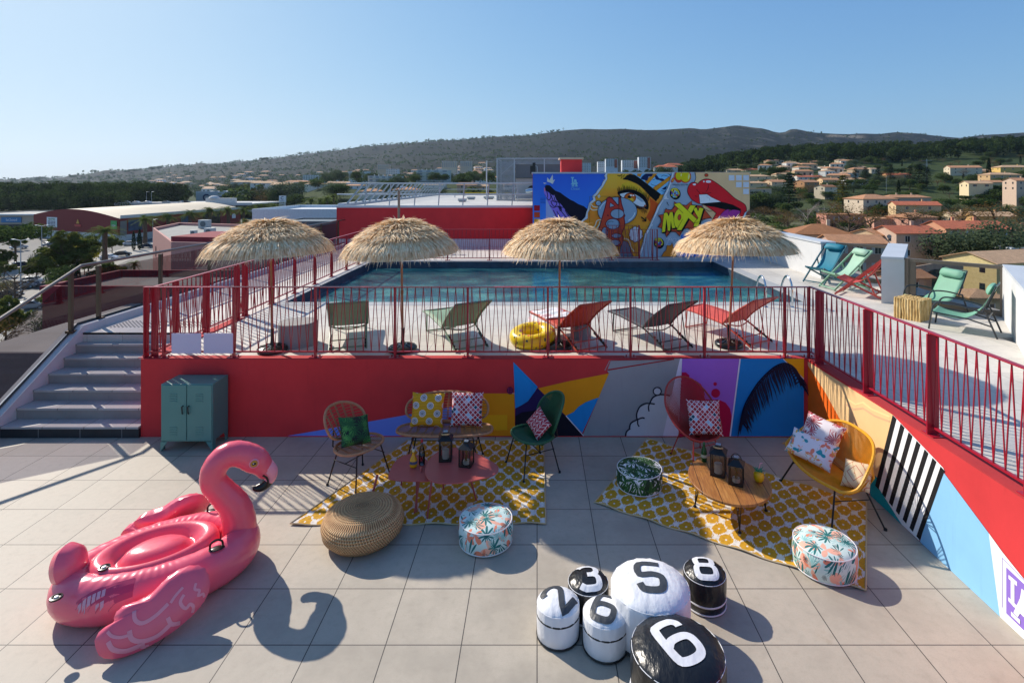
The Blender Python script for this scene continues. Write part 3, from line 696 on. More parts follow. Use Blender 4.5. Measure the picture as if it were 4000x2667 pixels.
A.po(GY, [(1405, 570), (1482, 628), (1395, 655)], 11, '#6d1226'); A.po('#6d1226', [(1365, 765), (1380, 803), (1352, 803)], 2, '#6d1226')
for e_ in ((1525, 762, 108, 76), (1450, 935, 112, 84), (1312, 1080, 46, 84), (1510, 1135, 74, 34), (1488, 1250, 82, 44)): A.e(GY, *e_, ol=13, oc='#6d1226')
A.s(BK, 8, [(1370, 960), (1365, 910), (1410, 890), (1460, 895)], sm=4)
for s_ in ([(1066, 580), (1120, 640), (1200, 650)], [(1060, 660), (1110, 700), (1190, 690)], [(1250, 860), (1180, 880), (1150, 960), (1090, 1010)], [(1640, 1180), (1720, 1210), (1760, 1330), (1810, 1400)], [(1230, 890), (1215, 950), (1170, 1020)]): A.s('#f3e6c4', 17, s_, sm=4)
A.p('#efe9d8', [(1180, 465), (1205, 450), (1222, 425), (1228, 458), (1248, 465), (1225, 480), (1215, 500), (1200, 480)])
cl = []
for i in range(9): a = 2*PI*i/9; cl += [(1840+105*cos(a+d)*k_, 1110+120*sin(a+d)*k_) for d, k_ in ((0, 1), (.18, 1.12), (.35, 1.14), (.52, 1.1))]
A.po('#eceaf2', cl, 9)
A.po('#70798c', [(1625, 1215), (1700, 1240), (1740, 1330), (1760, 1420), (1800, 1484), (1560, 1484), (1580, 1330)], 7)
for s_ in ([(1057, 1484), (1057, 468), (1555, 468), (1555, 1484)], [(1545, 470), (1545, 1484)]): A.s('#4a3a33', 4, s_)
A.s('#c9ced4', 10, [(1430, 978), (1490, 985)]); A.e('#c9ced4', 1482, 985, 12, 14, ol=2)
A.s(BK, 20, [(1930, 815), (2008, 878)]); A.s(BK, 18, [(2010, 822), (2010, 884), (1950, 884)])
# grey zone
G2 = '#a9b8ca'
A.p(G2, TR[:1]+[(2835, 62), (2848, 110), (2855, 160), (2830, 230), (2760, 240), (2712, 380), (2740, 460), (2790, 540), (2860, 570), (2930, 600), (3040, 660), (3200, 750), (3110, 900), (3080, 1000), (2900, 1484), (1900, 1484)]+TR[1:-1][::-1])
for w_, c in ((46, BK), (38, '#e9ebf1')): A.s(c, [w_*(.45+.55*abs(sin(i*2.1+1))) for i in range(len(TR))], TR)
for t_ in ([(2360, 440), (2300, 520), (2420, 510), (2370, 490)], [(2250, 720), (2190, 790), (2240, 740)], [(2120, 920), (2080, 1000), (2130, 960)]): A.po('#e9ebf1', t_, 3)
A.po('#ffcf98', [(2850, 62), (3770, 62), (3770, 1484), (3200, 1484), (3130, 860), (3000, 700), (2830, 240), (2855, 160)], 4)
A.s(BK, 9, [(2835, 62), (2850, 110), (2855, 160), (2830, 230)], sm=4)
A.p('#1f73cf', [(2570, 1484), (2605, 1120), (2700, 1100), (3770, 1100), (3770, 1484)])
for b_ in ((2565, 130, 75, 108), (2676, 130, 100, 112)): A.e('#d8402c', *b_)
for b_ in ((2569, 120, 56, 72), (2680, 132, 82, 92)): A.e('#e8d414', *b_)
A.e('#f4f0a0', 2735, 130, 12, 50, rot=.15); A.e('#f4f0a0', 2606, 105, 9, 26, rot=.15); A.e('#d8402c', 2464, 190, 24, 46, rot=.5); A.e('#f0b022', 2466, 190, 13, 28, rot=.5)
A.text('#20222c', "DÉFENSE D'AFFICHER", 2456, 276, 25, 0, 1.12, .3); A.text('#20222c', 'LOI DU 29 JUILLET 1881', 2500, 298, 15, 0, 1.1)
def grenade(cx, cy, r, cols=('#f2e23c', '#b0439c', '#e6403c', '#8fd0ee', '#6a55c0', '#f3f0e6'), seed=1):
    r3 = random.Random(seed); A.e(BK, cx+12, cy+8, r*.98, r*1.08)
    A.e(BK, cx, cy, r, r*1.06)
    for i in range(-3, 4):
        for j in range(-3, 4):
            x0, y0 = i*r*.31, j*r*.31
            q = [(x0+dx, y0+dy) for dx, dy in ((-.13*r, -.13*r), (.13*r, -.13*r), (.13*r, .13*r), (-.13*r, .13*r))]
            q = [(cx+a*.97*(1-.10*(b_/r)**2), cy+b_*(1-.06*(a/r)**2)) for a, b_ in q]
            if all(((a-cx)/(r*.95))**2+((b_-cy)/(r*1.0))**2 < 1 for a, b_ in q): A.p(r3.choice(cols), q); A.k -= 1
    A.k += 1
    A.po('#efe03a', [(cx-r*.8, cy-r*.85), (cx-r*.2, cy-r*1.1), (cx+r*.5, cy-r*.98), (cx+r*.95, cy-r*.1), (cx+r*.8, cy+r*.5), (cx+r*.7, cy), (cx+r*.35, cy-r*.7), (cx-r*.3, cy-r*.75), (cx-r*.4, cy-r*.35), (cx-r*.7, cy-r*.45)], 5, sm=0)
grenade(2500, 420, 88); grenade(2225, 1255, 84, seed=4)
# lips
LR = '#f0242f'
A.po(LR, sp2([(2886, 255), (2916, 220), (2976, 184), (3036, 172), (3096, 180), (3156, 210), (3246, 270), (3396, 390), (3516, 500), (3640, 570), (3696, 620), (3712, 700), (3690, 790), (3650, 870), (3540, 900), (3600, 760), (3610, 690), (3480, 620), (3280, 562), (3100, 590), (2926, 592), (2856, 568), (2786, 520), (2736, 450), (2711, 380), (2726, 300), (2766, 245), (2816, 228), (2866, 240)], 3, True), 9)
A.po(BK, [(2926, 595), (3280, 560), (3476, 608), (3612, 680), (3608, 712), (3516, 700), (3366, 690), (3176, 645), (3016, 622)], 3)
A.po('#fbfcff', [(2906, 435), (3046, 430), (3116, 480), (3281, 560), (2926, 592)], 7)
A.s('#b9c2cc', 5, [(3046, 435), (3040, 480), (3090, 500), (3085, 540)])
A.po(LR, [(3016, 624), (3176, 645), (3366, 692), (3280, 780), (3210, 900), (3100, 1000), (3120, 890), (3198, 752), (3090, 670)], 8)
A.po('#b83a9a', sp2([(3250, 870), (3265, 790), (3336, 710), (3410, 682), (3424, 715), (3476, 690), (3606, 712), (3576, 790), (3516, 900), (3400, 960)], 3, True), 8)
A.s(BK, 6, [(3420, 690), (3410, 745)])
A.p('#f2f3f7', [(3205, 860), (3262, 790), (3256, 850), (3230, 890)])
for e_ in ((3066, 217, 46, 22), (2989, 215, 14, 14), (2828, 265, 28, 17)): A.e('#f7eef2', *e_)
for s_ in ([(3070, 265), (3060, 330), (3030, 385)], [(2860, 345), (2890, 380), (2922, 412)], [(2838, 460), (2880, 470)], [(2960, 410), (3030, 420), (3110, 405)]): A.s('#5c0f1c', 7, s_, sm=3)
A.e('#e2502f', 3031, 108, 28, 23, ol=6)
for i, j in ((0, 0), (1, 0), (2, 0), (1, 1), (2, 1), (2, 2)): x0 = 3410+i*122; y0 = 108+j*115; A.p('#e6e8ee', [(x0, y0), (x0+96, y0), (x0+96, y0+90), (x0, y0+90)])
A.p('#8d98a8', [(3530, 62), (3500, 62), (3500, 66), (3530, 66)])
A.po('#a0604a', [(3770, 700), (3715, 745), (3680, 800), (3650, 900), (3600, 1000), (3770, 1000)], 3)
for j in range(6): A.s('#5a3328', 5, [(3660, 730+j*38), (3770, 730+j*38)]); A.s('#5a3328', 5, [(3700+(j % 2)*30, 730+j*38), (3700+(j % 2)*30, 768+j*38)])
A.po('#dfe3ee', [(3770, 685), (3712, 735), (3690, 800), (3650, 880), (3640, 830), (3680, 740)], 4)
# burst and word
A.po('#dc5430', [(2336, 680), (2440, 700), (2490, 620), (2484, 555), (2560, 600), (2690, 620), (2780, 545), (2786, 610), (2946, 625), (3006, 700), (3116, 830), (2976, 850), (2930, 900), (2940, 980), (2776, 1055), (2716, 1000), (2640, 1020), (2576, 1140), (2516, 1070), (2430, 1060), (2356, 1155), (2330, 1080), (2266, 1000), (2206, 985), (2262, 900), (2256, 830), (2216, 785), (2310, 770)], 8)
for s_ in ([(2360, 560), (2380, 600), (2400, 630)], [(2730, 1110), (2650, 1150)], [(2840, 620), (2960, 660), (3080, 720), (3130, 716)]): A.s(BK, [12, 9, 3] if len(s_) == 3 else 8, s_)
for e_ in ((2330, 640, 5), (2265, 880, 5)): pass
for s_ in ([(2340, 660), (2380, 690), (2440, 690), (2490, 640)], [(2216, 800), (2262, 850), (2262, 930), (2206, 985)], [(2600, 1100), (2560, 1060), (2440, 1060), (2360, 1130)], [(2720, 1000), (2780, 1010), (2800, 1060)], [(3110, 830), (3020, 845), (2960, 880)]): A.s(BK, 7, s_, sm=4)
YE = '#fff02a'
Mx = [(2309, 748), (2366, 740), (2391, 800), (2411, 735), (2458, 728), (2506, 1000), (2446, 1008), (2428, 880), (2416, 1048), (2376, 1052), (2352, 850), (2331, 1065), (2274, 1078)]
X1 = [(2476, 600), (2571, 570), (2916, 895), (2811, 915)]; X2 = [(2756, 615), (2851, 620), (2606, 1040), (2526, 1035)]
Yl = [(2811, 690), (2836, 655), (2868, 658), (2886, 720), (2910, 655), (2981, 668), (2890, 980), (2806, 980), (2830, 900), (2890, 830), (2846, 760)]
Oo = ell(2571, 838, 92, 172, 28, rot=.12)
for q in (Mx, Oo, X1, X2, Yl): A.p(BK, [(a+24, b_+20) for a, b_ in q]); A.s(BK, 14, [(a+12, b_+10) for a, b_ in q], True)
A.po(YE, Mx, 6); A.po(YE, Oo, 6); A.e('#dc5430', 2572, 820, 25, 46, ol=6, rot=.12); A.po(YE, X2, 6); A.po(YE, X1, 6); A.po(YE, Yl, 6); A.s(BK, 6, [(2810, 915), (2920, 900)])
A.p(YE, [(2640, 700), (2740, 790), (2700, 860), (2620, 900)])
A.text('#dfe6f0', '"MOXY"', 2330, 1235, 95, .3); A.s('#dfe6f0', 6, [(2380, 1250), (2350, 1280), (2400, 1285), (2500, 1240)], sm=4); A.s('#dfe6f0', 5, ell(2405, 1160, 20, 12, 12))
A.po('#e9892a', [(2266, 1484), (2310, 1410), (2345, 1380), (2365, 1290), (2420, 1300), (2450, 1250), (2470, 1330), (2500, 1400), (2525, 1484)], 6)
A.build('mural', blk)
# ---------------- front terrace wall painting
fnf = lambda x, y: P(1800+x/1.68, 1380+y/1.68, WY)
zt = 30; 
B = Art(fnf, (0, -1, 0), .0005, clamp=lambda p: (p[0], min(540, max(33, p[1]))))
Fz = lambda x, y: ((x-1800)*1.68, (y-1380)*1.68)
B.p('#6f8ee6', [Fz(1123, 1709), Fz(1440, 1646), Fz(1810, 1580), Fz(1810, 1709)])
B.p('#f0980f', [Fz(1800, 1536), (352, 262), (356, 545), Fz(1800, 1709)]); B.p('#f6b414', [Fz(1880, 1620), (305, 402), (305, 502), Fz(1880, 1680)]); B.e('#c0203a', *Fz(1757, 1636), 12)
B.p('#e7c0c0', [(330, 262), (352, 258), (352, 264)])
B.p('#1e90d8', [(345, 56), (505, 218), (480, 260), (440, 315), (400, 338), (357, 362)])
B.p('#2a1a55', [(357, 360), (400, 338), (440, 313), (480, 258), (505, 225), (560, 285), (700, 420), (620, 440), (357, 440)])
B.p('#120f22', [(357, 412), (400, 385), (470, 375), (560, 345), (640, 380), (700, 420), (800, 545), (357, 545)])
B.p('#f49b0e', [(508, 228), (700, 183), (972, 130), (905, 288), (860, 302), (820, 318), (775, 345), (740, 382), (690, 408)])
B.p('#1e90d8', [(690, 408), (740, 383), (775, 346), (820, 319), (860, 303), (905, 288), (797, 520)])
B.p('#9c9b9e', [(985, 42), (1437, 33), (1400, 190), (1325, 545), (797, 545), (905, 288), (972, 130), (960, 112)])
B.s('#e8e6ee', 6, [(690, 408), (806, 540)]); B.s('#b88f92', 6, [(945, 110), (977, 46)]); B.s('#9c1f28', 9, [(962, 108), (1400, 36)]); B.s('#9c1f28', 5, [(985, 45), (1390, 36)])
B.p('#e6dfee', [(1437, 33), (1452, 33), (1427, 545), (1325, 545), (1400, 190)])
cl = [(1080, 545), (1085, 515), (1112, 490), (1116, 460), (1158, 432), (1155, 400), (1170, 355), (1230, 325), (1260, 285), (1320, 268), (1385, 275), (1350, 430), (1325, 545)]
B.p('#cbc9cf', cl); DK = '#2c2836'
B.s(DK, 10, cl[:2]+[(1098, 500), (1112, 490)], sm=3); B.s(DK, 10, [(1105, 492), (1116, 455), (1158, 432), (1190, 420), (1206, 424)], sm=4); B.s(DK, 9, [(1160, 435), (1160, 460), (1170, 478)], sm=3)
B.s(DK, 10, [(1156, 432), (1153, 395), (1172, 350), (1205, 328), (1240, 326), (1272, 330)], sm=4); B.s(DK, 9, [(1236, 330), (1230, 350), (1234, 378)], sm=3); B.s(DK, 10, [(1238, 326), (1262, 285), (1310, 268), (1372, 275)], sm=4)
B.e('#cbc9cf', 1288, 246, 22, 21, ol=8, oc=DK)
B.p('#a868d4', [(1452, 33), (1827, 33), (1765, 545), (1427, 545)])
CR = '#c00846'
B.p(CR, [(1427, 545), (1440, 250), (1449, 122), (1475, 122), (1497, 140), (1500, 168), (1540, 175), (1575, 200), (1595, 240), (1600, 300), (1640, 300), (1690, 300), (1735, 320), (1765, 360), (1775, 410), (1765, 545)])
B.e(CR, 1667, 198, 12); B.e(CR, 1670, 258, 29)
B.p('#1583cf', [(1833, 33), (2112, 33), (2248, 165), (2248, 545), (1768, 545)])
B.p('#f2a60e', [(2118, 33), (2248, 33), (2248, 160)]); B.s('#f2e4e6', 5, [(2112, 33), (2248, 165)]); B.s('#eadff2', 9, [(1830, 33), (1765, 540)])
sp = sp2([(2232, 210), (2200, 110), (2130, 62), (2050, 90), (1960, 175), (1895, 270), (1855, 350), (1835, 430)], 10)
NV = '#141433'; B.s(NV, 9, sp)
r4 = random.Random(5)
for i in range(4, len(sp)):
    t = i/len(sp); x, y = sp[i]; L = (1-abs(t-.45)*1.0)
    for k_ in (1, -1):
        if k_ < 0 and i % 2: continue
        if k_ == 1: dx, dy = 60-20*t+r4.uniform(-15, 15), 175*L+r4.uniform(-20, 20)
        else: dx, dy = -75*L*.6-10, 25+90*t
        B.s(NV, [6, 9, 7, 1], [(x, y), (x+dx*.25, y+dy*.3), (x+dx*.7, y+dy*.65), (x+dx, y+dy)])
B.s(NV, [10, 16, 12, 2], [(1855, 350), (1845, 410), (1830, 460), (1822, 515)])
B.e('#3a0f2a', 325, 232, 22, 24)
for i in range(-1, 2):
    for j in range(-1, 2): B.e('#b0246a', 325+i*12, 232+j*13, 4, 5, n=8)
B.build('mural', wl)
# ---------------- side wall painting
def fns(zx, zy):
    x = 3000+zx/1.344; y = 1300+zy/1.344; Y = RX*FX/(x-CX); return V((RX, Y, min(DZ-.006, max(.002, EYE-(y-CY)*Y/FX))))
D = Art(fns, (-1, 0, 0), .0006)
D.p('#f3c98f', [(187, 136), (660, 428), (575, 800), (560, 860), (185, 535)])
D.p('#f06a12', [(187, 136), (240, 215), (300, 310), (385, 465), (480, 640), (540, 780), (185, 535)])
D.s('#f8dc9a', 9, [(415, 345), (460, 375), (500, 365), (545, 400), (640, 440)]); D.s('#e0b48a', 9, [(410, 375), (450, 400), (500, 395), (560, 435), (640, 465)])
D.p('#0fa0a4', [(500, 700), (590, 770), (640, 860), (720, 1030), (650, 960), (540, 860)])
D.p('#8cc2e8', [(927, 735), (1165, 1055), (1222, 1490), (800, 1095), (845, 940)])
D.p('#f4f3f2', [(660, 428), (920, 705), (930, 722), (880, 830), (797, 1090), (705, 1005), (575, 800)])
N = 7
for i in range(N):
    f = lambda u, a, b_: (a[0]+(b_[0]-a[0])*u, a[1]+(b_[1]-a[1])*u)
    u0, u1 = i/(N-.5), (i+.5)/(N-.5)
    T0, T1, B0, B1 = (657, 430), (930, 722), (565, 800), (800, 1088)
    D.p('#1b1a1c', [f(u0, T0, T1), f(u1, T0, T1), f(u1, B0, B1), f(u0, B0, B1)]); D.k -= 1
D.k += 1
D.p('#eef0f0', [(1163, 1050), (1235, 1150), (1500, 1480), (1700, 1950), (1222, 1490)])
PU = '#8e6fc8'
D.p(PU, [(1255, 1228), (1400, 1365), (1420, 1630), (1255, 1470)])
D.s(PU, 4, [(1234, 1440), (1234, 1180), (1450, 1400)])
for q in ([(1268, 1268), (1312, 1305), (1312, 1328), (1268, 1288)], [(1280, 1280), (1299, 1297), (1299, 1440), (1280, 1418)], [(1268, 1405), (1360, 1500), (1360, 1478), (1268, 1385)]): D.p('#f2f2f4', q)
D.p('#f2f2f4', [(1338, 1340), (1372, 1372), (1390, 1560), (1366, 1536), (1360, 1500), (1330, 1470), (1318, 1490), (1295, 1466), (1330, 1390)])
D.p('#f2f2f4', [(1283, 1460), (1330, 1505), (1330, 1528), (1283, 1482)])
D.build('mural', w2)
# ================================================================ drape tool: flat strokes laid over a curved part
def tree_of(mb): return BVHTree.FromPolygons([V(p) for p in mb.v], mb.f)
def drape(out, tree, quads, T, off=.003, m=0, reach=3):
    """quads are 2D; T maps (x,y,z) to object space; rays go along -Z of T"""
    d = (T.to_3x3() @ V((0, 0, -1))).normalized()
    for q in quads:
        vs = []
        for x, y in q:
            o = T @ V((x, y, reach)); h = tree.ray_cast(o, d)
            if h[0] is None: break
            nn = h[1] if h[1].dot(d) < 0 else -h[1]
            vs.append(h[0]+nn*off-d*off*.3)
        if len(vs) == len(q): out.add(vs, [tuple(range(len(q)))], m)
def dense(pts, step, closed=False):
    out = []; k = len(pts)
    for i in range(k if closed else k-1):
        a = V(pts[i]); b = V(pts[(i+1) % k]); n = max(1, int((b-a).length/step))
        for j in range(n): out.append(tuple(a.lerp(b, j/n)))
    if not closed: out.append(tuple(pts[-1]))
    return out
def strip(pts, w, step=.02, closed=False, across=3):
    pts = dense(pts, step, closed); qs = []
    for q in ribbon(pts, w, closed):
        L0, L1, R1, R0 = [V(p) for p in q]
        for k in range(across):
            a, b = k/across, (k+1)/across
            qs.append([tuple(L0.lerp(R0, a)), tuple(L1.lerp(R1, a)), tuple(L1.lerp(R1, b)), tuple(L0.lerp(R0, b))])
    return qs
def fillq(poly, step):
    """grid of quads inside a polygon"""
    xs = [p[0] for p in poly]; ys = [p[1] for p in poly]; out = []
    def ins(x, y):
        c = False; j = len(poly)-1
        for i in range(len(poly)):
            if (poly[i][1] > y) != (poly[j][1] > y) and x < (poly[j][0]-poly[i][0])*(y-poly[i][1])/(poly[j][1]-poly[i][1])+poly[i][0]: c = not c
            j = i
        return c
    x = min(xs)
    while x < max(xs):
        y = min(ys)
        while y < max(ys):
            if ins(x+step/2, y+step/2): out.append([(x, y), (x+step, y), (x+step, y+step), (x, y+step)])
            y += step
        x += step
    return out
# ================================================================ flamingo float
q = Mat('pink_vinyl', .28); x, y, z = q.co()
n = q.noise(5, 3); q.color(q.mix(n, '#f0566c', '#f86a7a'))
q.b.inputs['Coat Weight'].default_value = .25; q.b.inputs['Coat Roughness'].default_value = .15
q.b.inputs['Subsurface Weight'].default_value = .2; q.b.inputs['Subsurface Scale'].default_value = .04
wr = q.noise(9, 3, q.comb(x*1, y*1, z*1)); q.bump(wr, .12, .02); m_pk = q.m
def seam_mat(name, c0, c1):
    q = Mat(name, .27); x, y, z = q.co(); n = q.noise(3, 2); q.color(q.mix(n, c0, c1))
    ang = y.atan2(x)*1.0
    w_ = ((ang*46).sin()*.5+.5)*(q.noise(4, 2).ss(.3, .7)); h = w_*1.0+q.noise(14, 3)*.6
    q.bump(h, .22, .01); q.b.inputs['Coat Weight'].default_value = .25; q.b.inputs['Coat Roughness'].default_value = .12
    return q.m
m_pkseam = seam_mat('pink_vinyl_pleated', '#f05a70', '#f97084')
m_pk2 = M('light_pink_vinyl', '#f59aa6', .35, 0, .05); m_pkd = M('deep_pink_vinyl', '#e2305c', .28, 0, .05, 4, .1, 20, .01)
m_blk = M('black_vinyl', '#15120f', .3); m_wht = M('white_plastic', '#e8e6e2', .35)
AX = V((.857, .515, 0)); AY = V((-.515, .857, 0))
fl = thing('flamingo_float', 'big inflatable pink flamingo float lying on the tiles in front of the teal locker', 'pool float', (-3.42, 4.98, 0), math.atan2(.515, .857))
# body: fat ring whose section sags, local x = length
mb = MB(); NU, NVv = 72, 20
def body_pt(u, v, ra=.80, rb=.52):
    # superellipse outline of the outer edge, teardrop wider at the chest
    k = 1+.06*cos(u); rt = .165
    cx, cy = (ra-rt)*cos(u), (rb*k-rt)*sin(u)
    nx, ny = cos(u)/ra, sin(u)/(rb*k); L = math.hypot(nx, ny); nx /= L; ny /= L
    pl = 1+.012*sin(u*46)*(abs(sin(v))**.5)
    return V((cx+nx*rt*cos(v)*pl*1.0, cy+ny*rt*cos(v)*pl, .185+.19*sin(v)*pl))
mb.add([body_pt(2*PI*i/NU, 2*PI*j/NVv) for i in range(NU) for j in range(NVv)],
       [(i*NVv+j, ((i+1) % NU)*NVv+j, ((i+1) % NU)*NVv+(j+1) % NVv, i*NVv+(j+1) % NVv) for i in range(NU) for j in range(NVv)])
body = mb.build('body_ring', m_pkseam, fl, smooth=80); tb = tree_of(mb)
# seat: two concentric soft ovals
mb = MB()
prof = [(1.0, .25), (.985, .29), (.94, .335), (.84, .36), (.74, .34), (.66, .31), (.61, .27), (.575, .262), (.54, .275), (.47, .315), (.36, .345), (.2, .352), (.0001, .353)]
n = 48; vs_ = []
for r_, z_ in prof:
    for i in range(n): a = 2*PI*i/n; vs_.append((-.05+.505*r_*cos(a), .335*r_*sin(a), z_+.035))
mb.add(vs_, [(k*n+i, k*n+(i+1) % n, (k+1)*n+(i+1) % n, (k+1)*n+i) for k in range(len(prof)-1) for i in range(n)])
mb.build('seat', m_pk, fl, smooth=80)
# neck and head
NP = [(.62, .26, .155), (.61, .42, .142), (.56, .56, .134), (.47, .70, .12), (.40, .82, .113), (.405, .93, .113), (.47, 1.02, .115), (.56, 1.045, .115), (.655, 1.01, .118), (.74, .945, .122), (.80, .88, .105), (.835, .815, .082)]
path = spline([(p[0], 0, p[1]) for p in NP], 5); rr = sp1([p[2] for p in NP], 5)
mb = MB().tube(path, [r*(1+.015*sin(i*2.1)) for i, r in enumerate(rr)], 22)
mb.ball(path[-1], rr[-1]*1.0, 8)
neck = mb.build('neck', m_pk, fl, smooth=80); tn = tree_of(mb)
mb = MB().tube(spline([(.80, 0, .875), (.85, 0, .83), (.885, 0, .78), (.885, 0, .725), (.85, 0, .685)], 4), sp1([.086, .082, .072, .058, .045], 4), 18)
bk = mb.build('beak', m_pk2, fl, smooth=80)
MB().tube(spline([(.868, 0, .70), (.845, 0, .672), (.80, 0, .652), (.755, 0, .658), (.735, 0, .675)], 4), sp1([.052, .05, .043, .03, .012], 4), 14).build('beak_tip', m_blk, fl, smooth=80)
mb = MB().tube(spline([(.815, -.078, .80), (.845, -.074, .77), (.862, -.067, .72), (.858, -.056, .69)], 4), [.009]*13, 6)
mb.build('beak_line', m_blk, bk)
for s_ in (-1, 1):
    e = MB().lathe([(.033, -.02), (.033, 0), (.03, .008), (.0001, .012)], n=16); A_ = MX.Translation((.735, s_*.116, .955)) @ MX.Rotation(s_*-PI/2, 4, 'X') @ MX.Rotation(0, 4, 'Z')
    e.v = [tuple(A_ @ V(p)) for p in e.v]; ey = e.build('eye', M('eye_gold', '#c9912a', .3), fl)
    e = MB().ball(A_ @ V((0, 0, .008)), .021, 6, sz=.5); e.build('pupil', m_blk, ey)
    e = MB().ball(A_ @ V((-.006, .008*-s_, .022)), .006, 5); e.build('eye_glint', m_wht, ey)
    e = MB().lathe([(.034, -.006), (.045, .002), (.036, .012), (.034, .004)], n=18); e.v = [tuple(A_ @ V(p)) for p in e.v]; e.build('eye_rim', m_pk2, ey)
# tail
to = sp2([(-.02, -.16), (.13, -.13), (.2, .02), (.19, .17), (.08, .29), (-.07, .28), (-.17, .15), (-.18, -.02), (-.12, -.13)], 5, True)
T_ = MX.Translation((-.66, .02, .36)) @ MX.Rotation(R(62), 4, 'Z') @ MX.Rotation(R(78), 4, 'X')
mb = puff(MB(), [(a*.80, b*.68) for a, b in to], .11, T_); mb.build('tail', m_pkseam, fl, smooth=80)
# wings
wo = [(-.44, .12), (-.47, .25), (-.42, .34), (-.34, .36), (-.33, .44), (-.27, .5), (-.16, .51), (-.05, .54), (.04, .62), (.14, .69), (.27, .71), (.38, .66), (.44, .54), (.45, .40), (.40, .27), (.29, .16), (.12, .06), (-.1, 0), (-.28, .0), (-.39, .05)]
for s_ in (-1, 1):
    o2 = sp2([(a*.82, b*.66) for a, b in wo], 3, True)
    T_ = MX.Translation((.08, s_*.70, .03)) @ MX.Rotation(R(90 if s_ < 0 else 90)-s_*R(22)*-1*(-1 if s_ < 0 else -1)*(-1), 4, 'X')
    if s_ < 0: T_ = MX.Translation((.0, -.80, .02)) @ MX.Rotation(R(60), 4, 'X')
    else: T_ = MX.Translation((.0, .78, .04)) @ MX.Rotation(R(116), 4, 'X')
    mb = puff(MB(), [(a*(1+.008*sin(i*3)), b*(1+.008*sin(i*3))) for i, (a, b) in enumerate(o2)], .085, T_, c=(.0, .3), rings=8, pw=.45)
    wg = mb.build('wing', m_pkseam, fl, smooth=80)
    tw = tree_of(mb); ln = MB()
    Tw = T_ if s_ < 0 else T_ @ MX.Rotation(PI, 4, 'Y')
    mir = 1 if s_ < 0 else -1
    for st, w_ in (([(-.37, .30), (-.33, .24), (-.26, .2), (-.18, .2)], .02), ([(-.36, .2), (-.32, .11), (-.22, .05), (-.08, .06)], .03), ([(-.17, .42), (-.16, .33), (-.10, .27), (0, .3), (.1, .38)], .026), ([(-.2, .24), (-.18, .15), (-.1, .09), (.02, .09), (.12, .16)], .03), ([(-.12, .08), (-.1, .03), (-.05, .02)], .02), ([(.23, .42), (.2, .36), (.22, .3), (.25, .27), (.28, .3), (.31, .26), (.3, .2)], .022), ([(.33, .5), (.32, .44), (.36, .41), (.35, .36), (.39, .36), (.4, .32)], .018), ([(.1, .24), (.13, .16), (.2, .14)], .028), ([(.12, .38), (.16, .44), (.22, .5)], .02)):
        p_ = sp2([(a*mir*.82, b*.66) for a, b in st], 4)
        drape(ln, tw, strip(p_, [w_]*len(dense(p_, .015)), .015), Tw, .002)
    ln.build('wing_print', m_pk2 if s_ < 0 else m_pk2, wg, smooth=60)
# fittings
def on_body(x, y):
    h = tb.ray_cast(V((x, y, 3)), V((0, 0, -1))); return h[0] if h[0] else V((x, y, .35))
for x_, y_ in ((.42, -.33), (.40, .36)):
    p_ = on_body(x_, y_); h = MB(); 
    h.lathe([(.07, .0), (.062, .006), (.02, .012)], p_, 16, sy=.6)
    h.tube(spline([(p_.x-.05, p_.y, p_.z), (p_.x-.045, p_.y-.01, p_.z+.06), (p_.x+.0, p_.y-.012, p_.z+.085), (p_.x+.045, p_.y-.01, p_.z+.06), (p_.x+.05, p_.y, p_.z)], 3), .009, 8); h.build('grab_handle', m_blk, fl)
for x_, y_ in ((-.52, -.16), (-.68, -.33)):
    p_ = on_body(x_, y_) if x_ < -.6 else V((-.40, -.16, .385)); h = MB().lathe([(.045, .0), (.043, .012), (.032, .014), (.03, .004), (.001, .003)], p_+V((0, 0, .0)), 18); o_ = h.build('valve', m_blk, fl)
    MB().lathe([(.016, .004), (.014, .016), (.001, .017)], p_, 10).build('valve_cap', m_wht, o_)
# safety print
pr = MB(); T_ = MX.Translation((-.36, -.42, 0)) @ MX.Rotation(R(-8), 4, 'Z')
drape(pr, tb, fillq([(-.24, -.055), (.20, -.055), (.20, .055), (-.24, .055)], .018), T_, .0015); pr.build('warning_panel', M('print_maroon', '#c23a60', .35), fl, smooth=60)
pr = MB()
for i in range(7):
    for j in range(2): drape(pr, tb, fillq([(-.22+i*.032, -.04+j*.045), (-.196+i*.032, -.04+j*.045), (-.196+i*.032, -.01+j*.045), (-.22+i*.032, -.01+j*.045)], .008), T_, .003)
pr.build('warning_pictograms', M('print_pale', '#d9a3b2', .35), fl, smooth=60)
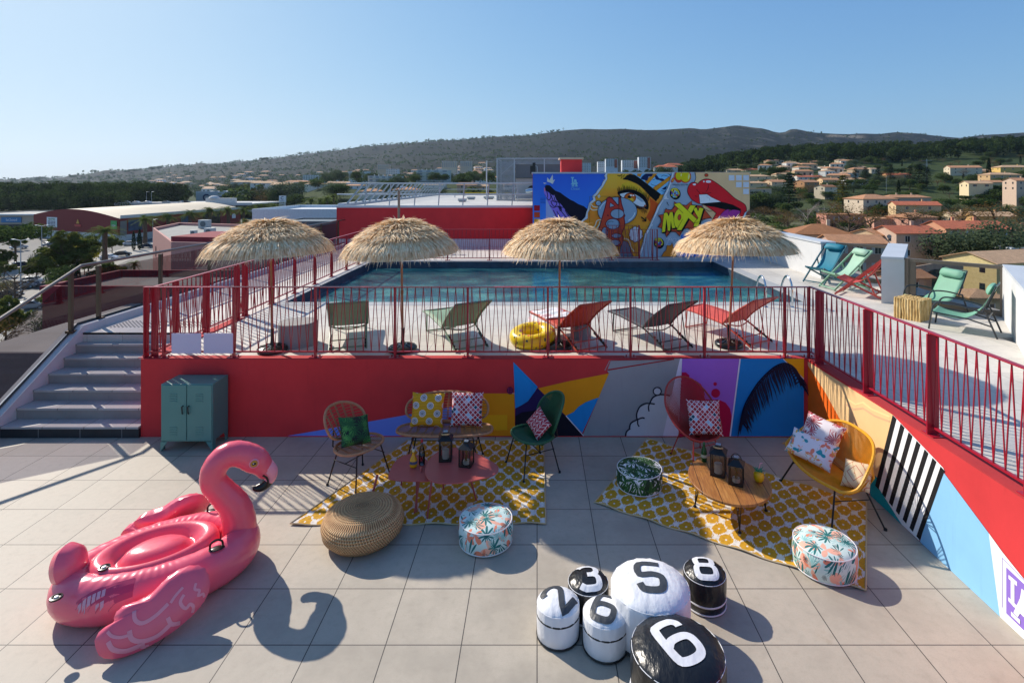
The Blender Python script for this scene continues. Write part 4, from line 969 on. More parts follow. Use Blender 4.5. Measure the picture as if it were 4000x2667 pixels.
# ================================================================ locker
TE = '#4f8781'; m_te = M('teal_lacquered_steel', TE, .38, 0, .03)
lk = thing('locker_cabinet', 'teal two door metal locker cabinet against the red wall', 'cabinet', (0, 0, 0))
a = PF(628, 1745); b_ = PF(833, 1745)
Lx0 = -5.14; Lx1 = -4.43; Ly0 = 7.44; Ly1 = 7.82; Lt = .915
lk.location = (Lx0, Ly0, 0)
W_ = Lx1-Lx0; D_ = Ly1-Ly0
MB().box(0, W_, .012, D_, .13, Lt).build('body', m_te, lk, bevel=.006)
for i in range(2):
    d = MB().box(.012+i*W_/2, W_/2-.004+i*(W_/2-.008), 0, .012, .15, Lt-.012); dr = d.build('door', m_te, lk, bevel=.003, smooth=0)
    v = MB()
    for z0 in (.22, Lt-.24):
        for k in range(4): v.box(W_/4-.05+i*W_/2, W_/4+.05+i*W_/2, -.006, .002, z0+k*.033, z0+.012+k*.033)
    v.build('vent_louvre', m_te, dr, smooth=0)
    hx = W_/2-.045 if i == 0 else W_/2+.035
    MB().tube([(hx, 0, .62), (hx, -.03, .62), (hx+.006, -.03, .53), (hx+.003, -.012, .52)], .009, 8).build('handle', M('dark_handle', '#25393b', .3, .5), dr)
for x_ in (0, W_):
    for y_ in (0.012, D_):
        s_ = 1 if x_ == 0 else -1; yy = 1 if y_ < .1 else -1
        MB().prism([(x_, 0), (x_+s_*.09, .13), (x_, .13)] if s_ > 0 else [(x_, 0), (x_, .13), (x_+s_*.09, .13)], 0, .012, T=MX.Translation((0, y_+(0 if yy > 0 else 0), 0)) @ MX.Rotation(PI/2, 4, 'X')).box(min(x_, x_+s_*.01), max(x_, x_+s_*.01), min(y_, y_+yy*.07), max(y_, y_+yy*.07), 0, .13).build('foot', m_te, lk, smooth=0)
# ================================================================ rugs
def rug_mat(name, a=.205, b=.30):
    q = Mat(name, .85); x, y, z = q.co()
    u = x/a; v = y/b
    def cell(du, dv):
        fu = (u+du).fract()-.5; fv = (v+dv).fract()-.5
        jag = (q.wn((x*130).floor(), (y*26).floor())-.5)*.085
        d = (fu*fu*1.0+fv*fv*1.0).sqrt()
        dd = fu.abs()*.80+fv.abs()*.74
        sh = d.max(dd)+jag
        return sh, d
    s1, d1 = cell(0, 0); s2, d2 = cell(.5, .5)
    s = s1.min(s2); d = d1.min(d2)
    blob = (s < .345); hole = (d < .05)
    n = q.noise(40, 2); w_ = q.noise(3, 3)
    yel = q.mix(n, '#c08a0c', '#dba51a'); wh = q.mix(n, '#d9d2c8', '#efeae2')
    k = q.mix(blob, wh, yel); k = q.mix(hole, k, wh)
    weave = ((x*110).sin()*.5+.5)*((y*110).sin()*.5+.5)
    k = q.mix(weave*.22, k, '#6d5a30')
    q.color(k); q.bump(weave, .4, .004); return q.m
m_rug = rug_mat('ikat_rug')
def rug(label, c, seed):
    r = random.Random(seed); nx, ny = 60, 40
    cc = [V(p) for p in c]; ctr = sum(cc, V((0, 0, 0)))/4
    ex = (cc[1]-cc[0]).normalized(); rz = math.atan2(ex.y, ex.x)
    o = thing('ikat_rug', label, 'rug', (ctr.x, ctr.y, 0), rz, group='mustard and white ikat rugs'); inv = MX.Rotation(-rz, 4, 'Z')
    L = [inv @ (p-ctr) for p in cc]; mb = MB(); vs = []
    ph = r.random()*6
    for j in range(ny+1):
        for i in range(nx+1):
            u, v = i/nx, j/ny; p = (L[0]*(1-u)+L[1]*u)*(1-v)+(L[3]*(1-u)+L[2]*u)*v
            e = min(u, 1-u, v, 1-v); bu = math.exp(-e*16)
            z = .006+bu*.012*(.5+.5*sin(u*34+ph))*(1 if min(v, 1-v) < .1 else .5)
            p = p+V((0, .008*sin(u*34+ph+1)*bu, 0)); vs.append((p.x, p.y, z))
    mb.add(vs, [(j*(nx+1)+i, j*(nx+1)+i+1, (j+1)*(nx+1)+i+1, (j+1)*(nx+1)+i) for j in range(ny) for i in range(nx)])
    mb.build('woven_field', m_rug, o, smooth=60)
    h = MB(); ed = [i for i in range(nx+1)]+[(j+1)*(nx+1)-1 for j in range(1, ny+1)]+[(ny)*(nx+1)+i for i in range(nx-1, -1, -1)]+[j*(nx+1) for j in range(ny-1, 0, -1)]
    h.tube([V(vs[i])+V((0, 0, .002)) for i in ed], .008, 5, True); h.build('hem', M('rug_hem', '#c9b48c', .8), o)
    return o
rug('yellow and white patterned rug under the pair of coral tables', [PF(1133, 2052), PF(2132, 2047), PF(2124, 1722), PF(1590, 1725)], 1)
rug('yellow and white patterned rug lying askew under the oval wooden table', [PF(2322, 1965), PF(3382, 2312), PF(3385, 1966), PF(2526, 1716)], 2)
# ================================================================ cushions
def diamond_mat(name, seed=0):
    q = Mat(name, .8); x, y, z = q.co()
    u = x/.062; v = y/.062; p = u+v; r_ = u-v; a = p.floor(); b = r_.floor()
    c = q.wn(a, b, seed); fx_ = (p.fract()-.5).abs(); fy_ = (r_.fract()-.5).abs()
    bump_ = (fx_.max(fy_) > .42).max((fx_+fy_) > .82)
    k = q.ramp(c, [(0, '#a8242c'), (.3, '#b83a44'), (.5, '#c96a74'), (.68, '#8f2030'), (.8, '#a9c6dc'), (.88, '#e5b5bb'), (.94, '#1f4c60')], True)
    k = q.mix(bump_, k, '#ece4e4'); q.color(k); q.bump(q.noise(150, 2), .3, .002); return q.m
def sun_mat(name):
    q = Mat(name, .8); x, y, z = q.co()
    def cell(du, dv, s=.19):
        a = ((x/s+du+.3).fract()-.5)*s; b = ((y/s+dv+.2).fract()-.5)*s
        return (a*a+b*b).sqrt(), b.atan2(a)
    d1, a1 = cell(0, 0); d2, a2 = cell(.5, .5); first = d1 < d2; d = d1.min(d2)
    ang = a1*first+a2*(1-first); ray = ((ang*22).sin() > 0)
    k = q.mix((((y*55).fract()) < .14), '#e0a50e', '#5a3d12')
    disc = d < .043; k = q.mix(disc, k, '#ebe6e2')
    dark = (d < .037)*((d < .015)+ray*(d > .019)).min(1.0); k = q.mix(dark, k, '#1b1a2c')
    k = q.mix((d < .006), k, '#ebe6e2')
    q.color(k); q.bump(q.noise(150, 2), .3, .002); return q.m
def leaf_mat(name, bg, cols, sc_=7, th=.18, rays=9, seed=0, soft=None, bs=.9):
    """printed leaves: warped voronoi cells carrying fanned blades"""
    q = Mat(name, .75); x, y, z = q.co()
    base = bg
    k = q.mix(q.noise(20, 2), bg, bg)
    for i, (c, s2, t2, rr_) in enumerate(cols):
        off = q.comb(x+seed+i*3.1, y+i*1.7, z*bs)
        vn = q.nt.nodes.new('ShaderNodeTexVoronoi'); vn.inputs['Scale'].default_value = s2; q.nt.links.new(off, vn.inputs['Vector'])
        pos = q.nt.nodes.new('ShaderNodeVectorMath'); pos.operation = 'SUBTRACT'; q.nt.links.new(off, pos.inputs[0]); q.nt.links.new(vn.outputs['Position'], pos.inputs[1])
        sp_ = q.nt.nodes.new('ShaderNodeSeparateXYZ'); q.nt.links.new(pos.outputs[0], sp_.inputs[0])
        a, b, cz = [X(q.nt, sp_.outputs[j]) for j in range(3)]
        w3 = b+cz*.8; rid = q.wn(X(q.nt, vn.outputs['Color']), i, 0)
        ang = w3.atan2(a)+rid*6.28; d = (a*a+b*b+cz*cz).sqrt()
        blade = (ang*rr_).sin()*.5+.5; ln_ = (ang*.5).sin().abs()
        mask = ((d/(ln_*.75+.3)) < (blade*t2+t2*.35))*(rid > .12)
        k = q.mix(mask, k, c)
    q.color(k); q.bump(q.noise(160, 2), .25, .002); return q.m
def herr_mat(name):
    q = Mat(name, .8); x, y, z = q.co(); s = .05
    fx_ = (x/s).fract(); tri = ((x/(2*s)).fract()-.5).abs()*2
    vv = (y/s*.9+tri*1.0).fract(); ln_ = (fx_ < .10).max(vv < .16)
    q.color(q.mix(ln_, '#b5303c', '#eedad6')); return q.m
m_cd = diamond_mat('quatrefoil_print'); m_cs = sun_mat('sunburst_print'); m_ch = herr_mat('zigzag_print')
m_cp = leaf_mat('palm_print', '#16241f', [('#2c6a35', 7, .09, 15), ('#4f9a45', 9, .06, 19), ('#1d5a2c', 8, .07, 13)])
m_cr = leaf_mat('red_palm_print', '#efe4e2', [('#9c2a33', 6, .10, 17), ('#c2525c', 9, .05, 13)])
m_ct = leaf_mat('tropical_print', '#ece4e8', [('#2a9aa6', 8, .055, 2), ('#f0866a', 7, .05, 3), ('#e2b452', 10, .04, 5), ('#f6b59a', 9, .04, 4)])
m_fl = leaf_mat('floral_pouf_print', '#cfe3dc', [('#f5b49a', 6, .10, 3), ('#f08a6a', 5.5, .08, 4), ('#8fc2bd', 8, .06, 15), ('#15706e', 6.5, .075, 11), ('#2b3a3f', 8, .025, 17)])
m_pf = leaf_mat('leaf_pouf_print', '#ebe8e6', [('#274d22', 5.5, .13, 9), ('#3b6a2e', 7.5, .09, 12), ('#1c3a1d', 6, .12, 7), ('#2c5525', 9, .07, 8)])
q = Mat('beige_diamond_print', .8); x, y, z = q.co()
dd = x.abs()+y.abs(); k = q.mix(((dd*13).fract() < .12)*(dd < .26), '#d9c09a', '#b5584a'); k = q.mix(((x*9+y*4).fract() < .06), k, '#b98a5a'); q.color(k); m_cb = q.m
def cushion(label, m, loc, rot, w=.42, h=.42, th=.075, pipe=None, group=None, spin=0):
    t = thing('cushion', label, 'cushion', loc, 0, group); t.rotation_euler = (MX.Rotation(rot[2], 4, 'Z') @ MX.Rotation(rot[1], 4, 'Y') @ MX.Rotation(rot[0], 4, 'X') @ MX.Rotation(R(spin), 4, 'Z')).to_euler()
    n = 14; out = []
    for sx, sy, ex, ey in ((-1, -1, 1, -1), (1, -1, 1, 1), (1, 1, -1, 1), (-1, 1, -1, -1)):
        for i in range(n):
            u = i/n; a = sx+(ex-sx)*u; b = sy+(ey-sy)*u; s = 1-.075*sin(PI*u)
            out.append((a*w/2*(s if abs(ex-sx) < 1e-6 else 1), b*h/2*(s if abs(ey-sy) < 1e-6 else 1)))
    vs = []; N = 14
    mb = MB()
    for side in (1, -1):
        o = len(vs)
        for j in range(N+1):
            for i in range(N+1):
                a, b = 2*i/N-1, 2*j/N-1
                px = a*w/2*(1-.07*(1-b*b)); py = b*h/2*(1-.07*(1-a*a))
                z = th*side*(max(0, (1-a**4)*(1-b**4)))**.6*(1+.05*sin(5*a+3*b))
                vs.append((px, py, z))
        for j in range(N):
            for i in range(N):
                q = (o+j*(N+1)+i, o+j*(N+1)+i+1, o+(j+1)*(N+1)+i+1, o+(j+1)*(N+1)+i); mb.f.append(q if side == 1 else q[::-1]); mb.m.append(0)
    mb.v = vs
    mb.build('cover', m, t, smooth=80, weld=True)
    if pipe: MB().tube([(a, b, 0) for a, b in out], .005, 6, True).build('piping', pipe, t)
    return t
# ================================================================ chairs
m_leg = M('black_painted_steel', '#121212', .4); m_rat = M('rattan_cane', '#a5714a', .55, 0, .22, 12, .3, 90); m_ratl = M('rattan_binding', '#b8835c', .6, 0, .18, 25, .5, 140)
def place(o, w): o.location = w; return o
def leg_set(t, pts, m, r=.009, foot=True):
    for a, b_ in pts:
        l = MB().tube([a, b_], r, 8).build('leg', m, t)
        if foot: MB().lathe([(r*1.8, 0), (r*1.8, .018), (r, .026)], (b_[0], b_[1], b_[2]), 10).build('foot', m_leg, l)
def loop_chair(name, label, cat, loc, rz, seat, back, m_rim, m_fill, seat_bars, back_bars, legs, sh=.42, lean=.24, bz=.50, dense_=False, group=None, rim_r=.016):
    """seat = (rx, ry), back = (rx, rz): two loops of bent cane filled with rods; faces -Y"""
    t = thing(name, label, cat, loc, rz, group)
    def loop(rx, ry, pw=2.3, n=44):
        out = []
        for i in range(n):
            a = 2*PI*i/n; c, s_ = cos(a), sin(a); out.append((math.copysign(abs(c)**(2/pw), c)*rx, math.copysign(abs(s_)**(2/pw), s_)*ry))
        return out
    pw = 2.6 if seat[0] > seat[1]*1.3 else 2.2
    S = lambda x, y: V((x, y, sh+.03*(y/seat[1])**2*(1 if y < 0 else .3)+.015*(x/seat[0])**2))
    y0 = seat[1]*.86
    Bk = lambda x, z: V((x, y0+lean*(z/(2*back[1]))-.10*(x/back[0])**2, bz+z))
    MB().tube([S(x, y) for x, y in loop(seat[0], seat[1], pw)], rim_r, 8, True).build('seat_rim', m_rim, t)
    MB().tube([Bk(x, y+back[1]) for x, y in loop(back[0], back[1], pw)], rim_r, 8, True).build('back_rim', m_rim, t)
    def chord(r0, r1, u): return r1*max(0, 1-abs(u/r0)**pw)**(1/pw)
    q = MB(); n = seat_bars[0]
    for i in range(n):
        y = -seat[1]+2*seat[1]*(i+.5)/n; h = chord(seat[1], seat[0], y)
        if dense_: x = -seat[0]+2*seat[0]*(i+.5)/n; h = chord(seat[0], seat[1], x); q.tube([S(x, -h), S(x, 0)-V((0, 0, .03)), S(x, h)], .0055, 5)
        else: q.tube([S(-h, y), S(-h*.3, y)-V((0, 0, .012)), S(h*.3, y)-V((0, 0, .012)), S(h, y)], .0042, 5)
    for i in range(seat_bars[1]):
        x = -seat[0]+2*seat[0]*(i+1)/(seat_bars[1]+1); h = chord(seat[0], seat[1], x)
        for e in (-.007, .007): q.tube([S(x+e, -h)-V((0, 0, .006)), S(x*.9+e, 0)-V((0, 0, .016)), S(x*.85+e, h)-V((0, 0, .006))], .005, 5)
    q.build('seat_weave', m_fill, t)
    q = MB(); n = back_bars[0]
    for i in range(n):
        if dense_: x = -back[0]+2*back[0]*(i+.5)/n; h = chord(back[0], back[1], x); q.tube([Bk(x, back[1]-h), Bk(x, back[1]+h)], .0055, 5)
        else: z = 2*back[1]*(i+.5)/n; h = chord(back[1], back[0], z-back[1]); q.tube([Bk(-h, z), Bk(-h*.4, z), Bk(h*.4, z), Bk(h, z)], .0042, 5)
    for i in range(back_bars[1]):
        x = -back[0]+2*back[0]*(i+1)/(back_bars[1]+1); h = chord(back[0], back[1], x)
        for e in (-.007, .007): q.tube([Bk(x*.8+e, back[1]-h), Bk(x+e, back[1]+h)], .005, 5)
    q.build('back_weave', m_fill, t)
    sx, sy = seat[0]*.62, seat[1]*.66
    leg_set(t, [((a*sx, b_*sy, sh-.02), (a*(sx+.09), b_*(sy+.08), 0)) for a in (-1, 1) for b_ in (-1, 1)], m_leg)
    q = MB()
    for a in (-1, 1):
        q.tube([(a*(sx+.035), -sy-.03, sh-.13), (a*(sx+.035), sy+.03, sh-.13)], .006, 6)
        q.tube([(a*(sx), sy, sh-.02), (a*seat[0]*.6, y0+.05, sh+.0), (a*back[0]*.6, y0+lean*.35-.04, bz+back[1]*.7)], .009, 7)
    q.tube([(-sx-.035, 0, sh-.13), (sx+.035, 0, sh-.13)], .006, 6)
    q.tube([(-sx, -sy, sh-.02), (sx, -sy, sh-.02)], .007, 6); q.tube([(-sx, sy, sh-.02), (sx, sy, sh-.02)], .007, 6)
    q.build('under_frame', m_leg, t); return t
c1 = loop_chair('rattan_chair', 'rattan chair with oval back carrying the green palm leaf cushion', 'chair', V((-2.19, 6.72, 0)), R(60), (.30, .25), (.29, .175), m_ratl, m_rat, (19, 5), (11, 5), None, sh=.43)
c2 = loop_chair('rattan_bench', 'wide rattan bench with two square cushions below the red wall', 'bench', V((-1.205, 7.12, 0)), R(0), (.62, .235), (.55, .165), m_ratl, m_rat, (19, 10), (11, 9), None, sh=.43, lean=.17, bz=.47)
m_gc = M('green_cord', '#1f5434', .5, 0, .15, 8); m_gr = M('green_cord_rim', '#245c3a', .5, 0, .2, 60, .5, 120)
c3 = loop_chair('green_cord_chair', 'round green corded chair with red zigzag cushion', 'chair', V((-.06, 7.02, 0)), R(-63), (.285, .26), (.265, .235), m_gr, m_gc, (44, 0), (44, 0), None, sh=.42, lean=.20, bz=.42, dense_=True)
def at(o, x, y, z): return o.matrix_basis @ V((x, y, z))
bpy.context.view_layer.update()
cushion('palm leaf cushion lying on the left rattan chair', m_cp, at(c1, .02, .10, .58), (R(58), 0, R(56)), .42, .36, .06, spin=-14)
cushion('yellow cushion with white and black sunbursts on the rattan bench', m_cs, V((-1.45, 7.22, .66)), (R(74), R(3), R(4)), .43, .43, .065)
cushion('red and white quatrefoil cushion standing on the rattan bench', m_cd, V((-.93, 7.23, .665)), (R(74), 0, R(-3)), .43, .43, .065, group=None)
cushion('small red zigzag cushion leaning in the green corded chair', m_ch, at(c3, .0, .09, .55), (R(56), 0, R(-50)), .36, .28, .055, spin=-24)
# red egg chair
def strings_chair(): pass
t = thing('egg_chair', 'tall coral red egg shaped string chair against the purple wall panel', 'chair', V((2.12, 7.24, 0)), R(22)); t.scale = (.9, .9, .9); m_cr_ = M('coral_cord', '#a8342e', .45, 0, .08)
RM = spline([(0, .43, 1.07), (-.24, .38, 1.0), (-.40, .22, .80), (-.40, .02, .60), (-.31, -.17, .46), (-.16, -.27, .405), (0, -.295, .40), (.16, -.27, .405), (.31, -.17, .46), (.40, .02, .60), (.40, .22, .80), (.24, .38, 1.0)], 6, True)
MB().tube(RM, .014, 8, True).build('rim', m_cr_, t)
hub = V((0, -.02, .33)); q = MB(); nR = len(RM)
q.lathe([(.055, .0), (.055, .012), (.04, .012), (.04, 0)], hub, 14)
for i in range(nR):
    for e in (0, .5):
        p_ = RM[i].lerp(RM[(i+1) % nR], e); d = (p_-hub); b_ = hub+V((d.x, d.y, 0)).normalized()*.045
        md = b_.lerp(p_, .5)+V((0, .03, -.05)); q.tube([b_, md, p_], .0042, 4)
q.build('string_shell', m_cr_, t)
leg_set(t, [((a*.18, b_*.16, .36), (a*.27, b_*.26, 0)) for a in (-1, 1) for b_ in (-1, 1)], m_cr_)
q = MB()
for a in (-1, 1): q.tube([(a*.18, -.16, .36), (a*.18, .16, .36)], .008, 6); q.tube([(-.2, a*.18, .27), (.2, a*.18, .27)], .006, 6); q.tube([(a*.18, .16, .36), (a*.3, .2, .6)], .009, 6)
q.build('under_frame', m_cr_, t)
cushion('red, white and blue quatrefoil cushion in the coral egg chair', m_cd, V((2.215, 7.22, .56)), (R(62), 0, R(-4)), .44, .44, .065)
# yellow sofa
m_ye = M('yellow_cord', '#d68e08', .45, 0, .12, 14); m_yr = M('yellow_rim', '#e2a01a', .4, 0, .1, 50, .3, 90)
base = PF(3250, 2010); t = thing('string_sofa', 'yellow string two seat sofa with black legs in front of the striped wall', 'sofa', V((3.33, 6.22, 0)), R(-85))
Wd = .58
def sofaF(s_): return V((s_*Wd*.93, -.32+.12*s_*s_, .415+.03*s_*s_))
def sofaB(s_): return V((s_*Wd*.95, .36-.30*abs(s_)**3, .84-.20*abs(s_)**3))
fr = [sofaF(-1+2*i/14) for i in range(15)]; bk_ = [sofaB(1-2*i/14) for i in range(15)]
loop_ = fr+[V((Wd*1.03, -.08, .5)), ]+bk_[0:]+[V((-Wd*1.03, -.08, .5))]
MB().tube(spline(loop_, 3, True), .017, 8, True).build('rim', m_yr, t)
q = MB()
for i in range(76):
    s_ = -.985+1.97*i/75; f, b_ = sofaF(s_), sofaB(s_)
    mid = V((s_*Wd*.80, .17-.05*abs(s_), .37+.05*s_**4)); m0 = V((s_*Wd*.86, -.1, .385)); m1 = V((s_*Wd*.88, .29-.12*abs(s_)**3, .56))
    q.tube([f, m0, mid, m1, b_], .005, 4)
for i in range(14):
    u = (i+.5)/14
    for a in (-1, 1): pass
for a in (-1, 1):
    e = [V((a*Wd*1.0, -.24, .43)), V((a*Wd*1.03, -.08, .5)), V((a*Wd*1.0, .05, .58))]
    for p_ in spline(e, 6): q.tube([p_, V((a*Wd*.82, p_.y*.6+.03, .41))], .0045, 4)
q.build('string_shell', m_ye, t)
leg_set(t, [((a*.36, b_*.17, .37), (a*.50, b_*.30, 0)) for a in (-1, 1) for b_ in (-1, 1)], m_leg, .010)
q = MB()
for a in (-1, 1): q.tube([(a*.36, -.17, .37), (a*.36, .17, .37)], .009, 6); q.tube([(-.36, a*.17, .37), (.36, a*.17, .37)], .009, 6); q.tube([(a*.40, -.21, .27), (a*.40, .21, .27)], .006, 6)
q.build('under_frame', m_leg, t)
cushion('white cushion with dark red palm fans at the back of the yellow sofa', m_cr, V((3.40, 6.52, .66)), (R(56), 0, R(-50)), .46, .38, .07, spin=-8)
cushion('tropical print cushion lying in front on the yellow sofa', m_ct, V((3.20, 6.36, .56)), (R(48), 0, R(-42)), .52, .31, .065, spin=-10)
cushion('small beige cushion with red diamond on the near end of the yellow sofa', m_cb, V((3.44, 5.86, .52)), (R(50), 0, R(-62)), .30, .30, .06, spin=12)
# ---------------- coral tables
m_ct_ = M('coral_steel', '#b4514a', .42, 0, .05, 5)
def pebble(name, label, pts, z, loc, legs):
    t = thing(name, label, 'table', loc); o = sp2(pts, 6, True)
    MB().prism(o, z-.012, z).build('table_top', m_ct_, t, bevel=.004)
    for a, b_ in legs: MB().tube([(a[0], a[1], z-.012), (b_[0], b_[1], 0)], [.014, .009], 8).build('leg', m_ct_, t)
    return t
tp = lambda px, py, z: PF(px, py, z)
o1 = tp(1720, 1800, .45)
def rel(l, z, o): return [(PF(a, b_, z).x-o.x, PF(a, b_, z).y-o.y) for a, b_ in l]
A1 = V((o1.x, o1.y, 0))
big = [(1700, 1770), (1760, 1748), (1830, 1755), (1900, 1790), (1945, 1818), (1935, 1850), (1870, 1872), (1780, 1886), (1700, 1883), (1663, 1855), (1667, 1810)]
sml = [(1545, 1800), (1600, 1772), (1660, 1790), (1690, 1830), (1685, 1873), (1620, 1878), (1545, 1874), (1516, 1860)]
pebble('coral_table', 'large coral pebble shaped table with both lanterns on the left rug', rel(big, .45, A1), .45, A1, [((-.2, -.1), (-.24, -.26)), ((.30, -.02), (.42, -.02)), ((-.02, .18), (0.0, .22)), ((-.05, -.2), (-.08, -.36))])
pebble('coral_table', 'smaller coral pebble table with the two drink bottles', rel(sml, .39, A1), .39, A1, [((-.68, -.16), (-.75, -.30)), ((-.5, .12), (-.52, .3)), ((-.25, -.1), (-.22, -.24))])
# ---------------- oval wooden table
q = Mat('acacia_planks', .42); x, y, z = q.co()
pl = (x/.172).floor(); gr = q.noise(6, 6, q.comb(x*9, y*.8, pl*3)); f2 = q.noise(30, 3, q.comb(x*9, y*.6, pl))
k = q.ramp(gr*.75+q.wn(pl, 1)*.25, [(.25, '#6f3f1c'), (.45, '#9a6230'), (.62, '#b67c40'), (.85, '#cf9a58')]); k = q.mix(f2.ss(.5, .75)*.35, k, '#5c3418')
k = q.mix((((x/.172).fract()-.5).abs() > .482), k, '#1d120a'); q.color(k); q.bump(gr*.4+f2*.2, .2, .003); m_wd = q.m
cO = V((2.135, 6.07, 0)); t = thing('oval_table', 'oval plank topped coffee table on black hairpin legs', 'table', (cO.x, cO.y, 0), R(-6))
MB().prism(ell(0, 0, .435, .505, 56), .345, .372).build('table_top', m_wd, t, bevel=.004)
for a, b_ in ((-.33, .05), (.02, -.35), (.38, .05), (.06, .38)):
    l = MB(); s_ = 3*a; u = 3*b_
    for e in (-.05, .0, .05): l.tube([(a-s_*.02+e*.6, b_-u*.03+abs(e)*u*.3, .345), (a+s_*.03, b_+u*.02, .01)], .005, 6)
    l.lathe([(.02, 0), (.02, .014), (.008, .03)], (a+s_*.03, b_+u*.02, 0), 10); l.build('hairpin_leg', m_leg, t)
# ---------------- lanterns
m_lg = glass('lantern_glass', '#d8d6d0')
def lantern(label, loc, rz, w, h, solar=True, candle=True, rope=True):
    t = thing('lantern', label, 'lantern', loc, rz, 'black lanterns with candles'); a = w/2
    f = MB().box(-a, a, -a, a, 0, .015).box(-a*.95, a*.95, -a*.95, a*.95, h*.74, h*.76)
    for i in (-1, 1):
        for j in (-1, 1): f.box(i*a-.006*(1+i), i*a+.006*(1-i), j*a-.006*(1+j), j*a+.006*(1-j), .015, h*.74)
    f.build('frame', m_leg, t, smooth=0)
    MB().add([(-a*1.15, -a*1.15, h*.76), (a*1.15, -a*1.15, h*.76), (a*1.15, a*1.15, h*.76), (-a*1.15, a*1.15, h*.76), (-a*.4, -a*.4, h*.94), (a*.4, -a*.4, h*.94), (a*.4, a*.4, h*.94), (-a*.4, a*.4, h*.94), (-a*.4, -a*.4, h), (a*.4, -a*.4, h), (a*.4, a*.4, h), (-a*.4, a*.4, h)],
            [(3, 2, 1, 0), (0, 1, 5, 4), (1, 2, 6, 5), (2, 3, 7, 6), (3, 0, 4, 7), (4, 5, 9, 8), (5, 6, 10, 9), (6, 7, 11, 10), (7, 4, 8, 11), (8, 9, 10, 11)]).build('roof', m_leg, t, smooth=0)
    g = MB()
    for i in (-1, 1): g.poly([(-a*.9, i*a*.93, .02), (a*.9, i*a*.93, .02), (a*.9, i*a*.93, h*.73), (-a*.9, i*a*.93, h*.73)]); g.poly([(i*a*.93, -a*.9, .02), (i*a*.93, a*.9, .02), (i*a*.93, a*.9, h*.73), (i*a*.93, -a*.9, h*.73)])
    g.build('glass', m_lg, t, smooth=0)
    c = MB().lathe([(w*.27, .016), (w*.27, h*(.36 if rope else .2)), (w*.2, h*(.36 if rope else .2)), (.001, h*(.34 if rope else .19))], n=18).build('candle', M('cream_candle', '#dedad6', .5), t)
    if not rope:
        q = MB(); r5 = random.Random(3)
        for i in range(40): a5 = r5.random()*6.28; z5 = .04+r5.random()*h*.45; q.tube([(0, 0, z5), (.02*cos(a5), .02*sin(a5), z5+.02)], .003, 4)
        q.build('string_of_lights', M('brass_wire', '#a98a3c', .4, .5), t)
    if solar: MB().box(-a*.35, a*.35, -a*.3, a*.3, h, h+.008).build('solar_panel', M('solar_grey', '#8c97a3', .25, .3), t, smooth=0)
    hp = [(a*.6*cos(u), -a*.2-a*.9*sin(u)*.9, h*.93+.02*sin(u*1)) for u in [i*PI/10 for i in range(11)]] if rope else [(a*.7*cos(u), -a*.25*sin(u), h*.93+a*.9*sin(u)) for u in [i*PI/10 for i in range(11)]]
    MB().tube(hp, .008 if rope else .004, 7).build('handle', M('rope_beige', '#b89a6c', .8) if rope else m_leg, t)
lantern('tall black lantern with thick white candle on the coral table', PF(1741, 1793, .45)+V((0, 0, .0)), R(4), .145, .32)
lantern('black lantern holding a string of tiny lights on the coral table', PF(1822, 1815, .45), R(-12), .14, .27, rope=False)
lantern('taller black lantern with rope handle on the oval wooden table', PF(2806, 1850, .372), R(-25), .16, .33)
lantern('smaller black lantern nearest the edge of the oval wooden table', PF(2876, 1885, .372), R(-25), .15, .28, rope=False)
# ---------------- bottles
def bottle(name, label, loc, prof, m, cap, capc, fill=None, mark=None):
    t = thing(name, label, 'bottle', loc); MB().lathe(prof, n=20).build('glass_body', m, t)
    z = prof[-1][1]; r = prof[-1][0]; MB().lathe([(r*1.15, z-.012), (r*1.15, z+cap), (.001, z+cap)], n=14).build('cap', capc, t); return t
t = bottle('juice_bottle', 'round orange juice bottle on the small coral table', PF(1615, 1823, .39), [(.03, 0), (.042, .012), (.045, .05), (.04, .09), (.02, .13), (.013, .16), (.014, .19)], M('orange_juice', '#d99a12', .25), .008, M('cap_pale', '#d9cfa0', .4))
MB().lathe([(.0455, .045), (.0445, .075)], n=18).build('label', M('juice_label', '#3c4a6a', .5), t)
t = bottle('water_bottle', 'tall clear water bottle with red cap on the small coral table', PF(1648, 1812, .39), [(.034, 0), (.036, .01), (.036, .13), (.03, .17), (.015, .22), (.013, .27)], glass('bottle_glass', '#ccd3d8'), .02, M('red_cap', '#b01f28', .4))
MB().lathe([(.033, .004), (.033, .11), (.001, .11)], n=16).build('water', glass('water_fill', '#b7c3ca'), t); d = MB()
for s_ in (-1, 1): d.add([(-.0, -.0365, .055), (.008*s_, -.0365, .055), (.018*s_, -.0345, .1), (.012*s_, -.0355, .1)], [(0, 1, 2, 3)])
d.build('red_v_mark', M('red_cap'), t, smooth=0)
t = bottle('green_bottle', 'green glass bottle on the oval wooden table', PF(2750, 1800, .372), [(.03, 0), (.034, .01), (.034, .1), (.028, .14), (.013, .18), (.012, .21)], M('green_bottle_glass', '#0f4a1c', .12), .01, M('cap_green', '#2a6a3a', .4))
MB().lathe([(.0345, .05), (.0345, .085)], n=18).build('label', M('label_yellow', '#b8b49a', .5), t)
t = thing('pineapple_cup', 'yellow plastic pineapple cup with green leaves and pink straw', 'cup', PF(2964, 1880, .372))
MB().lathe([(.03, 0), (.048, .02), (.056, .055), (.053, .09), (.04, .118), (.032, .122)], n=22, wob=lambda a, z: 1+.035*sin(a*9+z*110)*sin(z*110)).build('cup', M('yellow_plastic', '#e2b00e', .3), t, smooth=60)
q = MB()
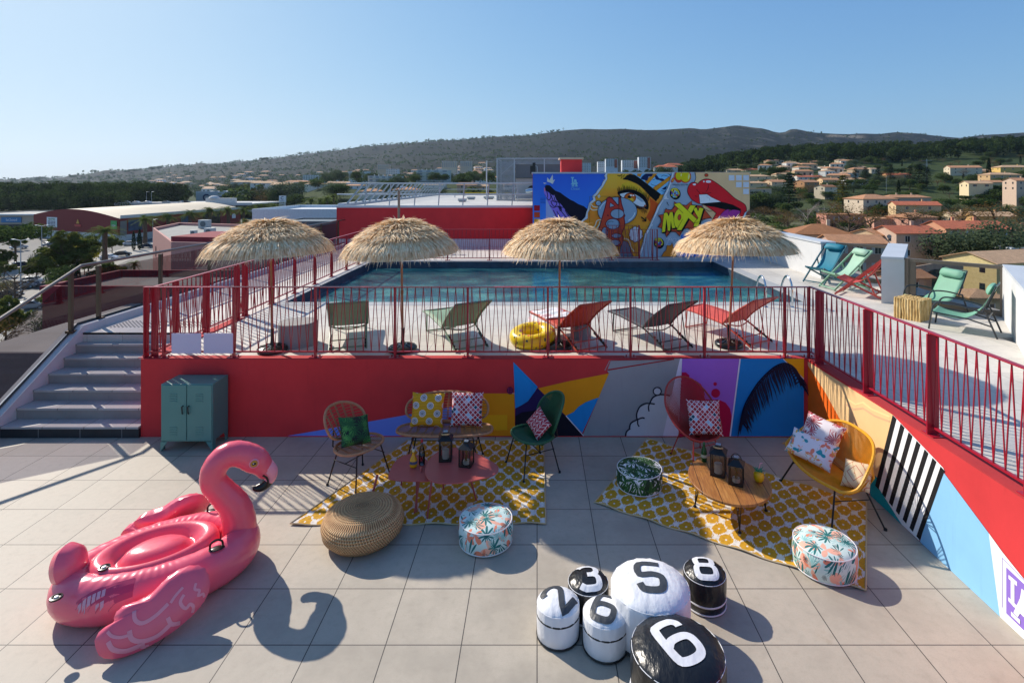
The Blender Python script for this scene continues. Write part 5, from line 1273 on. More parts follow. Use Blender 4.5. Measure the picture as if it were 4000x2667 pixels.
for i in range(11):
    a = 2*PI*i/11; r_ = .075+.01*(i % 2); c_, s_ = cos(a), sin(a); q.add([(.03*c_-.012*s_, .03*s_+.012*c_, .12), (.03*c_+.012*s_, .03*s_-.012*c_, .12), (r_*c_, r_*s_, .125+.02*(i % 3))], [(0, 1, 2)])
q.lathe([(.035, .12), (.03, .14), (.001, .142)], n=12); q.build('leaf_lid', M('leaf_plastic', '#12805a', .35), t, smooth=0)
MB().tube([(.0, 0, .14), (.008, -.01, .2), (.03, -.02, .215)], .005, 7).build('straw', M('pink_straw', '#e59aa8', .4), t)
# ================================================================ poufs
def pouf(name, label, loc, r, h, m, pipe, group=None, rz=0, zip_=True):
    t = thing(name, label, 'pouf', loc, rz, group)
    MB().lathe([(r*.94, .005), (r*1.0, .03), (r*1.03, h*.5), (r*1.0, h*.9), (r*.96, h*.95), (r*.8, h*1.02), (r*.4, h*1.07), (.0001, h*1.08)], n=48, wob=lambda a, z: 1+.006*sin(a*7)).build('cover', m, t, smooth=70)
    for z, k in ((h*.93, .985), (.02, .985)):
        MB().tube([(r*k*cos(a), r*k*sin(a), z) for a in [2*PI*i/48 for i in range(48)]], .006, 6, True).build('piping', pipe, t)
m_pp = M('white_piping', '#e9e6e4', .6)
pouf('floral_pouf', 'coral and teal floral pouf on the tiles beside the left rug', V((-.524, 5.58, 0)), .27, .25, m_fl, m_pp)
pouf('floral_pouf', 'coral and teal floral pouf standing on the corner of the right rug', V((2.74, 5.2, 0)), .275, .255, m_fl, m_pp, rz=2.2)
pouf('leaf_pouf', 'white pouf printed with dark green leaves on the right rug', V((1.238, 6.6, 0)), .268, .235, m_pf, m_pp)
q = Mat('woven_seagrass', .75); x, y, z = q.co()
rad = (x*x+y*y).sqrt(); ang = y.atan2(x)
row = z*58+rad*46; tw_ = (ang*96+row.floor()*2.4+rad*20).sin()*.5+.5; rw = ((row*6.283).sin()*.5+.5)
n = q.noise(30, 3); k = q.ramp(tw_*.45+rw*.3+n*.35, [(.2, '#7e5733'), (.5, '#bd8c58'), (.8, '#e2bb88')]); q.color(k); q.bump(tw_*.5+rw*.6, .9, .012); m_sg = q.m
t = thing('woven_pouf', 'big round woven seagrass pouf in front of the left rug', 'pouf', V((-1.80, 5.64, 0)))
MB().lathe([(.18, 0), (.33, .02), (.40, .09), (.415, .17), (.385, .25), (.30, .305), (.16, .33), (.0001, .33)], n=64, wob=lambda a, z: 1+.004*sin(a*60+z*300)+.006*sin(a*3)).build('woven_body', m_sg, t, smooth=70)
# numbered beanbags
def fab(name, c, r_=.5, st=.5):
    q = Mat(name, r_); x, y, z = q.co(); n = q.noise(4, 3, q.comb(x*1.0, y*1.0, z*.4)); f = q.noise(26, 3, q.comb(x, y*.4, z*.5))
    a = C(c); q.color(q.ramp(n, [(.3, tuple(t*.85 for t in a[:3])), (.7, tuple(min(1, t*1.12) for t in a[:3]))])); q.bump(n*1.0+f*.35, st, .03); return q.m
m_bw = fab('white_sailcloth', '#e6e6e8', .55, .55); m_bb = fab('black_sailcloth', '#1a1b1d', .33, .8)
m_dg = fab('dark_grey_applique', '#3d4146', .5, .4); m_wa = fab('white_applique', '#dfdfe2', .55, .4)
DIG = {  # centre lines on a 1 x 1.5 box
 '5': [[(.44, .72), (-.36, .72), (-.42, .08), (.1, .10), (.42, -.04), (.46, -.40), (.34, -.68), (0, -.75), (-.34, -.68), (-.46, -.42)]],
 '3': [[(-.42, .58), (-.2, .74), (.2, .74), (.42, .58), (.42, .22), (.22, .04), (-.05, .03)], [(.22, .04), (.44, -.14), (.44, -.56), (.22, -.74), (-.22, -.74), (-.46, -.56)]],
 '8': [[(-.3, .04), (-.4, .2), (-.4, .56), (-.22, .74), (.22, .74), (.4, .56), (.4, .2), (.3, .04), (.46, -.14), (.46, -.56), (.26, -.75), (-.26, -.75), (-.46, -.56), (-.46, -.14), (-.3, .04)], [(-.3, .04), (.3, .04)]],
 '6': [[(.42, .44), (.40, .60), (.22, .75), (-.22, .75), (-.44, .56), (-.46, -.50), (-.24, -.75), (.24, -.75), (.46, -.54), (.46, -.12), (.26, .06), (-.2, .06), (-.42, -.1)]],
 '2': [[(-.42, .46), (-.32, .68), (0, .76), (.34, .66), (.44, .4), (.34, .12), (-.42, -.68), (.46, -.70)]]}
def beanbag(label, loc, r, h, digit, white, size, rot, bands=(), dome=.05):
    t = thing('number_pouf', label, 'pouf', loc); mm = m_bw if white else m_bb
    mb = MB().lathe([(r*.9, 0), (r*.98, .015), (r*1.0, h*.3), (r*1.015, h*.6), (r*1.0, h*.9), (r*.985, h*.955), (r*.93, h*1.0), (r*.7, h+dome*.65), (r*.4, h+dome*.95), (.0001, h+dome)], n=64, wob=lambda a, z: 1+(.010*sin(a*17+z*9)+.007*sin(a*29)) *(.3+1.0*(z > h*.85)))
    mb.build('cover', mm, t, smooth=70); tr = tree_of(mb); d = MB()
    for st in DIG[digit]:
        P_ = spline([(a*size*1.1, b_*size*1.06, 0) for a, b_ in st], 4); P_ = [(p.x, p.y) for p in P_]
        drape(d, tr, strip(P_, [size*.31]*len(dense(P_, .012)), .012), MX.Rotation(rot, 4, 'Z'), .004)
    d.build('digit_'+{'5': 'five', '3': 'three', '8': 'eight', '6': 'six', '2': 'two'}[digit], m_dg if white else m_wa, t, smooth=70)
    for z0, z1, lt in bands: MB().lathe([(r*1.012, z0), (r*1.028, (z0+z1)/2), (r*1.012, z1)], n=48, wob=lambda a, z: 1+.003*sin(a*11)).build('band', M('black_tape', '#16171a', .4) if lt == 0 else M('white_tape', '#dedee0', .5), t)
    MB().tube([(r*.985*cos(a), r*.985*sin(a), h*.955) for a in [2*PI*i/48 for i in range(48)]], .003, 5, True).build('seam', mm if white else M('white_tape', '#dedee0', .5), t)
beanbag('large white pouf with grey number 5', V((.918, 4.43, 0)), .315, .41, '5', True, .185, R(-3), [(.02, .04, 0)], dome=.06)
beanbag('large black pouf with white number 6 nearest the camera', V((.992, 3.85, 0)), .325, .38, '6', False, .20, R(26), [(.05, .07, 1)], dome=.05)
beanbag('small black pouf with white number 3', V((.434, 4.63, 0)), .171, .29, '3', False, .155, R(6), [(.02, .035, 1)], dome=.04)
beanbag('small black pouf with white number 8 at the right of the group', V((1.463, 4.76, 0)), .178, .28, '8', False, .15, R(-4), [(.01, .022, 1), (.075, .09, 1)], dome=.04)
beanbag('small white pouf with grey number 2 at the left of the group', V((.17, 4.42, 0)), .172, .275, '2', True, .155, R(50), [(.18, .195, 0), (.008, .022, 0)], dome=.04)
beanbag('small white pouf with grey number 6 between the 2 and the large black one', V((.538, 4.31, 0)), .175, .28, '6', True, .15, R(-24), [(.17, .185, 0), (.008, .022, 0)], dome=.04)
# ================================================================ pool deck furniture
def deckP(x, y): return V((x, y, DZ))
def frame_of(d): d = V((d[0], d[1], 0)).normalized(); return math.atan2(d.y, d.x)
def lounger(label, rear_mid, d, fabm, frm):
    rz = frame_of(d); dv = V((cos(rz), sin(rz), 0)); o = V((rear_mid[0], rear_mid[1], DZ))-dv*1.42
    t = thing('sun_lounger', label, 'sun lounger', o, rz, 'sun loungers on the pool deck'); W = .29
    prof = [(0, .34), (.3, .335), (.65, .30), (.93, .27)]; bp = [(.93, .27), (1.05, .40), (1.25, .56), (1.52, .74)]
    f = MB()
    for s_ in (-1, 1): f.tube(spline([(a, s_*W, z) for a, z in prof], 3), .015, 7)
    f.tube([(0, -W, .34), (0, W, .34)], .015, 7); f.build('seat_frame', frm, t)
    f = MB()
    for s_ in (-1, 1): f.tube(spline([(a, s_*W, z) for a, z in bp], 3), .015, 7)
    f.tube([(1.52, -W, .74), (1.52, W, .74)], .017, 7); f.build('back_frame', frm, t)
    def sling(pr, nm):
        q = MB(); vs = []; pts = spline([(a, 0, z) for a, z in pr], 4); n = 6
        for p in pts:
            for j in range(n+1): u = 2*j/n-1; vs.append((p.x, u*(W-.01), p.z-.012*(1-u*u)))
        k = len(pts); q.add(vs, [(i*(n+1)+j, i*(n+1)+j+1, (i+1)*(n+1)+j+1, (i+1)*(n+1)+j) for i in range(k-1) for j in range(n)]); o_ = q.build(nm, fabm, t, smooth=80)
        m_ = o_.modifiers.new('thick', 'SOLIDIFY'); m_.thickness = .006
    sling(prof, 'seat_sling'); sling(bp, 'back_sling')
    for s_ in (-1, 1):
        MB().tube([(.14, s_*(W-.02), .32), (.10, s_*(W-.03), .015)], .013, 7).build('front_leg', frm, t)
        l = MB().tube(spline([(.70, s_*(W-.02), .29), (.95, s_*(W-.02), .25), (1.2, s_*(W-.02), .14), (1.44, s_*(W-.02), .02)], 3), .014, 7).build('rear_leg', frm, t)
        r6 = MB()
        for i in range(5): u = i/4; r6.box(1.16+.26*u-.018, 1.16+.26*u+.018, s_*(W-.035)-.012, s_*(W-.035)+.012, .16-.12*u, .185-.12*u)
        r6.tube([(1.12, s_*(W-.035), .17), (1.44, s_*(W-.035), .03)], .014, 6); r6.build('notched_rack', m_blk, l)
        MB().tube([(1.22, s_*(W-.04), .53), (1.30, s_*(W-.04), .13)], .009, 6).build('back_strut', frm, t)
    f = MB().tube([(.10, -W+.03, .02), (.10, W-.03, .02)], .012, 7).tube([(1.40, -W+.02, .04), (1.40, W-.02, .04)], .012, 7).tube([(1.30, -W+.04, .13), (1.30, W-.04, .13)], .009, 6)
    f.tube(spline([(1.0, -W+.02, .27), (1.04, 0, .22), (1.0, W-.02, .27)], 4), .01, 6); f.build('cross_bars', frm, t)
    return t
fm = lambda n, c: M(n, c, .65, 0, .06, 6, .2, 300, .001)
m_gf, m_gfr = fm('sage_mesh', '#7f9c80'), M('sage_frame', '#6f8a70', .4)
lounger('sage green sun lounger beside the round concrete table', (-2.88, 8.3), (.30, -.95), m_gf, m_gfr)
lounger('sage green sun lounger standing alone between the second and third parasol', (-1.0, 8.3), (.5, -.866), m_gf, m_gfr)
L3 = lounger('orange red sun lounger with a towel over its foot end', (.83, 8.25), (.5, -.866), fm('orange_mesh', '#c2452c'), M('orange_frame', '#b34e36', .4))
lounger('charcoal grey sun lounger next to the orange one', (2.145, 8.27), (.47, -.88), fm('grey_mesh', '#4a4e52'), M('grey_frame', '#3c4043', .4))
lounger('coral sun lounger at the right under the fourth parasol', (3.5, 8.55), (.51, -.86), fm('coral_mesh', '#d75a4c'), M('coral_frame', '#bf4e3f', .4))
q = Mat('pastel_towel', .9); x, y, z = q.co(); n = q.noise(5, 3); q.color(q.ramp(n, [(.35, '#dce9ec'), (.5, '#f1eef0'), (.6, '#e9b9c4'), (.72, '#a8d4d2')])); m_tw = q.m
t = thing('towel', 'pale patterned towel draped over the foot of the orange lounger', 'towel', L3.location, L3.rotation_euler[2])
mb = MB(); vs = []; nx, ny = 16, 12
for i in range(nx+1):
    for j in range(ny+1):
        u, v = i/nx, j/ny*2-1; x_ = .03+u*.5; y_ = v*.40; z_ = .352-.03*u+.008*sin(u*17+v*5)
        if abs(y_) > .30: z_ -= (abs(y_)-.30)*2.2; y_ = math.copysign(.30+(abs(y_)-.30)*.3, y_)
        vs.append((x_, y_, z_))
mb.add(vs, [(i*(ny+1)+j, i*(ny+1)+j+1, (i+1)*(ny+1)+j+1, (i+1)*(ny+1)+j) for i in range(nx) for j in range(ny)]); o_ = mb.build('cloth', m_tw, t, smooth=80); o_.modifiers.new('th', 'SOLIDIFY').thickness = .006
m_co = M('cast_concrete', '#8f8f90', .8, 0, .08, 4, .2, 60)
def ctable(label, x, y, r, h):
    t = thing('concrete_table', label, 'side table', (x, y, DZ), 0, 'round concrete side tables'); MB().lathe([(r, 0), (r, h-.012), (r-.012, h), (.0001, h)], n=48).build('drum', m_co, t, smooth=40); return t
ctable('round grey concrete side table beside the first parasol', -3.78, 8.62, .29, .36)
ctable('smaller grey concrete table half hidden behind the orange lounger', .72, 8.98, .17, .36)
# swim ring
q = Mat('yellow_ring_print', .3); x, y, z = q.co(); k = q.mix(q.noise(3, 2), '#e8c40e', '#f0d01a')
for s_, c, off in ((9, '#2f6a2a', 0), (7, '#d8508a', 3), (11, '#26324a', 6), (8, '#e2542c', 9)):
    v_ = q.vor(s_, q.comb(x+off, y, z)); w_ = q.noise(18, 2, q.comb(x+off, y, z)); k = q.mix(((v_+(w_-.5)*.5) < .17), k, c)
q.color(k); m_yl = q.m
t = thing('swim_ring', 'yellow inflatable swim ring with tropical print by the third parasol', 'swim ring', (-.06, 8.62, DZ+.03)); t.rotation_euler = (R(8), R(-4), 0)
MB().tube([(.255*cos(a), .255*sin(a), .11) for a in [2*PI*i/48 for i in range(48)]], .115, 20, True).build('ring', m_yl, t, smooth=80)
MB().lathe([(.016, 0), (.014, .02), (.001, .022)], (.2, -.16, .20), 10).build('valve', m_yl, t)
# pool ladder
t = thing('pool_ladder', 'chrome pool ladder with two curved rails', 'ladder', (4.97, 11.2, DZ)); m_chr = M('polished_steel', '#c9ccd0', .12, 1)
for s_ in (-.27, .27):
    MB().tube(spline([(s_, 0, 0), (s_, 0, .35), (s_, .07, .52), (s_, .22, .60), (s_, .37, .52), (s_, .50, .30), (s_, .58, -.1), (s_, .60, -.5), (s_, .60, -1.1)], 4), .02, 10).build('hand_rail', m_chr, t)
    MB().lathe([(.045, .003), (.04, .014), (.02, .02)], (s_, 0, 0), 14).build('foot_plate', m_chr, t)
for i in range(3): MB().box(-.27, .27, .57, .64, -.45-.28*i, -.42-.28*i).build('tread', m_chr, t)
# deck chairs
def deckchair(label, front_near, d, fabm, frm, Lg=1.0, W=.56):
    rz = frame_of(d); t = thing('deck_chair', label, 'deck chair', (front_near[0], front_near[1], DZ), rz, 'folding deck chairs by the parapet'); w_ = W/2
    # local x = front to back, origin = middle of the front foot bar
    A0, A1 = (0, .02), (.98, .93)            # long frame: front ground -> head
    B0, B1 = (.06, .40), (.72, .02)          # seat front -> rear ground bar
    f = MB()
    for s_ in (-1, 1): f.bar((A0[0], s_*w_, A0[1]), (A1[0], s_*w_, A1[1]), .022, .04)
    f.bar((A1[0], -w_, A1[1]), (A1[0], w_, A1[1]), .03); f.bar((A0[0]+.03, -w_, .05), (A0[0]+.03, w_, .05), .025); f.build('long_frame', frm, t, smooth=0)
    f = MB(); v_ = w_-.035
    for s_ in (-1, 1): f.bar((B0[0]-.02, s_*v_, B0[1]+.01), (.95, s_*v_, .03), .022, .035)
    f.bar((B0[0], -v_, B0[1]), (B0[0], v_, B0[1]), .03); f.bar((.95, -v_, .04), (.95, v_, .04), .03)
    for s_ in (-1, 1):
        for i in range(3): f.tube([(.70+.09*i, s_*v_, .13-.035*i), (.73+.09*i, s_*v_, .16-.035*i), (.75+.09*i, s_*v_, .12-.035*i)], .007, 5)
    f.build('seat_frame', frm, t, smooth=0)
    f = MB(); u_ = w_+.02
    for s_ in (-1, 1): f.bar((.62, s_*u_, .60), (.80, s_*u_, .12), .02, .03)
    f.bar((.80, -u_, .12), (.80, u_, .12), .022); f.build('prop_frame', frm, t, smooth=0)
    c = MB(); vs = []; n = 6; pts = spline([(B0[0], 0, B0[1]+.015), (.25, 0, .32), (.45, 0, .34), (.66, 0, .50), (.85, 0, .74), (A1[0], 0, A1[1]+.01)], 4)
    for p in pts:
        for j in range(n+1): q = 2*j/n-1; vs.append((p.x, q*(w_-.05), p.z-.01*(1-q*q)))
    c.add(vs, [(i*(n+1)+j, i*(n+1)+j+1, (i+1)*(n+1)+j+1, (i+1)*(n+1)+j) for i in range(len(pts)-1) for j in range(n)]); o_ = c.build('sling', fabm, t, smooth=80); o_.modifiers.new('th', 'SOLIDIFY').thickness = .006
    return t, w_
def pillow(t, w_, fabm, x=.90, z=.86, tilt=-49):
    T_ = MX.Translation((x-.03, 0, z+.03)) @ MX.Rotation(R(tilt), 4, 'Y')
    o = sp2([(-.07, -w_*.8), (.07, -w_*.8), (.085, 0), (.07, w_*.8), (-.07, w_*.8), (-.085, 0)], 4, True)
    puff(MB(), o, .06, T_).build('head_pillow', fabm, t, smooth=80)
tl = fm('teal_canvas', '#117a8f'); t, w_ = deckchair('teal deck chair with head pillow closest to the long parapet', (6.99, 13.8), (.86, .5), tl, M('teal_frame', '#1c5c6a', .45)); pillow(t, w_, tl)
mint = fm('mint_canvas', '#93b8a0'); t, w_ = deckchair('mint green deck chair between the teal and the red one', (6.95, 13.1), (1, .12), mint, M('mint_frame', '#7aa78a', .45)); pillow(t, w_, mint)
rd = fm('red_canvas', '#c64a44'); t, w_ = deckchair('coral red deck chair seen from the side', (6.98, 12.62), (.70, -.71), rd, M('red_wood_frame', '#a83c34', .45))
# low armchairs
def lowchair(label, c, d, fabm):
    rz = frame_of(d); t = thing('low_armchair', label, 'armchair', (c[0], c[1], DZ), rz, 'low green armchairs with dark tube frames'); w_ = .29; fr_ = M('dark_tube', '#3a3d40', .4, .3)
    for s_ in (-1, 1):
        MB().tube(spline([(-.44, s_*w_, 0), (-.40, s_*w_, .30), (-.36, s_*w_, .44), (-.26, s_*w_, .49), (0, s_*w_, .47), (.30, s_*w_, .40), (.33, s_*w_, .40), (.40, s_*w_, .22), (.48, s_*w_, 0)], 4), .014, 8).build('side_frame', fr_, t)
    f = MB().tube([(-.40, -w_, .30), (-.40, w_, .30)], .013, 7).tube([(.36, -w_, .32), (.36, w_, .32)], .013, 7)
    for s_ in (-1, 1): f.tube([(-.38, s_*(w_-.02), .30), (.1, s_*(w_-.02), .26), (.42, s_*(w_-.02), .18)], .012, 7); f.tube([(.28, s_*(w_-.02), .38), (.46, s_*(w_-.02), .84)], .013, 7)
    f.tube([(.46, -w_+.02, .84), (.46, w_-.02, .84)], .014, 7); f.build('seat_frame', fr_, t)
    c_ = MB(); vs = []; n = 6; pts = spline([(-.40, 0, .32), (-.25, 0, .27), (0, 0, .25), (.2, 0, .36), (.34, 0, .58), (.47, 0, .86)], 4)
    for p in pts:
        for j in range(n+1): q = 2*j/n-1; vs.append((p.x, q*(w_-.02), p.z-.012*(1-q*q)))
    c_.add(vs, [(i*(n+1)+j, i*(n+1)+j+1, (i+1)*(n+1)+j+1, (i+1)*(n+1)+j) for i in range(len(pts)-1) for j in range(n)]); o_ = c_.build('sling', fabm, t, smooth=80); o_.modifiers.new('th', 'SOLIDIFY').thickness = .008
    pillow(t, w_, fabm, .41, .74, -66); return t
m_lc = fm('jade_canvas', '#6fa389')
lowchair('low green armchair behind the log stool, facing left', (7.80, 10.72), (.93, .12), m_lc)
lowchair('low green armchair nearest the right parapet seen in profile', (7.36, 9.42), (.70, -.71), m_lc)
q = Mat('peeled_wood', .7); x, y, z = q.co(); k = q.ramp(q.noise(8, 5, q.comb(x*3, y*3, z*.8)), [(.3, '#a98346'), (.5, '#d3b172'), (.75, '#ead09a')]); q.color(k); q.bump(q.noise(20, 3), .3, .005); m_pw = q.m
t = thing('log_stool', 'square stool made of upright peeled branches in front of the green armchair', 'stool', (7.07, 10.27, DZ), R(33))
r7 = random.Random(4); n7 = 10; q7 = MB()
for i in range(n7):
    for j in range(n7):
        if 0 < i < n7-1 and 0 < j < n7-1 and False: continue
        a, b_ = (i/(n7-1)-.5)*.42, (j/(n7-1)-.5)*.42; rr7 = .021+.005*r7.random(); a += r7.uniform(-.004, .004); b_ += r7.uniform(-.004, .004)
        q7.tube([(a, b_, 0), (a+r7.uniform(-.006, .006), b_+r7.uniform(-.006, .006), .12), (a+r7.uniform(-.006, .006), b_+r7.uniform(-.006, .006), .26), (a, b_, .385+r7.uniform(-.006, .006))], [rr7, rr7*.92, rr7*1.05, rr7*.95], 8)
q7.build('branches', m_pw, t)
# ================================================================ thatched parasols
q = Mat('raffia', .75); x, y, z = q.co(); n = q.noise(14, 3, q.comb(x*2, y*2, z*.6)); k = q.ramp(n, [(.25, '#cfa068'), (.42, '#f0cb98'), (.6, '#fde4ba'), (.85, '#fff4dc')]); q.color(k); q.bump(q.noise(60, 2), .3, .003); m_ra = q.m
m_rb = M('tan_pole', '#9c6b48', .5, 0, .06); m_bp = M('black_resin', '#141415', .28, 0, .1, 6)
def canopy_mesh(seed, Rr=.92, H=.43):
    r = random.Random(seed); mb = MB()
    zf = lambda s: H*(1-s**1.75)
    mb.lathe([(Rr*.97*s, zf(s)-.035) for s in [1, .9, .75, .6, .45, .3, .15, .02]], n=40)
    tiers = [(.0, .34, 620), (.16, .50, 800), (.32, .66, 1000), (.48, .82, 1300), (.66, 1.03, 2000)]
    for s0, s1, n in tiers:
        for i in range(n):
            a = 2*PI*r.random(); u = s0+(.16)*r.random()**1.3; v = s1-.12*r.random()+.06*(r.random()-.3)
            da = r.gauss(0, .035 if s0 > .6 else .12); w = r.uniform(.004, .009); pts = []
            lift = r.uniform(.0, .045)+(.05 if r.random() < .03 else 0)
            for k in range(4):
                s = u+(v-u)*k/3; aa = a+da*k/3; s_c = min(s, 1.0)
                zz = zf(s_c)+lift*(.3+.7*k/3)-(max(0, s-1.0)*1.3) + .012*(1 if s0 < .5 else 0)
                if s > .93: zz -= (s-.93)*.25*(1+r.random())
                if s0 < .6: zz += (.0, .012, .028, .045)[k]
                pts.append(V((Rr*s*cos(aa), Rr*s*sin(aa), zz)))
            if s0 >= .6: pts[-1] += V((0, 0, -r.uniform(.0, .035)))
            t_ = V((-sin(a), cos(a), r.uniform(-.5, .5))).normalized(); vs = []
            for k, p in enumerate(pts): ww = w*(1, 1, .8, .15)[k]; vs += [p-t_*ww, p+t_*ww]
            mb.add(vs, [(0, 1, 3, 2), (2, 3, 5, 4), (4, 5, 7, 6)])
    for i in range(60):
        a = r.random()*2*PI; L = r.uniform(.08, .2); up = r.uniform(.2, 1.1); c_ = V((.05*cos(a), .05*sin(a), H)); e = c_+V((L*cos(a+1), L*sin(a+1), L*up*.35)); t_ = V((-sin(a), cos(a), 0)); mb.add([c_-t_*.006, c_+t_*.006, e], [(0, 1, 2)])
    mb.lathe([(.03, H-.02), (.035, H+.01), (.015, H+.04), (.0001, H+.045)], n=10)
    return mb
def parasol(label, bx, by, tx, ty, seed, rz, zr=2.63, Rr=.92):
    t = thing('thatched_parasol', label, 'parasol', (bx, by, DZ), 0, 'thatched parasols along the front railing')
    top = V((tx-bx, ty-by, zr-DZ+.44))
    MB().tube([(0, 0, .02), V((top.x*.45, top.y*.45, top.z*.45))], .019, 10).build('lower_pole', m_rb, t)
    MB().tube([V((top.x*.45, top.y*.45, top.z*.45)), top], .016, 10).lathe([(.024, -.02), (.024, .03)], V((top.x*.45, top.y*.45, top.z*.45)), 10).build('upper_pole', m_rb, t)
    cm = canopy_mesh(seed, Rr); A_ = MX.Translation((top.x, top.y, zr-DZ)) @ MX.Rotation(R(rnd.uniform(-3, 3)), 4, 'X') @ MX.Rotation(R(rnd.uniform(-2, 2)), 4, 'Y') @ MX.Rotation(rz, 4, 'Z'); cm.v = [tuple(A_ @ V(p)) for p in cm.v]
    cm.build('thatch_canopy', m_ra, t, smooth=0)
    q = MB()
    for i in range(8): a = 2*PI*i/8; q.tube([top-V((0, 0, .02)), top+V((Rr*.9*cos(a), Rr*.9*sin(a), -.42))], .006, 5)
    q.build('ribs', m_rb, t)
    b_ = MB().lathe([(.19, 0), (.215, .02), (.215, .055), (.2, .07), (.12, .09), (.05, .105)], n=36).build('base', m_bp, t, smooth=50)
    q = MB()
    for i in range(10): a = 2*PI*i/10; q.bar((.07*cos(a), .07*sin(a), .105), (.19*cos(a), .19*sin(a), .076), .012, .012)
    q.build('base_ribs', m_bp, b_); MB().lathe([(.04, .1), (.026, .16), (.024, .32), (.03, .34)], n=14).build('pole_sleeve', m_bp, b_)
def cxy(px, Y): return (px-CX)/FX*Y
parasol('leftmost thatched parasol beside the round concrete table', -4.0, 8.24, cxy(1056, 8.3), 8.3, 11, .3, Rr=.93)
parasol('second thatched parasol from the left between the two sage loungers', -2.04, 8.28, cxy(1567, 8.3), 8.3, 12, 1.4, Rr=.88)
parasol('third thatched parasol from the left rising behind the yellow swim ring', .335, 8.4, cxy(2188, 8.4), 8.4, 13, 2.6, Rr=.89)
parasol('rightmost thatched parasol over the coral lounger', 2.99, 8.5, cxy(2870, 8.5), 8.5, 14, 3.9, Rr=.93)
# ================================================================ the land
GZ = -17.0
def interp(tab, x):
    if x <= tab[0][0]: return tab[0][1]
    for (a, b), (c, d) in zip(tab, tab[1:]):
        if x <= c: return b+(d-b)*(x-a)/(c-a)
    return tab[-1][1]
SKY = [(-900, 712), (0, 702), (72, 701), (310, 690), (398, 681), (486, 673), (575, 660), (691, 648), (862, 643), (940, 632), (1028, 622), (1105, 617), (1216, 600), (1300, 590), (1419, 573), (1597, 560), (1776, 548), (1955, 533), (2074, 529), (2193, 512), (2282, 504), (2371, 506), (2431, 504), (2520, 509), (2609, 507), (2700, 501), (2744, 507), (2810, 498), (2877, 489), (2938, 498), (2987, 503), (3031, 517), (3062, 520), (3076, 507), (3109, 505), (3170, 518), (3253, 523), (3325, 525), (3363, 522), (3435, 524), (3501, 516), (3584, 522), (3667, 533), (3750, 539), (3833, 528), (3916, 524), (4000, 517), (4300, 515), (5200, 560)]
RID = [(2350, -40), (2500, 6), (2700, 24), (2811, 34), (2900, 40), (3000, 47), (3200, 52), (3640, 55), (3750, 60), (3950, 62), (5200, 58)]
sst = lambda t: 0 if t <= 0 else 1 if t >= 1 else t*t*(3-2*t)
YC = 3400.0
def G(x, Y):
    px = CX+FX*x/max(Y, 1.0)
    crest = EYE+(CY-interp(SKY, px))/FX*YC
    t = (Y-900)/(YC-900); z = GZ+(crest-GZ)*(max(0, t)**1.55 if t < 1 else max(.0, 1-(t-1)*1.5))
    bmp = sst((px-1000)/300)*(1-sst((px-2500)/300)); z = max(z, GZ+bmp*22*sst((Y-230)/270)+max(0, t if t < 1 else 0)*20*bmp)
    if px > 2350:
        r = interp(RID, px); up = sst((Y-200)/700); dn = 1-sst((Y-980)/500)
        z = max(z, GZ+2+(r-GZ-2)*min(up, dn)) if Y > 200 else max(z, GZ+2*sst((Y-140)/60))
    if Y > 1300: z += (mn.noise(V((x/260, Y/260, 0)))*42+mn.noise(V((x/90, Y/90, 3)))*15)*min(1, (Y-1300)/900)*(1 if t < 1 else .3)*(.25 if t > .93 else 1)
    return z
mb = MB(); pxs = [-1400+i*22 for i in range(320)]; YS = [14, 30, 50, 75, 100, 130, 160, 200, 240, 290, 340, 400, 460, 530, 600, 680, 760, 850, 950, 1050, 1150, 1260, 1400, 1550, 1700, 1850, 2000, 2150, 2300, 2450, 2600, 2750, 2900, 3050, 3150, 3250, 3330, 3400, 3480, 3700, 4200, 6000]
for Y in YS:
    for px in pxs: x = (px-CX)/FX*Y; mb.v.append((x, Y, G(x, Y)))
n = len(pxs)
for j in range(len(YS)-1):
    for i in range(n-1): mb.f.append((j*n+i, j*n+i+1, (j+1)*n+i+1, (j+1)*n+i)); mb.m.append(0)
q = Mat('hill_scrub', .95, spec=.1); x, y, z = q.world()
big = q.noise(.004, 5, rough=.6); med = q.noise(.03, 5, rough=.65); fine = q.noise(.16, 4, rough=.7)
k = q.ramp(fine*.5+med*.5, [(.34, '#10180c'), (.48, '#1f2a19'), (.6, '#303822'), (.75, '#474632')])
k = q.mix(q.noise(.0022, 5, rough=.7).ss(.46, .60)*.65, k, '#0d150b'); k = q.mix(q.noise(.006, 6, q.comb(x, y*.5, z*3), rough=.7).ss(.56, .66)*.5, k, '#4d4a36'); k = q.mix((fine+med*.4).ss(.60, .70)*.85, k, '#111a10')
rock = (q.noise(.012, 6, rough=.75)+fine*.18).ss(.61, .68)*(z.ss(95, 190))*((x/y).ss(.22, .38))
k = q.mix(rock*.5, k, '#8f887a')
ratio = x/y; quarry = (ratio.ss(.525, .54))*(1-ratio.ss(.585, .61))*z.ss(262, 275)*(1-z.ss(292, 304))*y.ss(2200, 2500)
k = q.mix(quarry*(q.noise(.06, 5, q.comb(x*3, y, z*.3), rough=.7).ss(.38, .55)), k, '#b8aa93')
flat = 1-y.ss(180, 420); gn = q.noise(.06, 4); k = q.mix(flat, k, q.ramp(gn, [(.3, '#4d4a35'), (.5, '#6d6751'), (.7, '#8a8474')]))
k = q.mix((1-y.ss(700, 1300))*y.ss(180, 300)*.55, k, '#4c5a33'); k = q.mix(y.ss(900, 1800)*.45, k, '#0c1210'); q.color(k); q.bump(fine+med, .6, 3.0)
struct(mb, 'hills', q.m, smooth=180)
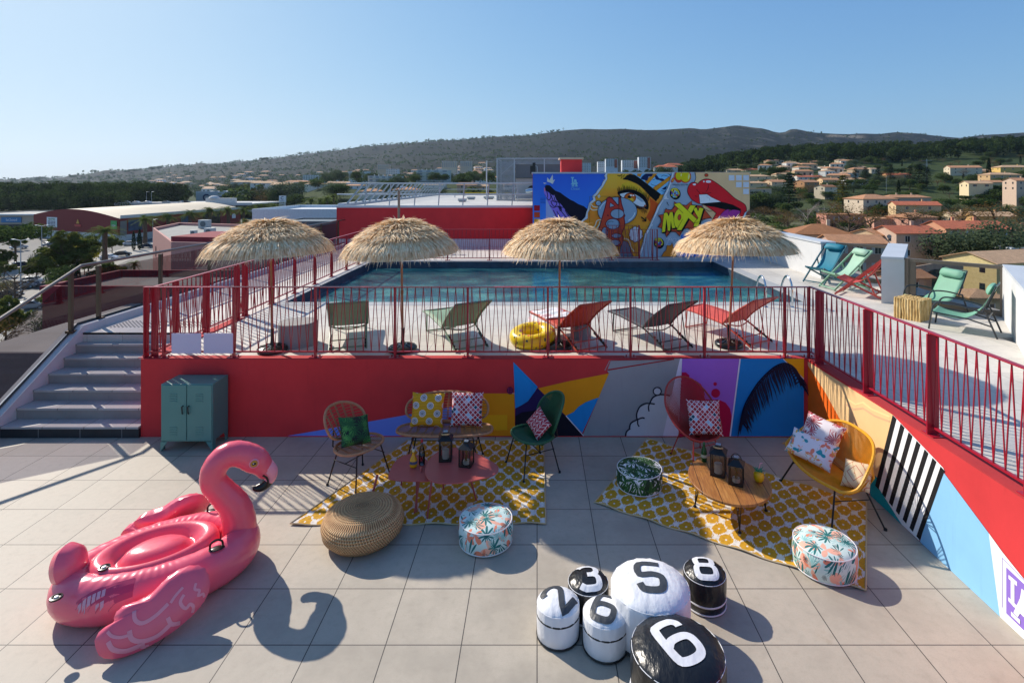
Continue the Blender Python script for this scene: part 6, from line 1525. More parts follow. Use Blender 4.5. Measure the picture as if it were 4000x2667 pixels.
# flat ground under the left town and the streets
m_as = M('asphalt', '#5f5d5a', .85, 0, .16, .08, .2, 3); m_lt = M('pale_concrete_ground', '#8f8a81', .85, 0, .14, .05); m_gs = M('verge_grass', '#4b5a2a', .9, 0, .3, .3)
def Q(px, Y, z=0): return ((px-CX)/FX*Y, Y, GZ+z)
def sheet(name, pts, m, z): return struct(MB().poly([Q(a, b, z) for a, b in pts]), name, m, smooth=0)
sheet('car_park', [(-900, 40), (900, 40), (1000, 90), (1100, 180), (1150, 300), (900, 330), (-500, 330), (-1200, 200)], m_as, .05)
sheet('road', [(-700, 110), (330, 118), (520, 150), (1000, 250), (1000, 262), (560, 190), (330, 148), (-700, 140)], m_lt, .1)
sheet('lawn', [(-400, 40), (160, 40), (200, 52), (-400, 56)], m_gs, .12)
sheet('pavement', [(-600, 60), (430, 72), (420, 100), (150, 106), (-600, 90)], m_lt, .1)
sheet('street', [(3640, 330), (3720, 330), (3712, 460), (3672, 460)], m_lt, 0).location.z = 0
# ---------------------------------------------------------------- foliage
def leafmat(name, a, b, c, crowns=0):
    q = Mat(name, 1.0, spec=.0); x, y, z = q.co(); n = q.noise(.9, 4, rough=.7); n2 = q.noise(7, 2)
    k = q.ramp(n*.6+n2*.4, [(.32, a), (.5, b), (.68, c)]); oi = q.nt.nodes.new('ShaderNodeObjectInfo')
    k = q.mix(X(q.nt, oi.outputs['Random'])*.35, k, a)
    if crowns:
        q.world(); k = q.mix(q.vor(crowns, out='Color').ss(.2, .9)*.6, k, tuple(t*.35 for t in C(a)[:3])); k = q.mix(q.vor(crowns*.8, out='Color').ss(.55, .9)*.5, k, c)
    q.color(k)
    tl_ = q.nt.nodes.new('ShaderNodeBsdfTranslucent'); q.nt.links.new(k.o, tl_.inputs[0]); mx_ = q.nt.nodes.new('ShaderNodeMixShader'); mx_.inputs[0].default_value = .42
    q.nt.links.new(q.b.outputs[0], mx_.inputs[1]); q.nt.links.new(tl_.outputs[0], mx_.inputs[2]); q.nt.links.new(mx_.outputs[0], q.nt.nodes['Material Output'].inputs[0]); return q.m
lm_pine = leafmat('pine_foliage', '#2f3f22', '#43552b', '#5a6a38'); lm_oak = leafmat('oak_foliage', '#34452a', '#4f6035', '#737f48')
lm_oliv = leafmat('olive_foliage', '#38452f', '#55634a', '#7b8667'); lm_eu = leafmat('eucalyptus_foliage', '#46522a', '#6b7438', '#938a4a')
lm_cyp = leafmat('cypress_foliage', '#1b2a18', '#2a3b20', '#3b4d2b'); lm_mim = leafmat('mimosa_foliage', '#7a7a1c', '#a8a028', '#c9bf3e')
lm_palm = leafmat('palm_foliage', '#45522a', '#6c7a3e', '#98a05c'); lm_gold = leafmat('golden_conifer_foliage', '#3f431d', '#5f5f28', '#8a8034'); lm_brown = leafmat('budding_twigs', '#57462b', '#7a623a', '#94794b')
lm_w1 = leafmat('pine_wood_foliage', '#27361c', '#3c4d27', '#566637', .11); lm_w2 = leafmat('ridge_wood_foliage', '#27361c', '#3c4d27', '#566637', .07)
m_tr = M('bark', '#5b4a3a', .9, 0, .25, 3, .4, 20, .05); m_trp = M('pale_bark', '#8f857a', .9, 0, .2, 3)
def card(mb, c, s, r, flatten=0, nrm=None):
    if nrm is not None:
        nn = (nrm+V((r.gauss(0, .35), r.gauss(0, .35), r.gauss(0, .35)))).normalized(); u = nn.orthogonal().normalized(); u = MX.Rotation(r.uniform(0, 6.28), 3, nn) @ u; v = nn.cross(u); w = s*r.uniform(.6, 1.3); h = s*r.uniform(.5, 1.0)
        mb.add([c-u*w-v*h*.4, c+v*h, c+u*w+v*h*.2, c-v*h], [(0, 1, 2, 3)]); return
    a = r.uniform(0, 2*PI); t = r.uniform(-1, 1)*(1-flatten); u = V((cos(a), sin(a), t*.6)).normalized(); v = u.cross(V((r.uniform(-1, 1), r.uniform(-1, 1), 1-flatten*.2+r.uniform(-.5, .5)))).normalized()
    w = s*r.uniform(.6, 1.3); h = s*r.uniform(.4, .9)
    mb.add([c-u*w-v*h*.3, c+v*h, c+u*w+v*h*.2, c-v*h], [(0, 1, 2, 3)])
def blob(mb, c, rx, rz, n, s, r, shell=.55, lump=5, tang=False):
    cs = []
    for i in range(lump):
        a = r.uniform(0, 2*PI); e = r.uniform(-.3, 1); k = r.uniform(.35, .75); cs.append((V((cos(a)*rx*k, sin(a)*rx*k, e*rz*.6)), r.uniform(.38, .6)))
    for i in range(n):
        cc, k = cs[i % len(cs)]; d = V((r.gauss(0, 1), r.gauss(0, 1), r.gauss(0, 1)+.25)).normalized()*(shell+(1-shell)*r.random())
        card(mb, V(c)+cc+V((d.x*rx*k, d.y*rx*k, d.z*rz*k*1.1)), s, r, nrm=d.normalized() if tang or i % 3 else None)
def limbs(mb, h, r0, n, spread, r, z0=.35, depth=1, th=.5, start=V((0, 0, 0))):
    top = V((r.uniform(-.04, .04)*h, r.uniform(-.04, .04)*h, h))
    mb.tube([start, start+top*.4+V((r.uniform(-.02, .02)*h, 0, 0)), start+top], [r0, r0*.75, r0*.3], 7)
    for i in range(n):
        a = 2*PI*i/n+r.uniform(-.5, .5); z = h*(z0+(1-z0)*r.random()); L = spread*r.uniform(.6, 1.05)
        p0 = start+top*(z/h); p1 = p0+V((cos(a)*L*.5, sin(a)*L*.5, L*.35)); p2 = p0+V((cos(a)*L, sin(a)*L, L*r.uniform(.5, 1.0)))
        mb.tube([p0, p1, p2], [r0*th, r0*th*.6, r0*.12], 5)
        if depth:
            for j in range(5):
                u = r.uniform(.3, 1); q0 = p0.lerp(p1, u*2) if u < .5 else p1.lerp(p2, u*2-1); b = a+r.uniform(-1.2, 1.2); l2 = L*r.uniform(.3, .6)
                q1 = q0+V((cos(b)*l2, sin(b)*l2, l2*r.uniform(.3, 1.1))); mb.tube([q0, q0.lerp(q1, .5)+V((0, 0, .05*l2)), q1], [r0*.16, r0*.1, r0*.04], 4)
                if depth > 1:
                    for k_ in range(5): c_ = b+r.uniform(-1.3, 1.3); l3 = l2*r.uniform(.3, .7); q2 = q0.lerp(q1, r.uniform(.2, 1)); mb.tube([q2, q2+V((cos(c_)*l3, sin(c_)*l3, l3*r.uniform(.2, 1.1)))], [r0*.05, r0*.02], 3)
def tree_proto(name, kind, seed):
    """unit-ish trees, real metres; returns (trunk mesh, crown mesh, materials)"""
    r = random.Random(seed); tk = MB(); cr = MB(); mt_, ml_ = m_tr, lm_oak
    if kind == 'oak': limbs(tk, 5, .25, 7, 2.2, r); blob(cr, (0, 0, 4.2), 4.4, 3.9, 2100, .30, r, lump=12); ml_ = lm_oak
    elif kind == 'pine': limbs(tk, 7.5, .28, 7, 2.8, r, .6); blob(cr, (0, 0, 7.6), 5.6, 3.0, 2300, .34, r, lump=14); ml_ = lm_pine
    elif kind == 'olive': limbs(tk, 3, .3, 7, 2, r, .2); blob(cr, (0, 0, 3.5), 4.6, 3.8, 6500, .15, r, lump=18); ml_ = lm_oliv
    elif kind == 'eucalyptus':
        limbs(tk, 6, .22, 9, 2.8, r, .15, 1); ml_ = lm_eu
        for i in range(16): a = r.uniform(0, 6.28); d = r.uniform(0, 3.6); blob(cr, (cos(a)*d, sin(a)*d, 5.8+r.uniform(-2.6, 3.4)*(1-d/6)), 1.9, 1.6, 520, .24, r, lump=4)
    elif kind == 'cypress':
        tk.tube([(0, 0, 0), (0, 0, 2)], .18, 7); ml_ = lm_cyp
        for i in range(1100): z = r.random()**.8; rad = 1.0*math.sin(PI*min(1, .12+z*.88))**.6*(1-z*.35); a = r.uniform(0, 6.28); card(cr, V((cos(a)*rad*r.uniform(.7, 1), sin(a)*rad*r.uniform(.7, 1), .6+z*9)), .26, r)
    elif kind == 'cedar' or kind == 'golden':
        tk.tube([(0, 0, 0), (0, 0, 11)], [.3, .05], 7); ml_ = lm_gold if kind == 'golden' else lm_cyp
        for lv in range(13):
            z = 1.2+lv*.82; rad = 4.0*(1-lv/14)**.8
            for b in range(8):
                a = b*PI/4+lv*.7+r.uniform(-.3, .3); L = rad*r.uniform(.75, 1.1); tk.tube([(0, 0, z), (cos(a)*L, sin(a)*L, z+.2)], [.06, .015], 4)
                for i in range(16): u = r.uniform(.2, 1); card(cr, V((cos(a)*L*u+r.gauss(0, .3), sin(a)*L*u+r.gauss(0, .3), z+.15+r.gauss(0, .15))), .30, r, .7)
    elif kind == 'bare': limbs(tk, 7, .22, 10, 3.6, r, .25, 2); cr = None; mt_ = m_tr
    elif kind == 'palebare': limbs(tk, 6, .16, 12, 3.2, r, .15, 2); cr = None; mt_ = m_trp
    elif kind == 'budding':
        limbs(tk, 5.5, .26, 9, 3.4, r, .25, 1); ml_ = lm_brown
        for i in range(1000): a = r.uniform(0, 6.28); d = r.uniform(.5, 4.4); card(cr, V((cos(a)*d, sin(a)*d, 5+r.uniform(-1.2, 3.2)*(1-d/7))), .13, r)
    elif kind == 'mimosa': limbs(tk, 2.5, .12, 5, 1.2, r); blob(cr, (0, 0, 3), 2.2, 1.8, 900, .16, r, lump=7); ml_ = lm_mim
    elif kind == 'shrub': tk.tube([(0, 0, 0), (0, 0, .6)], .08, 5); blob(cr, (0, 0, 1.0), 1.8, 1.2, 500, .18, r, lump=6); ml_ = lm_oak
    elif kind == 'palm':
        tk.tube([(0, 0, 0), (.1, 0, 3), (0, 0, 7)], [.32, .24, .26], 9); ml_ = lm_palm
        blob(cr, (0, 0, 6.6), .5, .6, 120, .2, r)
        for i in range(46):
            a = r.uniform(0, 6.28); e = r.uniform(-.9, 1.35); L = 1.9; pts = []
            for k in range(6): u = k/5; rr_ = L*(cos(e)*u+ .12*u*u); pts.append(V((cos(a)*rr_, sin(a)*rr_, 7+L*(sin(e)*u*.9-.45*u*u))))
            t_ = V((-sin(a), cos(a), 0))
            for k in range(5):
                w = .34*sin(PI*(.15+.8*k/5)); 
                for g in range(2):
                    p = pts[k].lerp(pts[k+1], g*.5); p2 = pts[k].lerp(pts[k+1], g*.5+.3); d_ = (pts[k+1]-pts[k])*.55
                    cr.add([p, p2, p2+t_*w+d_-V((0, 0, .12))], [(0, 1, 2)]); cr.add([p, p2, p2-t_*w+d_-V((0, 0, .12))], [(0, 1, 2)])
    T = tk.build('trunk', mt_, smooth=60); Cc = cr.build('crown', ml_, smooth=0) if cr else None
    return T, Cc
PROTO = {}
def tree(kind, px, Y, H, label, name=None, group=None, seed=1, rz=None, sx=1.0, z=None, x=None):
    base = {'oak': 8, 'pine': 10.2, 'olive': 6.8, 'eucalyptus': 9.8, 'cypress': 9.8, 'cedar': 12, 'golden': 12, 'bare': 11, 'palebare': 9.5, 'budding': 8.5, 'mimosa': 4.8, 'shrub': 2.2, 'palm': 8.6}[kind]
    key = (kind, seed % 3)
    X_ = (px-CX)/FX*Y if x is None else x
    s = H/base; loc = (X_, Y, (G(X_, Y) if z is None else z)-.1)
    nm = name or {'oak': 'broadleaf_tree', 'pine': 'stone_pine', 'olive': 'olive_tree', 'eucalyptus': 'eucalyptus_tree', 'cypress': 'cypress_tree', 'cedar': 'cedar_tree', 'golden': 'golden_conifer', 'bare': 'bare_tree', 'palebare': 'bare_tree', 'budding': 'budding_tree', 'mimosa': 'mimosa_tree', 'shrub': 'shrub', 'palm': 'palm_tree'}[kind]
    t = thing(nm, label, 'shrub' if kind == 'shrub' else 'palm tree' if kind == 'palm' else 'tree', loc, rnd.uniform(0, 6.28) if rz is None else rz, group); t.scale = (s*sx, s*sx, s)
    if key not in PROTO: T, Cc = tree_proto(nm, kind, seed % 3+hash_(kind)); PROTO[key] = (T, Cc)
    else:
        T, Cc = PROTO[key]; T = T.copy(); col.objects.link(T)
        if Cc: Cc = Cc.copy(); col.objects.link(Cc)
    T.parent = t
    if Cc: Cc.parent = t
    return t
def hash_(s): return sum(ord(c)*(i+3) for i, c in enumerate(s)) % 97
def wood(name, label, spots, m, seed, cards, size):
    r = random.Random(seed); mb = MB()
    for x_, Y, z, rx, rz in spots: blob(mb, (x_, Y, z), rx*r.uniform(.8, 1.15), rz*r.uniform(.85, 1.1), cards, size*r.uniform(.8, 1.2), r, .85, 5, True)
    return tag(mb.build(name, m, smooth=0), label, 'wood', None, 'stuff')
r8 = random.Random(21); sp_ = []
for i in range(240):
    px = r8.uniform(-300, 745); Y = r8.uniform(300, 425)
    if px > 470 and Y < 350: continue
    top = interp([(-300, 690), (0, 700), (140, 706), (320, 700), (520, 698), (640, 692), (745, 730)], px); H = (EYE-(top+r8.uniform(0, 12)-CY)/FX*Y)-GZ
    H = min(H, 22)*(.75 if Y < 340 else r8.uniform(.88, 1.0)); rx = r8.uniform(6, 8.5); sp_.append(((px-CX)/FX*Y, Y, GZ+H-4.5, rx, 4.5)); sp_.append(((px-CX)/FX*Y+r8.uniform(-3, 3), Y-3, GZ+H*.45, rx*1.1, H*.36))
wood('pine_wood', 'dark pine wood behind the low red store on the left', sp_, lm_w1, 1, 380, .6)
sp_ = []
for i in range(1000):
    px = r8.uniform(2440, 4150); Y = r8.uniform(600, 1010)
    if px < 2650 and r8.random() < .3: continue
    x_ = (px-CX)/FX*Y; g_ = G(x_, Y); H = r8.uniform(10, 16); sp_.append((x_, Y, g_+H-6, r8.uniform(6, 9.5), 7))
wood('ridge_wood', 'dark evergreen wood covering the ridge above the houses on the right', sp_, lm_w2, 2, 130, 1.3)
sp_ = []
for i in range(5200):
    px = r8.uniform(-100, 4150) if i % 3 else r8.uniform(300, 2500); Y = r8.uniform(1100, 3380)
    x_ = (px-CX)/FX*Y; g_ = G(x_, Y); s_ = r8.uniform(4, 8)*(1 if px < 2000 else .8); sp_.append((x_, Y, g_+s_*.5, s_, s_*.8))
for i in range(420):
    px = r8.uniform(0, 2200) if i % 3 else r8.gauss(r8.choice([160, 480, 700, 900, 1150, 1400, 1700]), 40); x_ = (px-CX)/FX*3390; g_ = G(x_, 3390); s_ = r8.choice([4, 5, 6, 8, 11]); sp_.append((x_, 3390, g_+s_*.45, s_*1.2, s_))
wood('hillside_scrub', 'scrub and scattered trees over the long wooded hillside', sp_, lm_pine, 3, 10, 3.6)
sp_ = []
for i in range(1000):
    px = r8.uniform(380, 2300); Y = r8.uniform(560, 1900)
    if px < 760 and Y < 900: continue
    x_ = (px-CX)/FX*Y; g_ = G(x_, Y); s_ = r8.uniform(4, 6.5); sp_.append((x_, Y, g_+s_*.6, s_, s_*.8))
wood('town_greenery', 'dark trees filling the hazy town below the wooded hill', sp_, lm_oak, 4, 60, 1.3)
# near individual trees, left
tree('eucalyptus', 262, 114, 10.4, 'wide olive green tree in front of the long red store', seed=1, sx=1.25)
tree('pine', 60, 135, 10.2, 'dark stone pine at the left picture edge beside a street lamp', seed=1, sx=1.15)
tree('mimosa', 345, 128, 7.5, 'bright yellow flowering mimosa beside the wide olive tree', seed=1)
tree('bare', 60, 88, 9.5, 'bare branched tree in the car park at the left edge', seed=1, z=GZ)
tree('bare', -30, 78, 6, 'small bare tree half cut by the left picture edge', seed=2)
tree('cypress', 522, 168, 6.2, 'left one of two dark cypresses by the road bend', seed=1); tree('cypress', 545, 170, 6.8, 'right one of two dark cypresses by the road bend', seed=2)
tree('cypress', 303, 100, 6.5, 'slim dark cypress below the mimosa in the car park', seed=2); tree('shrub', 262, 95, 3, 'dark round shrub at the foot of the wide olive tree', seed=1); tree('shrub', 385, 112, 3.4, 'low green shrub right of the mimosa', seed=1)
tree('palm', 525, 106, 6.5, 'squat palm rising behind the glass balustrade', seed=1)
pal = [(410, 160, 10.5), (565, 205, 11), (655, 232, 10.5), (742, 236, 11.5), (820, 250, 12), (890, 262, 12), (950, 270, 11.5), (962, 235, 8), (1012, 300, 12), (1065, 300, 12)]
for i, (px, Y, H) in enumerate(pal): tree('palm', px, Y*.88, H*1.05, 'tall fan palm in the row planted along the road by the red store', group='fan palms along the store road', seed=i, sx=1.75)
for i, (px, Y, H) in enumerate([(1170, 270, 9), (1215, 280, 13.5), (1250, 300, 11), (1278, 290, 13), (1303, 300, 13), (1140, 250, 8), (1100, 240, 7.5), (1170, 215, 9)]): tree('palm', px, Y, H, 'bushy date palm in the clump left of the red wing', group='date palms left of the red wing', seed=i, sx=1.5)
for i, px in enumerate((190, 148, 110)): tree('palm', px+10, 190+i*10, 7, 'fan palm half hidden behind the olive green tree', group='fan palms behind the olive green tree', seed=i)
# far skyline umbrella pines
for i, px in enumerate((155, 285, 440, 497, 527, 590, 620, 1025, 1040)):
    Y = 2400; x_ = (px-CX)/FX*Y; g_ = interp(SKY, px); zz = EYE+(CY-g_-4)/FX*Y; tree('pine', px, Y, 22, 'umbrella pine standing alone on the hazy left skyline', group='umbrella pines on the left skyline', seed=i, z=zz-11, sx=1.1)
# right side trees
tree('cedar', 3082, 300, 22, 'broad dark conifer right of the mural block', seed=1, sx=.9)
tree('golden', 3292, 290, 21, 'yellow green conifer among the houses', seed=1, sx=.9)
tree('cypress', 3510, 330, 15, 'tall dark cypress standing behind the big hip roofed house', seed=1, sx=.85)
tree('cypress', 3435, 252, 9.5, 'left one of two cypresses in front of the hip roofed house', seed=2, sx=.8); tree('cypress', 3445, 250, 8.5, 'right one of two cypresses in front of the hip roofed house', seed=1, sx=.8)
for i, (px, Y, H) in enumerate([(3555, 420, 17), (3590, 410, 19), (3620, 420, 16), (3380, 430, 15), (3430, 440, 14), (3340, 430, 14), (3480, 450, 15)]): tree('cedar', px, Y, H, 'dark spreading cedar in the belt in front of the pine ridge', group='dark cedars below the pine ridge', seed=i)
tree('cypress', 3862, 420, 21, 'tall cypress between the cream house and the yellow house', seed=2, sx=.9)
tree('cypress', 3013, 400, 8, 'small cypress beside the beige house next to the mural block', seed=1)
tree('olive', 3800, 112, 12.2, 'large grey green olive tree in front of the red roofed house', seed=1, sx=1.35); tree('olive', 3725, 116, 9.5, 'round grey green olive tree beside the larger one', seed=2, sx=1.2); tree('olive', 3900, 108, 9.8, 'grey green olive tree nearest the white awning', seed=3, sx=1.2)
tree('palm', 3937, 235, 10.5, 'single palm tree at the right among the gardens', seed=1, sx=1.1)
tree('palebare', 3155, 210, 14.5, 'pale bare tree with upright twigs left of the golden conifer', seed=1, sx=1.2); tree('palebare', 3215, 225, 14, 'pale bare tree just left of the golden conifer', seed=2, sx=1.1)
tree('budding', 3315, 178, 14, 'brown twiggy tree in front of the pink house', seed=1, sx=1.3); tree('budding', 3400, 185, 10.5, 'low brown twiggy tree between the pink houses', seed=2, sx=1.2); tree('budding', 3560, 185, 13.2, 'brown budding tree above the red tiled roof', seed=3, sx=1.3)
tree('budding', 3880, 150, 17, 'large wide brown budding tree at the right edge', seed=1, sx=1.35); tree('budding', 3760, 200, 12, 'brown budding tree beyond the large olive', seed=2, sx=1.3)
tree('palebare', 3650, 104, 9.5, 'small leafless tree against the pink gable wall', seed=1); tree('bare', 3385, 150, 9, 'dark branched bare tree near the brown tiled roof', seed=2)
tree('pine', 3790, 265, 9.5, 'wide green umbrella pine near the street', seed=2, sx=1.7); tree('pine', 3035, 470, 12, 'umbrella pine left among the upper houses', seed=1, sx=1.2)
r9 = random.Random(5)
for i in range(46):
    px = r9.uniform(2935, 3330); Y = r9.uniform(135, 240); tree(r9.choice(['bare', 'palebare', 'budding', 'shrub']), px, Y, r9.uniform(5.5, 8.5), 'grey brown thicket tree on the slope behind the white parapet', name='thicket_tree', group='thicket trees on the slope behind the parapet', seed=i, sx=1.4)
for i in range(285):
    px = r9.uniform(2880, 4060); Y = r9.uniform(235, 680); k_ = r9.choice(['oak', 'oak', 'pine', 'budding', 'olive', 'budding', 'bare', 'cypress' if r9.random() < .4 else 'oak'])
    tree(k_, px, Y, r9.uniform(4.5, 8.5) if k_ != 'shrub' else 3, 'garden tree among the hillside houses on the right', name='garden_tree', group='garden trees among the hillside houses', seed=i, sx=1.25)
for i in range(95):
    px = r9.uniform(1120, 2520); Y = r9.uniform(230, 620); k_ = r9.choice(['oak', 'oak', 'pine', 'olive', 'cypress' if r9.random() < .3 else 'oak'])
    tree(k_, px, Y, r9.uniform(7, 11), 'dark evergreen tree in the town beyond the pale roof', name='town_tree', group='town trees beyond the pale roof', seed=i, sx=1.3)
for i, (px, Y, H, k_) in enumerate([(150, 62, 7, 'bare'), (60, 52, 6, 'budding'), (250, 60, 5.5, 'bare'), (-60, 60, 7, 'budding'), (20, 70, 6, 'eucalyptus')]): tree(k_, px, Y, H, 'small tree seen through the smoked glass left of the stairs', group='small trees below the smoked glass', seed=i, z=GZ)
for i in range(26): tree(r9.choice(['oak', 'olive', 'eucalyptus', 'budding']), r9.uniform(-80, 440), r9.uniform(70, 185), r9.uniform(3, 5.5), 'car park tree at the left beyond the stairs', name='car_park_tree', group='car park trees at the left', seed=i, sx=1.2, z=GZ)
for i in range(30):
    px = r9.uniform(2930, 4100); Y = r9.uniform(95, 150)
    if 3420 < px < 3720 or px > 3740 and Y < 125: continue
    tree(r9.choice(['shrub', 'olive', 'budding']), px, Y, r9.uniform(2.5, 4.5), 'low garden bush below the right hand parapet', name='garden_bush', group='garden bushes below the parapet', seed=i, sx=1.2)
# ================================================================ houses
def roofmat(name, c):
    q = Mat(name, .85); x, y, z = q.co(); n = q.noise(1.2, 5, rough=.7); n2 = q.noise(9, 2); a = C(c)
    f = lambda k: tuple(min(1, t*k) for t in a[:3])
    k = q.ramp(n*.6+n2*.4, [(.3, f(.6)), (.5, f(1)), (.7, f(1.35))]); row = ((x*3.6).fract()-.5).abs(); row2 = ((y*3.2).fract()); k = q.mix((row < .12)*.45, k, f(.4)); k = q.mix((row2 < .12)*.3, k, f(.45)); q.color(k); q.bump((x*22.6).sin()*.5+.5, .6, .05); return q.m
RT = {'terra': roofmat('terracotta_tiles', '#c08a62'), 'red': roofmat('red_tiles', '#bd6745'), 'tan': roofmat('tan_tiles', '#c9a27c'), 'brown': roofmat('weathered_brown_tiles', '#a06a40'), 'flat': M('grey_flat_roof', '#8f8b86', .8, 0, .1), 'white': M('white_flat_roof', '#d5d6d6', .7, 0, .05)}
WL = {}
def wallm(c):
    if c not in WL: WL[c] = plaster('facade_'+c.strip('#'), c, .1, 30, .2)
    return WL[c]
m_win = M('window_glass', '#2a3138', .15); m_wfr = M('white_window_frame', '#dcdad5', .5); m_sh = M('brown_shutter', '#7c4a2c', .6); m_shb = M('pale_shutter', '#b9c4c6', .6)
HS = []
def house(label, px, ye, Y, w, d, rot=0, wall='#d2ba98', roof='terra', style='gable', floors=1, wins=3, shut=None, chim=1, name='house', cat='house', group=None, minh=2.7, pitch=.32, gz=None):
    x = (px-CX)/FX*Y; ze = EYE+(CY-ye)/FX*Y; g = G(x, Y) if gz is None else gz; h = max(ze-g, minh*floors)
    t = thing(name, label, cat, (x, Y, ze), R(rot), group); w2, d2 = w/2, d/2; HS.append((x, Y, ze, g, w, d, floors))
    rh = d2*pitch
    if style == 'gable':
        MB().add([(-w2, -d2, -h-3), (w2, -d2, -h-3), (w2, d2, -h-3), (-w2, d2, -h-3), (-w2, -d2, 0), (w2, -d2, 0), (w2, d2, 0), (-w2, d2, 0), (-w2, 0, rh), (w2, 0, rh)],
                 [(0, 1, 5, 4), (2, 3, 7, 6), (1, 2, 6, 9, 5), (3, 0, 4, 8, 7), (4, 5, 9, 8), (6, 7, 8, 9)]).build('wall', wallm(wall), t, smooth=0)
        o = .4; e = -o*pitch; T = .12
        rf_ = MB()
        for s_ in (1, -1): rf_.add([(-w2-o, s_*(d2+o), e+.02), (w2+o, s_*(d2+o), e+.02), (w2+o, 0, rh+.02), (-w2-o, 0, rh+.02), (-w2-o, s_*(d2+o), e+T), (w2+o, s_*(d2+o), e+T), (w2+o, 0, rh+T), (-w2-o, 0, rh+T)], [(0, 1, 2, 3), (4, 5, 6, 7), (0, 1, 5, 4), (1, 2, 6, 5), (3, 0, 4, 7)])
        rf = rf_.build('roof', RT[roof], t, smooth=0)
    elif style == 'hip':
        MB().box(-w2, w2, -d2, d2, -h-3, 0).build('wall', wallm(wall), t, smooth=0); o = .45; k = min(w2, d2)
        a, b = w2+o, d2+o; rx = max(0, w2-k); ry = max(0, d2-k); rh = k*pitch
        rf = MB().add([(-a, -b, 0.02), (a, -b, .02), (a, b, .02), (-a, b, .02), (-a, -b, .14), (a, -b, .14), (a, b, .14), (-a, b, .14), (-rx, -ry, rh+.14), (rx, ry, rh+.14)], [(3, 2, 1, 0), (0, 1, 5, 4), (1, 2, 6, 5), (2, 3, 7, 6), (3, 0, 4, 7), (4, 5, 9, 8), (5, 6, 9), (6, 7, 8, 9), (7, 4, 8)]).build('roof', RT[roof], t, smooth=0)
    else:
        MB().box(-w2, w2, -d2, d2, -h-3, 0).build('wall', wallm(wall), t, smooth=0)
        rf = MB().box(-w2-.1, w2+.1, -d2-.1, d2+.1, .004, .25).box(-w2+.2, w2-.2, -d2+.2, d2-.2, .25, .26).build('roof', RT[roof], t, smooth=0)
    for i in range(chim): c_ = MB().box(w2*(.4-.7*i)-.3, w2*(.4-.7*i)+.3, d2*.15-.25, d2*.15+.25, rh*.4 if style != 'flat' else .2, rh+.9).box(w2*(.4-.7*i)-.36, w2*(.4-.7*i)+.36, d2*.15-.3, d2*.15+.3, rh+.9, rh+1.0).build('chimney', wallm(wall), rf, smooth=0)
    fl_h = min(2.9, max(2.5, h/floors))
    for f in range(floors):
        z0 = -.55-1.25-f*fl_h
        for i in range(wins):
            xx = -w2+(i+.5)*w/wins; ww = .5 if w < 30 else .6
            wi = MB().box(xx-ww, xx+ww, -d2-.03, -d2+.05, z0, z0+1.2).build('window', m_win, t, smooth=0)
            MB().box(xx-ww-.08, xx+ww+.08, -d2-.06, -d2-.035, z0-.1, z0-.02).box(xx-ww-.08, xx-ww, -d2-.06, -d2+.02, z0-.02, z0+1.28).box(xx+ww, xx+ww+.08, -d2-.06, -d2+.02, z0-.02, z0+1.28).box(xx-.03, xx+.03, -d2-.05, -d2-.032, z0, z0+1.2).build('frame', m_wfr, wi, smooth=0)
            if shut:
                for o1_ in (-ww-.55, ww+.1): MB().box(xx+o1_, xx+o1_+.45, -d2-.07, -d2-.01, z0-.05, z0+1.25).build('shutter', shut, wi, smooth=0)
        if d > 5:
            for i in range(2):
                yy = -d2+(i+.5)*d/2; MB().box(-w2-.03, -w2+.05, yy-.45, yy+.45, z0, z0+1.1).build('window', m_win, t, smooth=0)
    return t
H = house
H('tall narrow beige house with a red roof high under the pine ridge', 3083, 634, 650, 10, 9, 20, '#cdb795', 'terra', 'gable', 2, 1)
H('two storey beige villa with stacked tiled roofs below the pine ridge', 3183, 633, 620, 12, 9, -10, '#c9b79c', 'terra', 'hip', 2, 3); H('lower tiled wing of the beige villa below the pine ridge', 3175, 643, 612, 21, 8, -10, '#c9b79c', 'terra', 'gable', 1, 4, chim=0)
H('white two storey house with grey tan roof in the upper row', 3215, 657, 560, 14, 10, 15, '#e6e4df', 'tan', 'gable', 2, 2); H('white gabled house wing facing the valley', 3240, 664, 552, 11, 9, 62, '#e6e4df', 'tan', 'gable', 2, 2, chim=0)
H('orange beige house with terracotta roof left of the white house', 3130, 664, 560, 17, 10, 12, '#d6b184', 'terra', 'gable', 2, 3, chim=2); H('low terracotta roofed house at the left end of the upper row', 3040, 672, 540, 20, 9, 5, '#d0ad7e', 'terra', 'gable', 1, 3)
H('cream house with orange roof right of the white house', 3290, 669, 540, 18, 10, 14, '#d8c4a2', 'terra', 'gable', 1, 3); H('small pale house with flat gable between the trees of the upper row', 3365, 674, 520, 16, 9, 8, '#d8c29a', 'tan', 'gable', 1, 2)
H('long white house with a bright red roof', 3155, 692, 470, 22, 9, 6, '#dcd6cc', 'red', 'gable', 2, 5); H('beige bungalow right of the mural block', 2953, 690, 440, 20, 9, 0, '#d9c29c', 'tan', 'hip', 1, 3)
H('pale house with tan roof touching the right edge of the mural block', 2948, 716, 400, 15, 8, 0, '#d6bd94', 'tan', 'hip', 1, 2); H('beige two storey house beside the small cypress', 3028, 711, 400, 13, 10, 14, '#cfb492', 'terra', 'gable', 2, 2)
H('ochre house with brown gable in the middle row', 3150, 712, 400, 14, 10, 20, '#b98a60', 'terra', 'gable', 1, 2); H('peach house with flat terrace roof in the middle row', 3235, 703, 420, 13, 9, 0, '#dcb98c', 'terra', 'gable', 2, 2)
H('house with a grey brown roof below the peach house', 3225, 730, 360, 12, 8, 25, '#d3c3a8', 'brown', 'gable', 1, 1); H('reddish roofed house half hidden by the cedar belt', 3500, 684, 480, 20, 9, -4, '#cf9f70', 'red', 'gable', 1, 2)
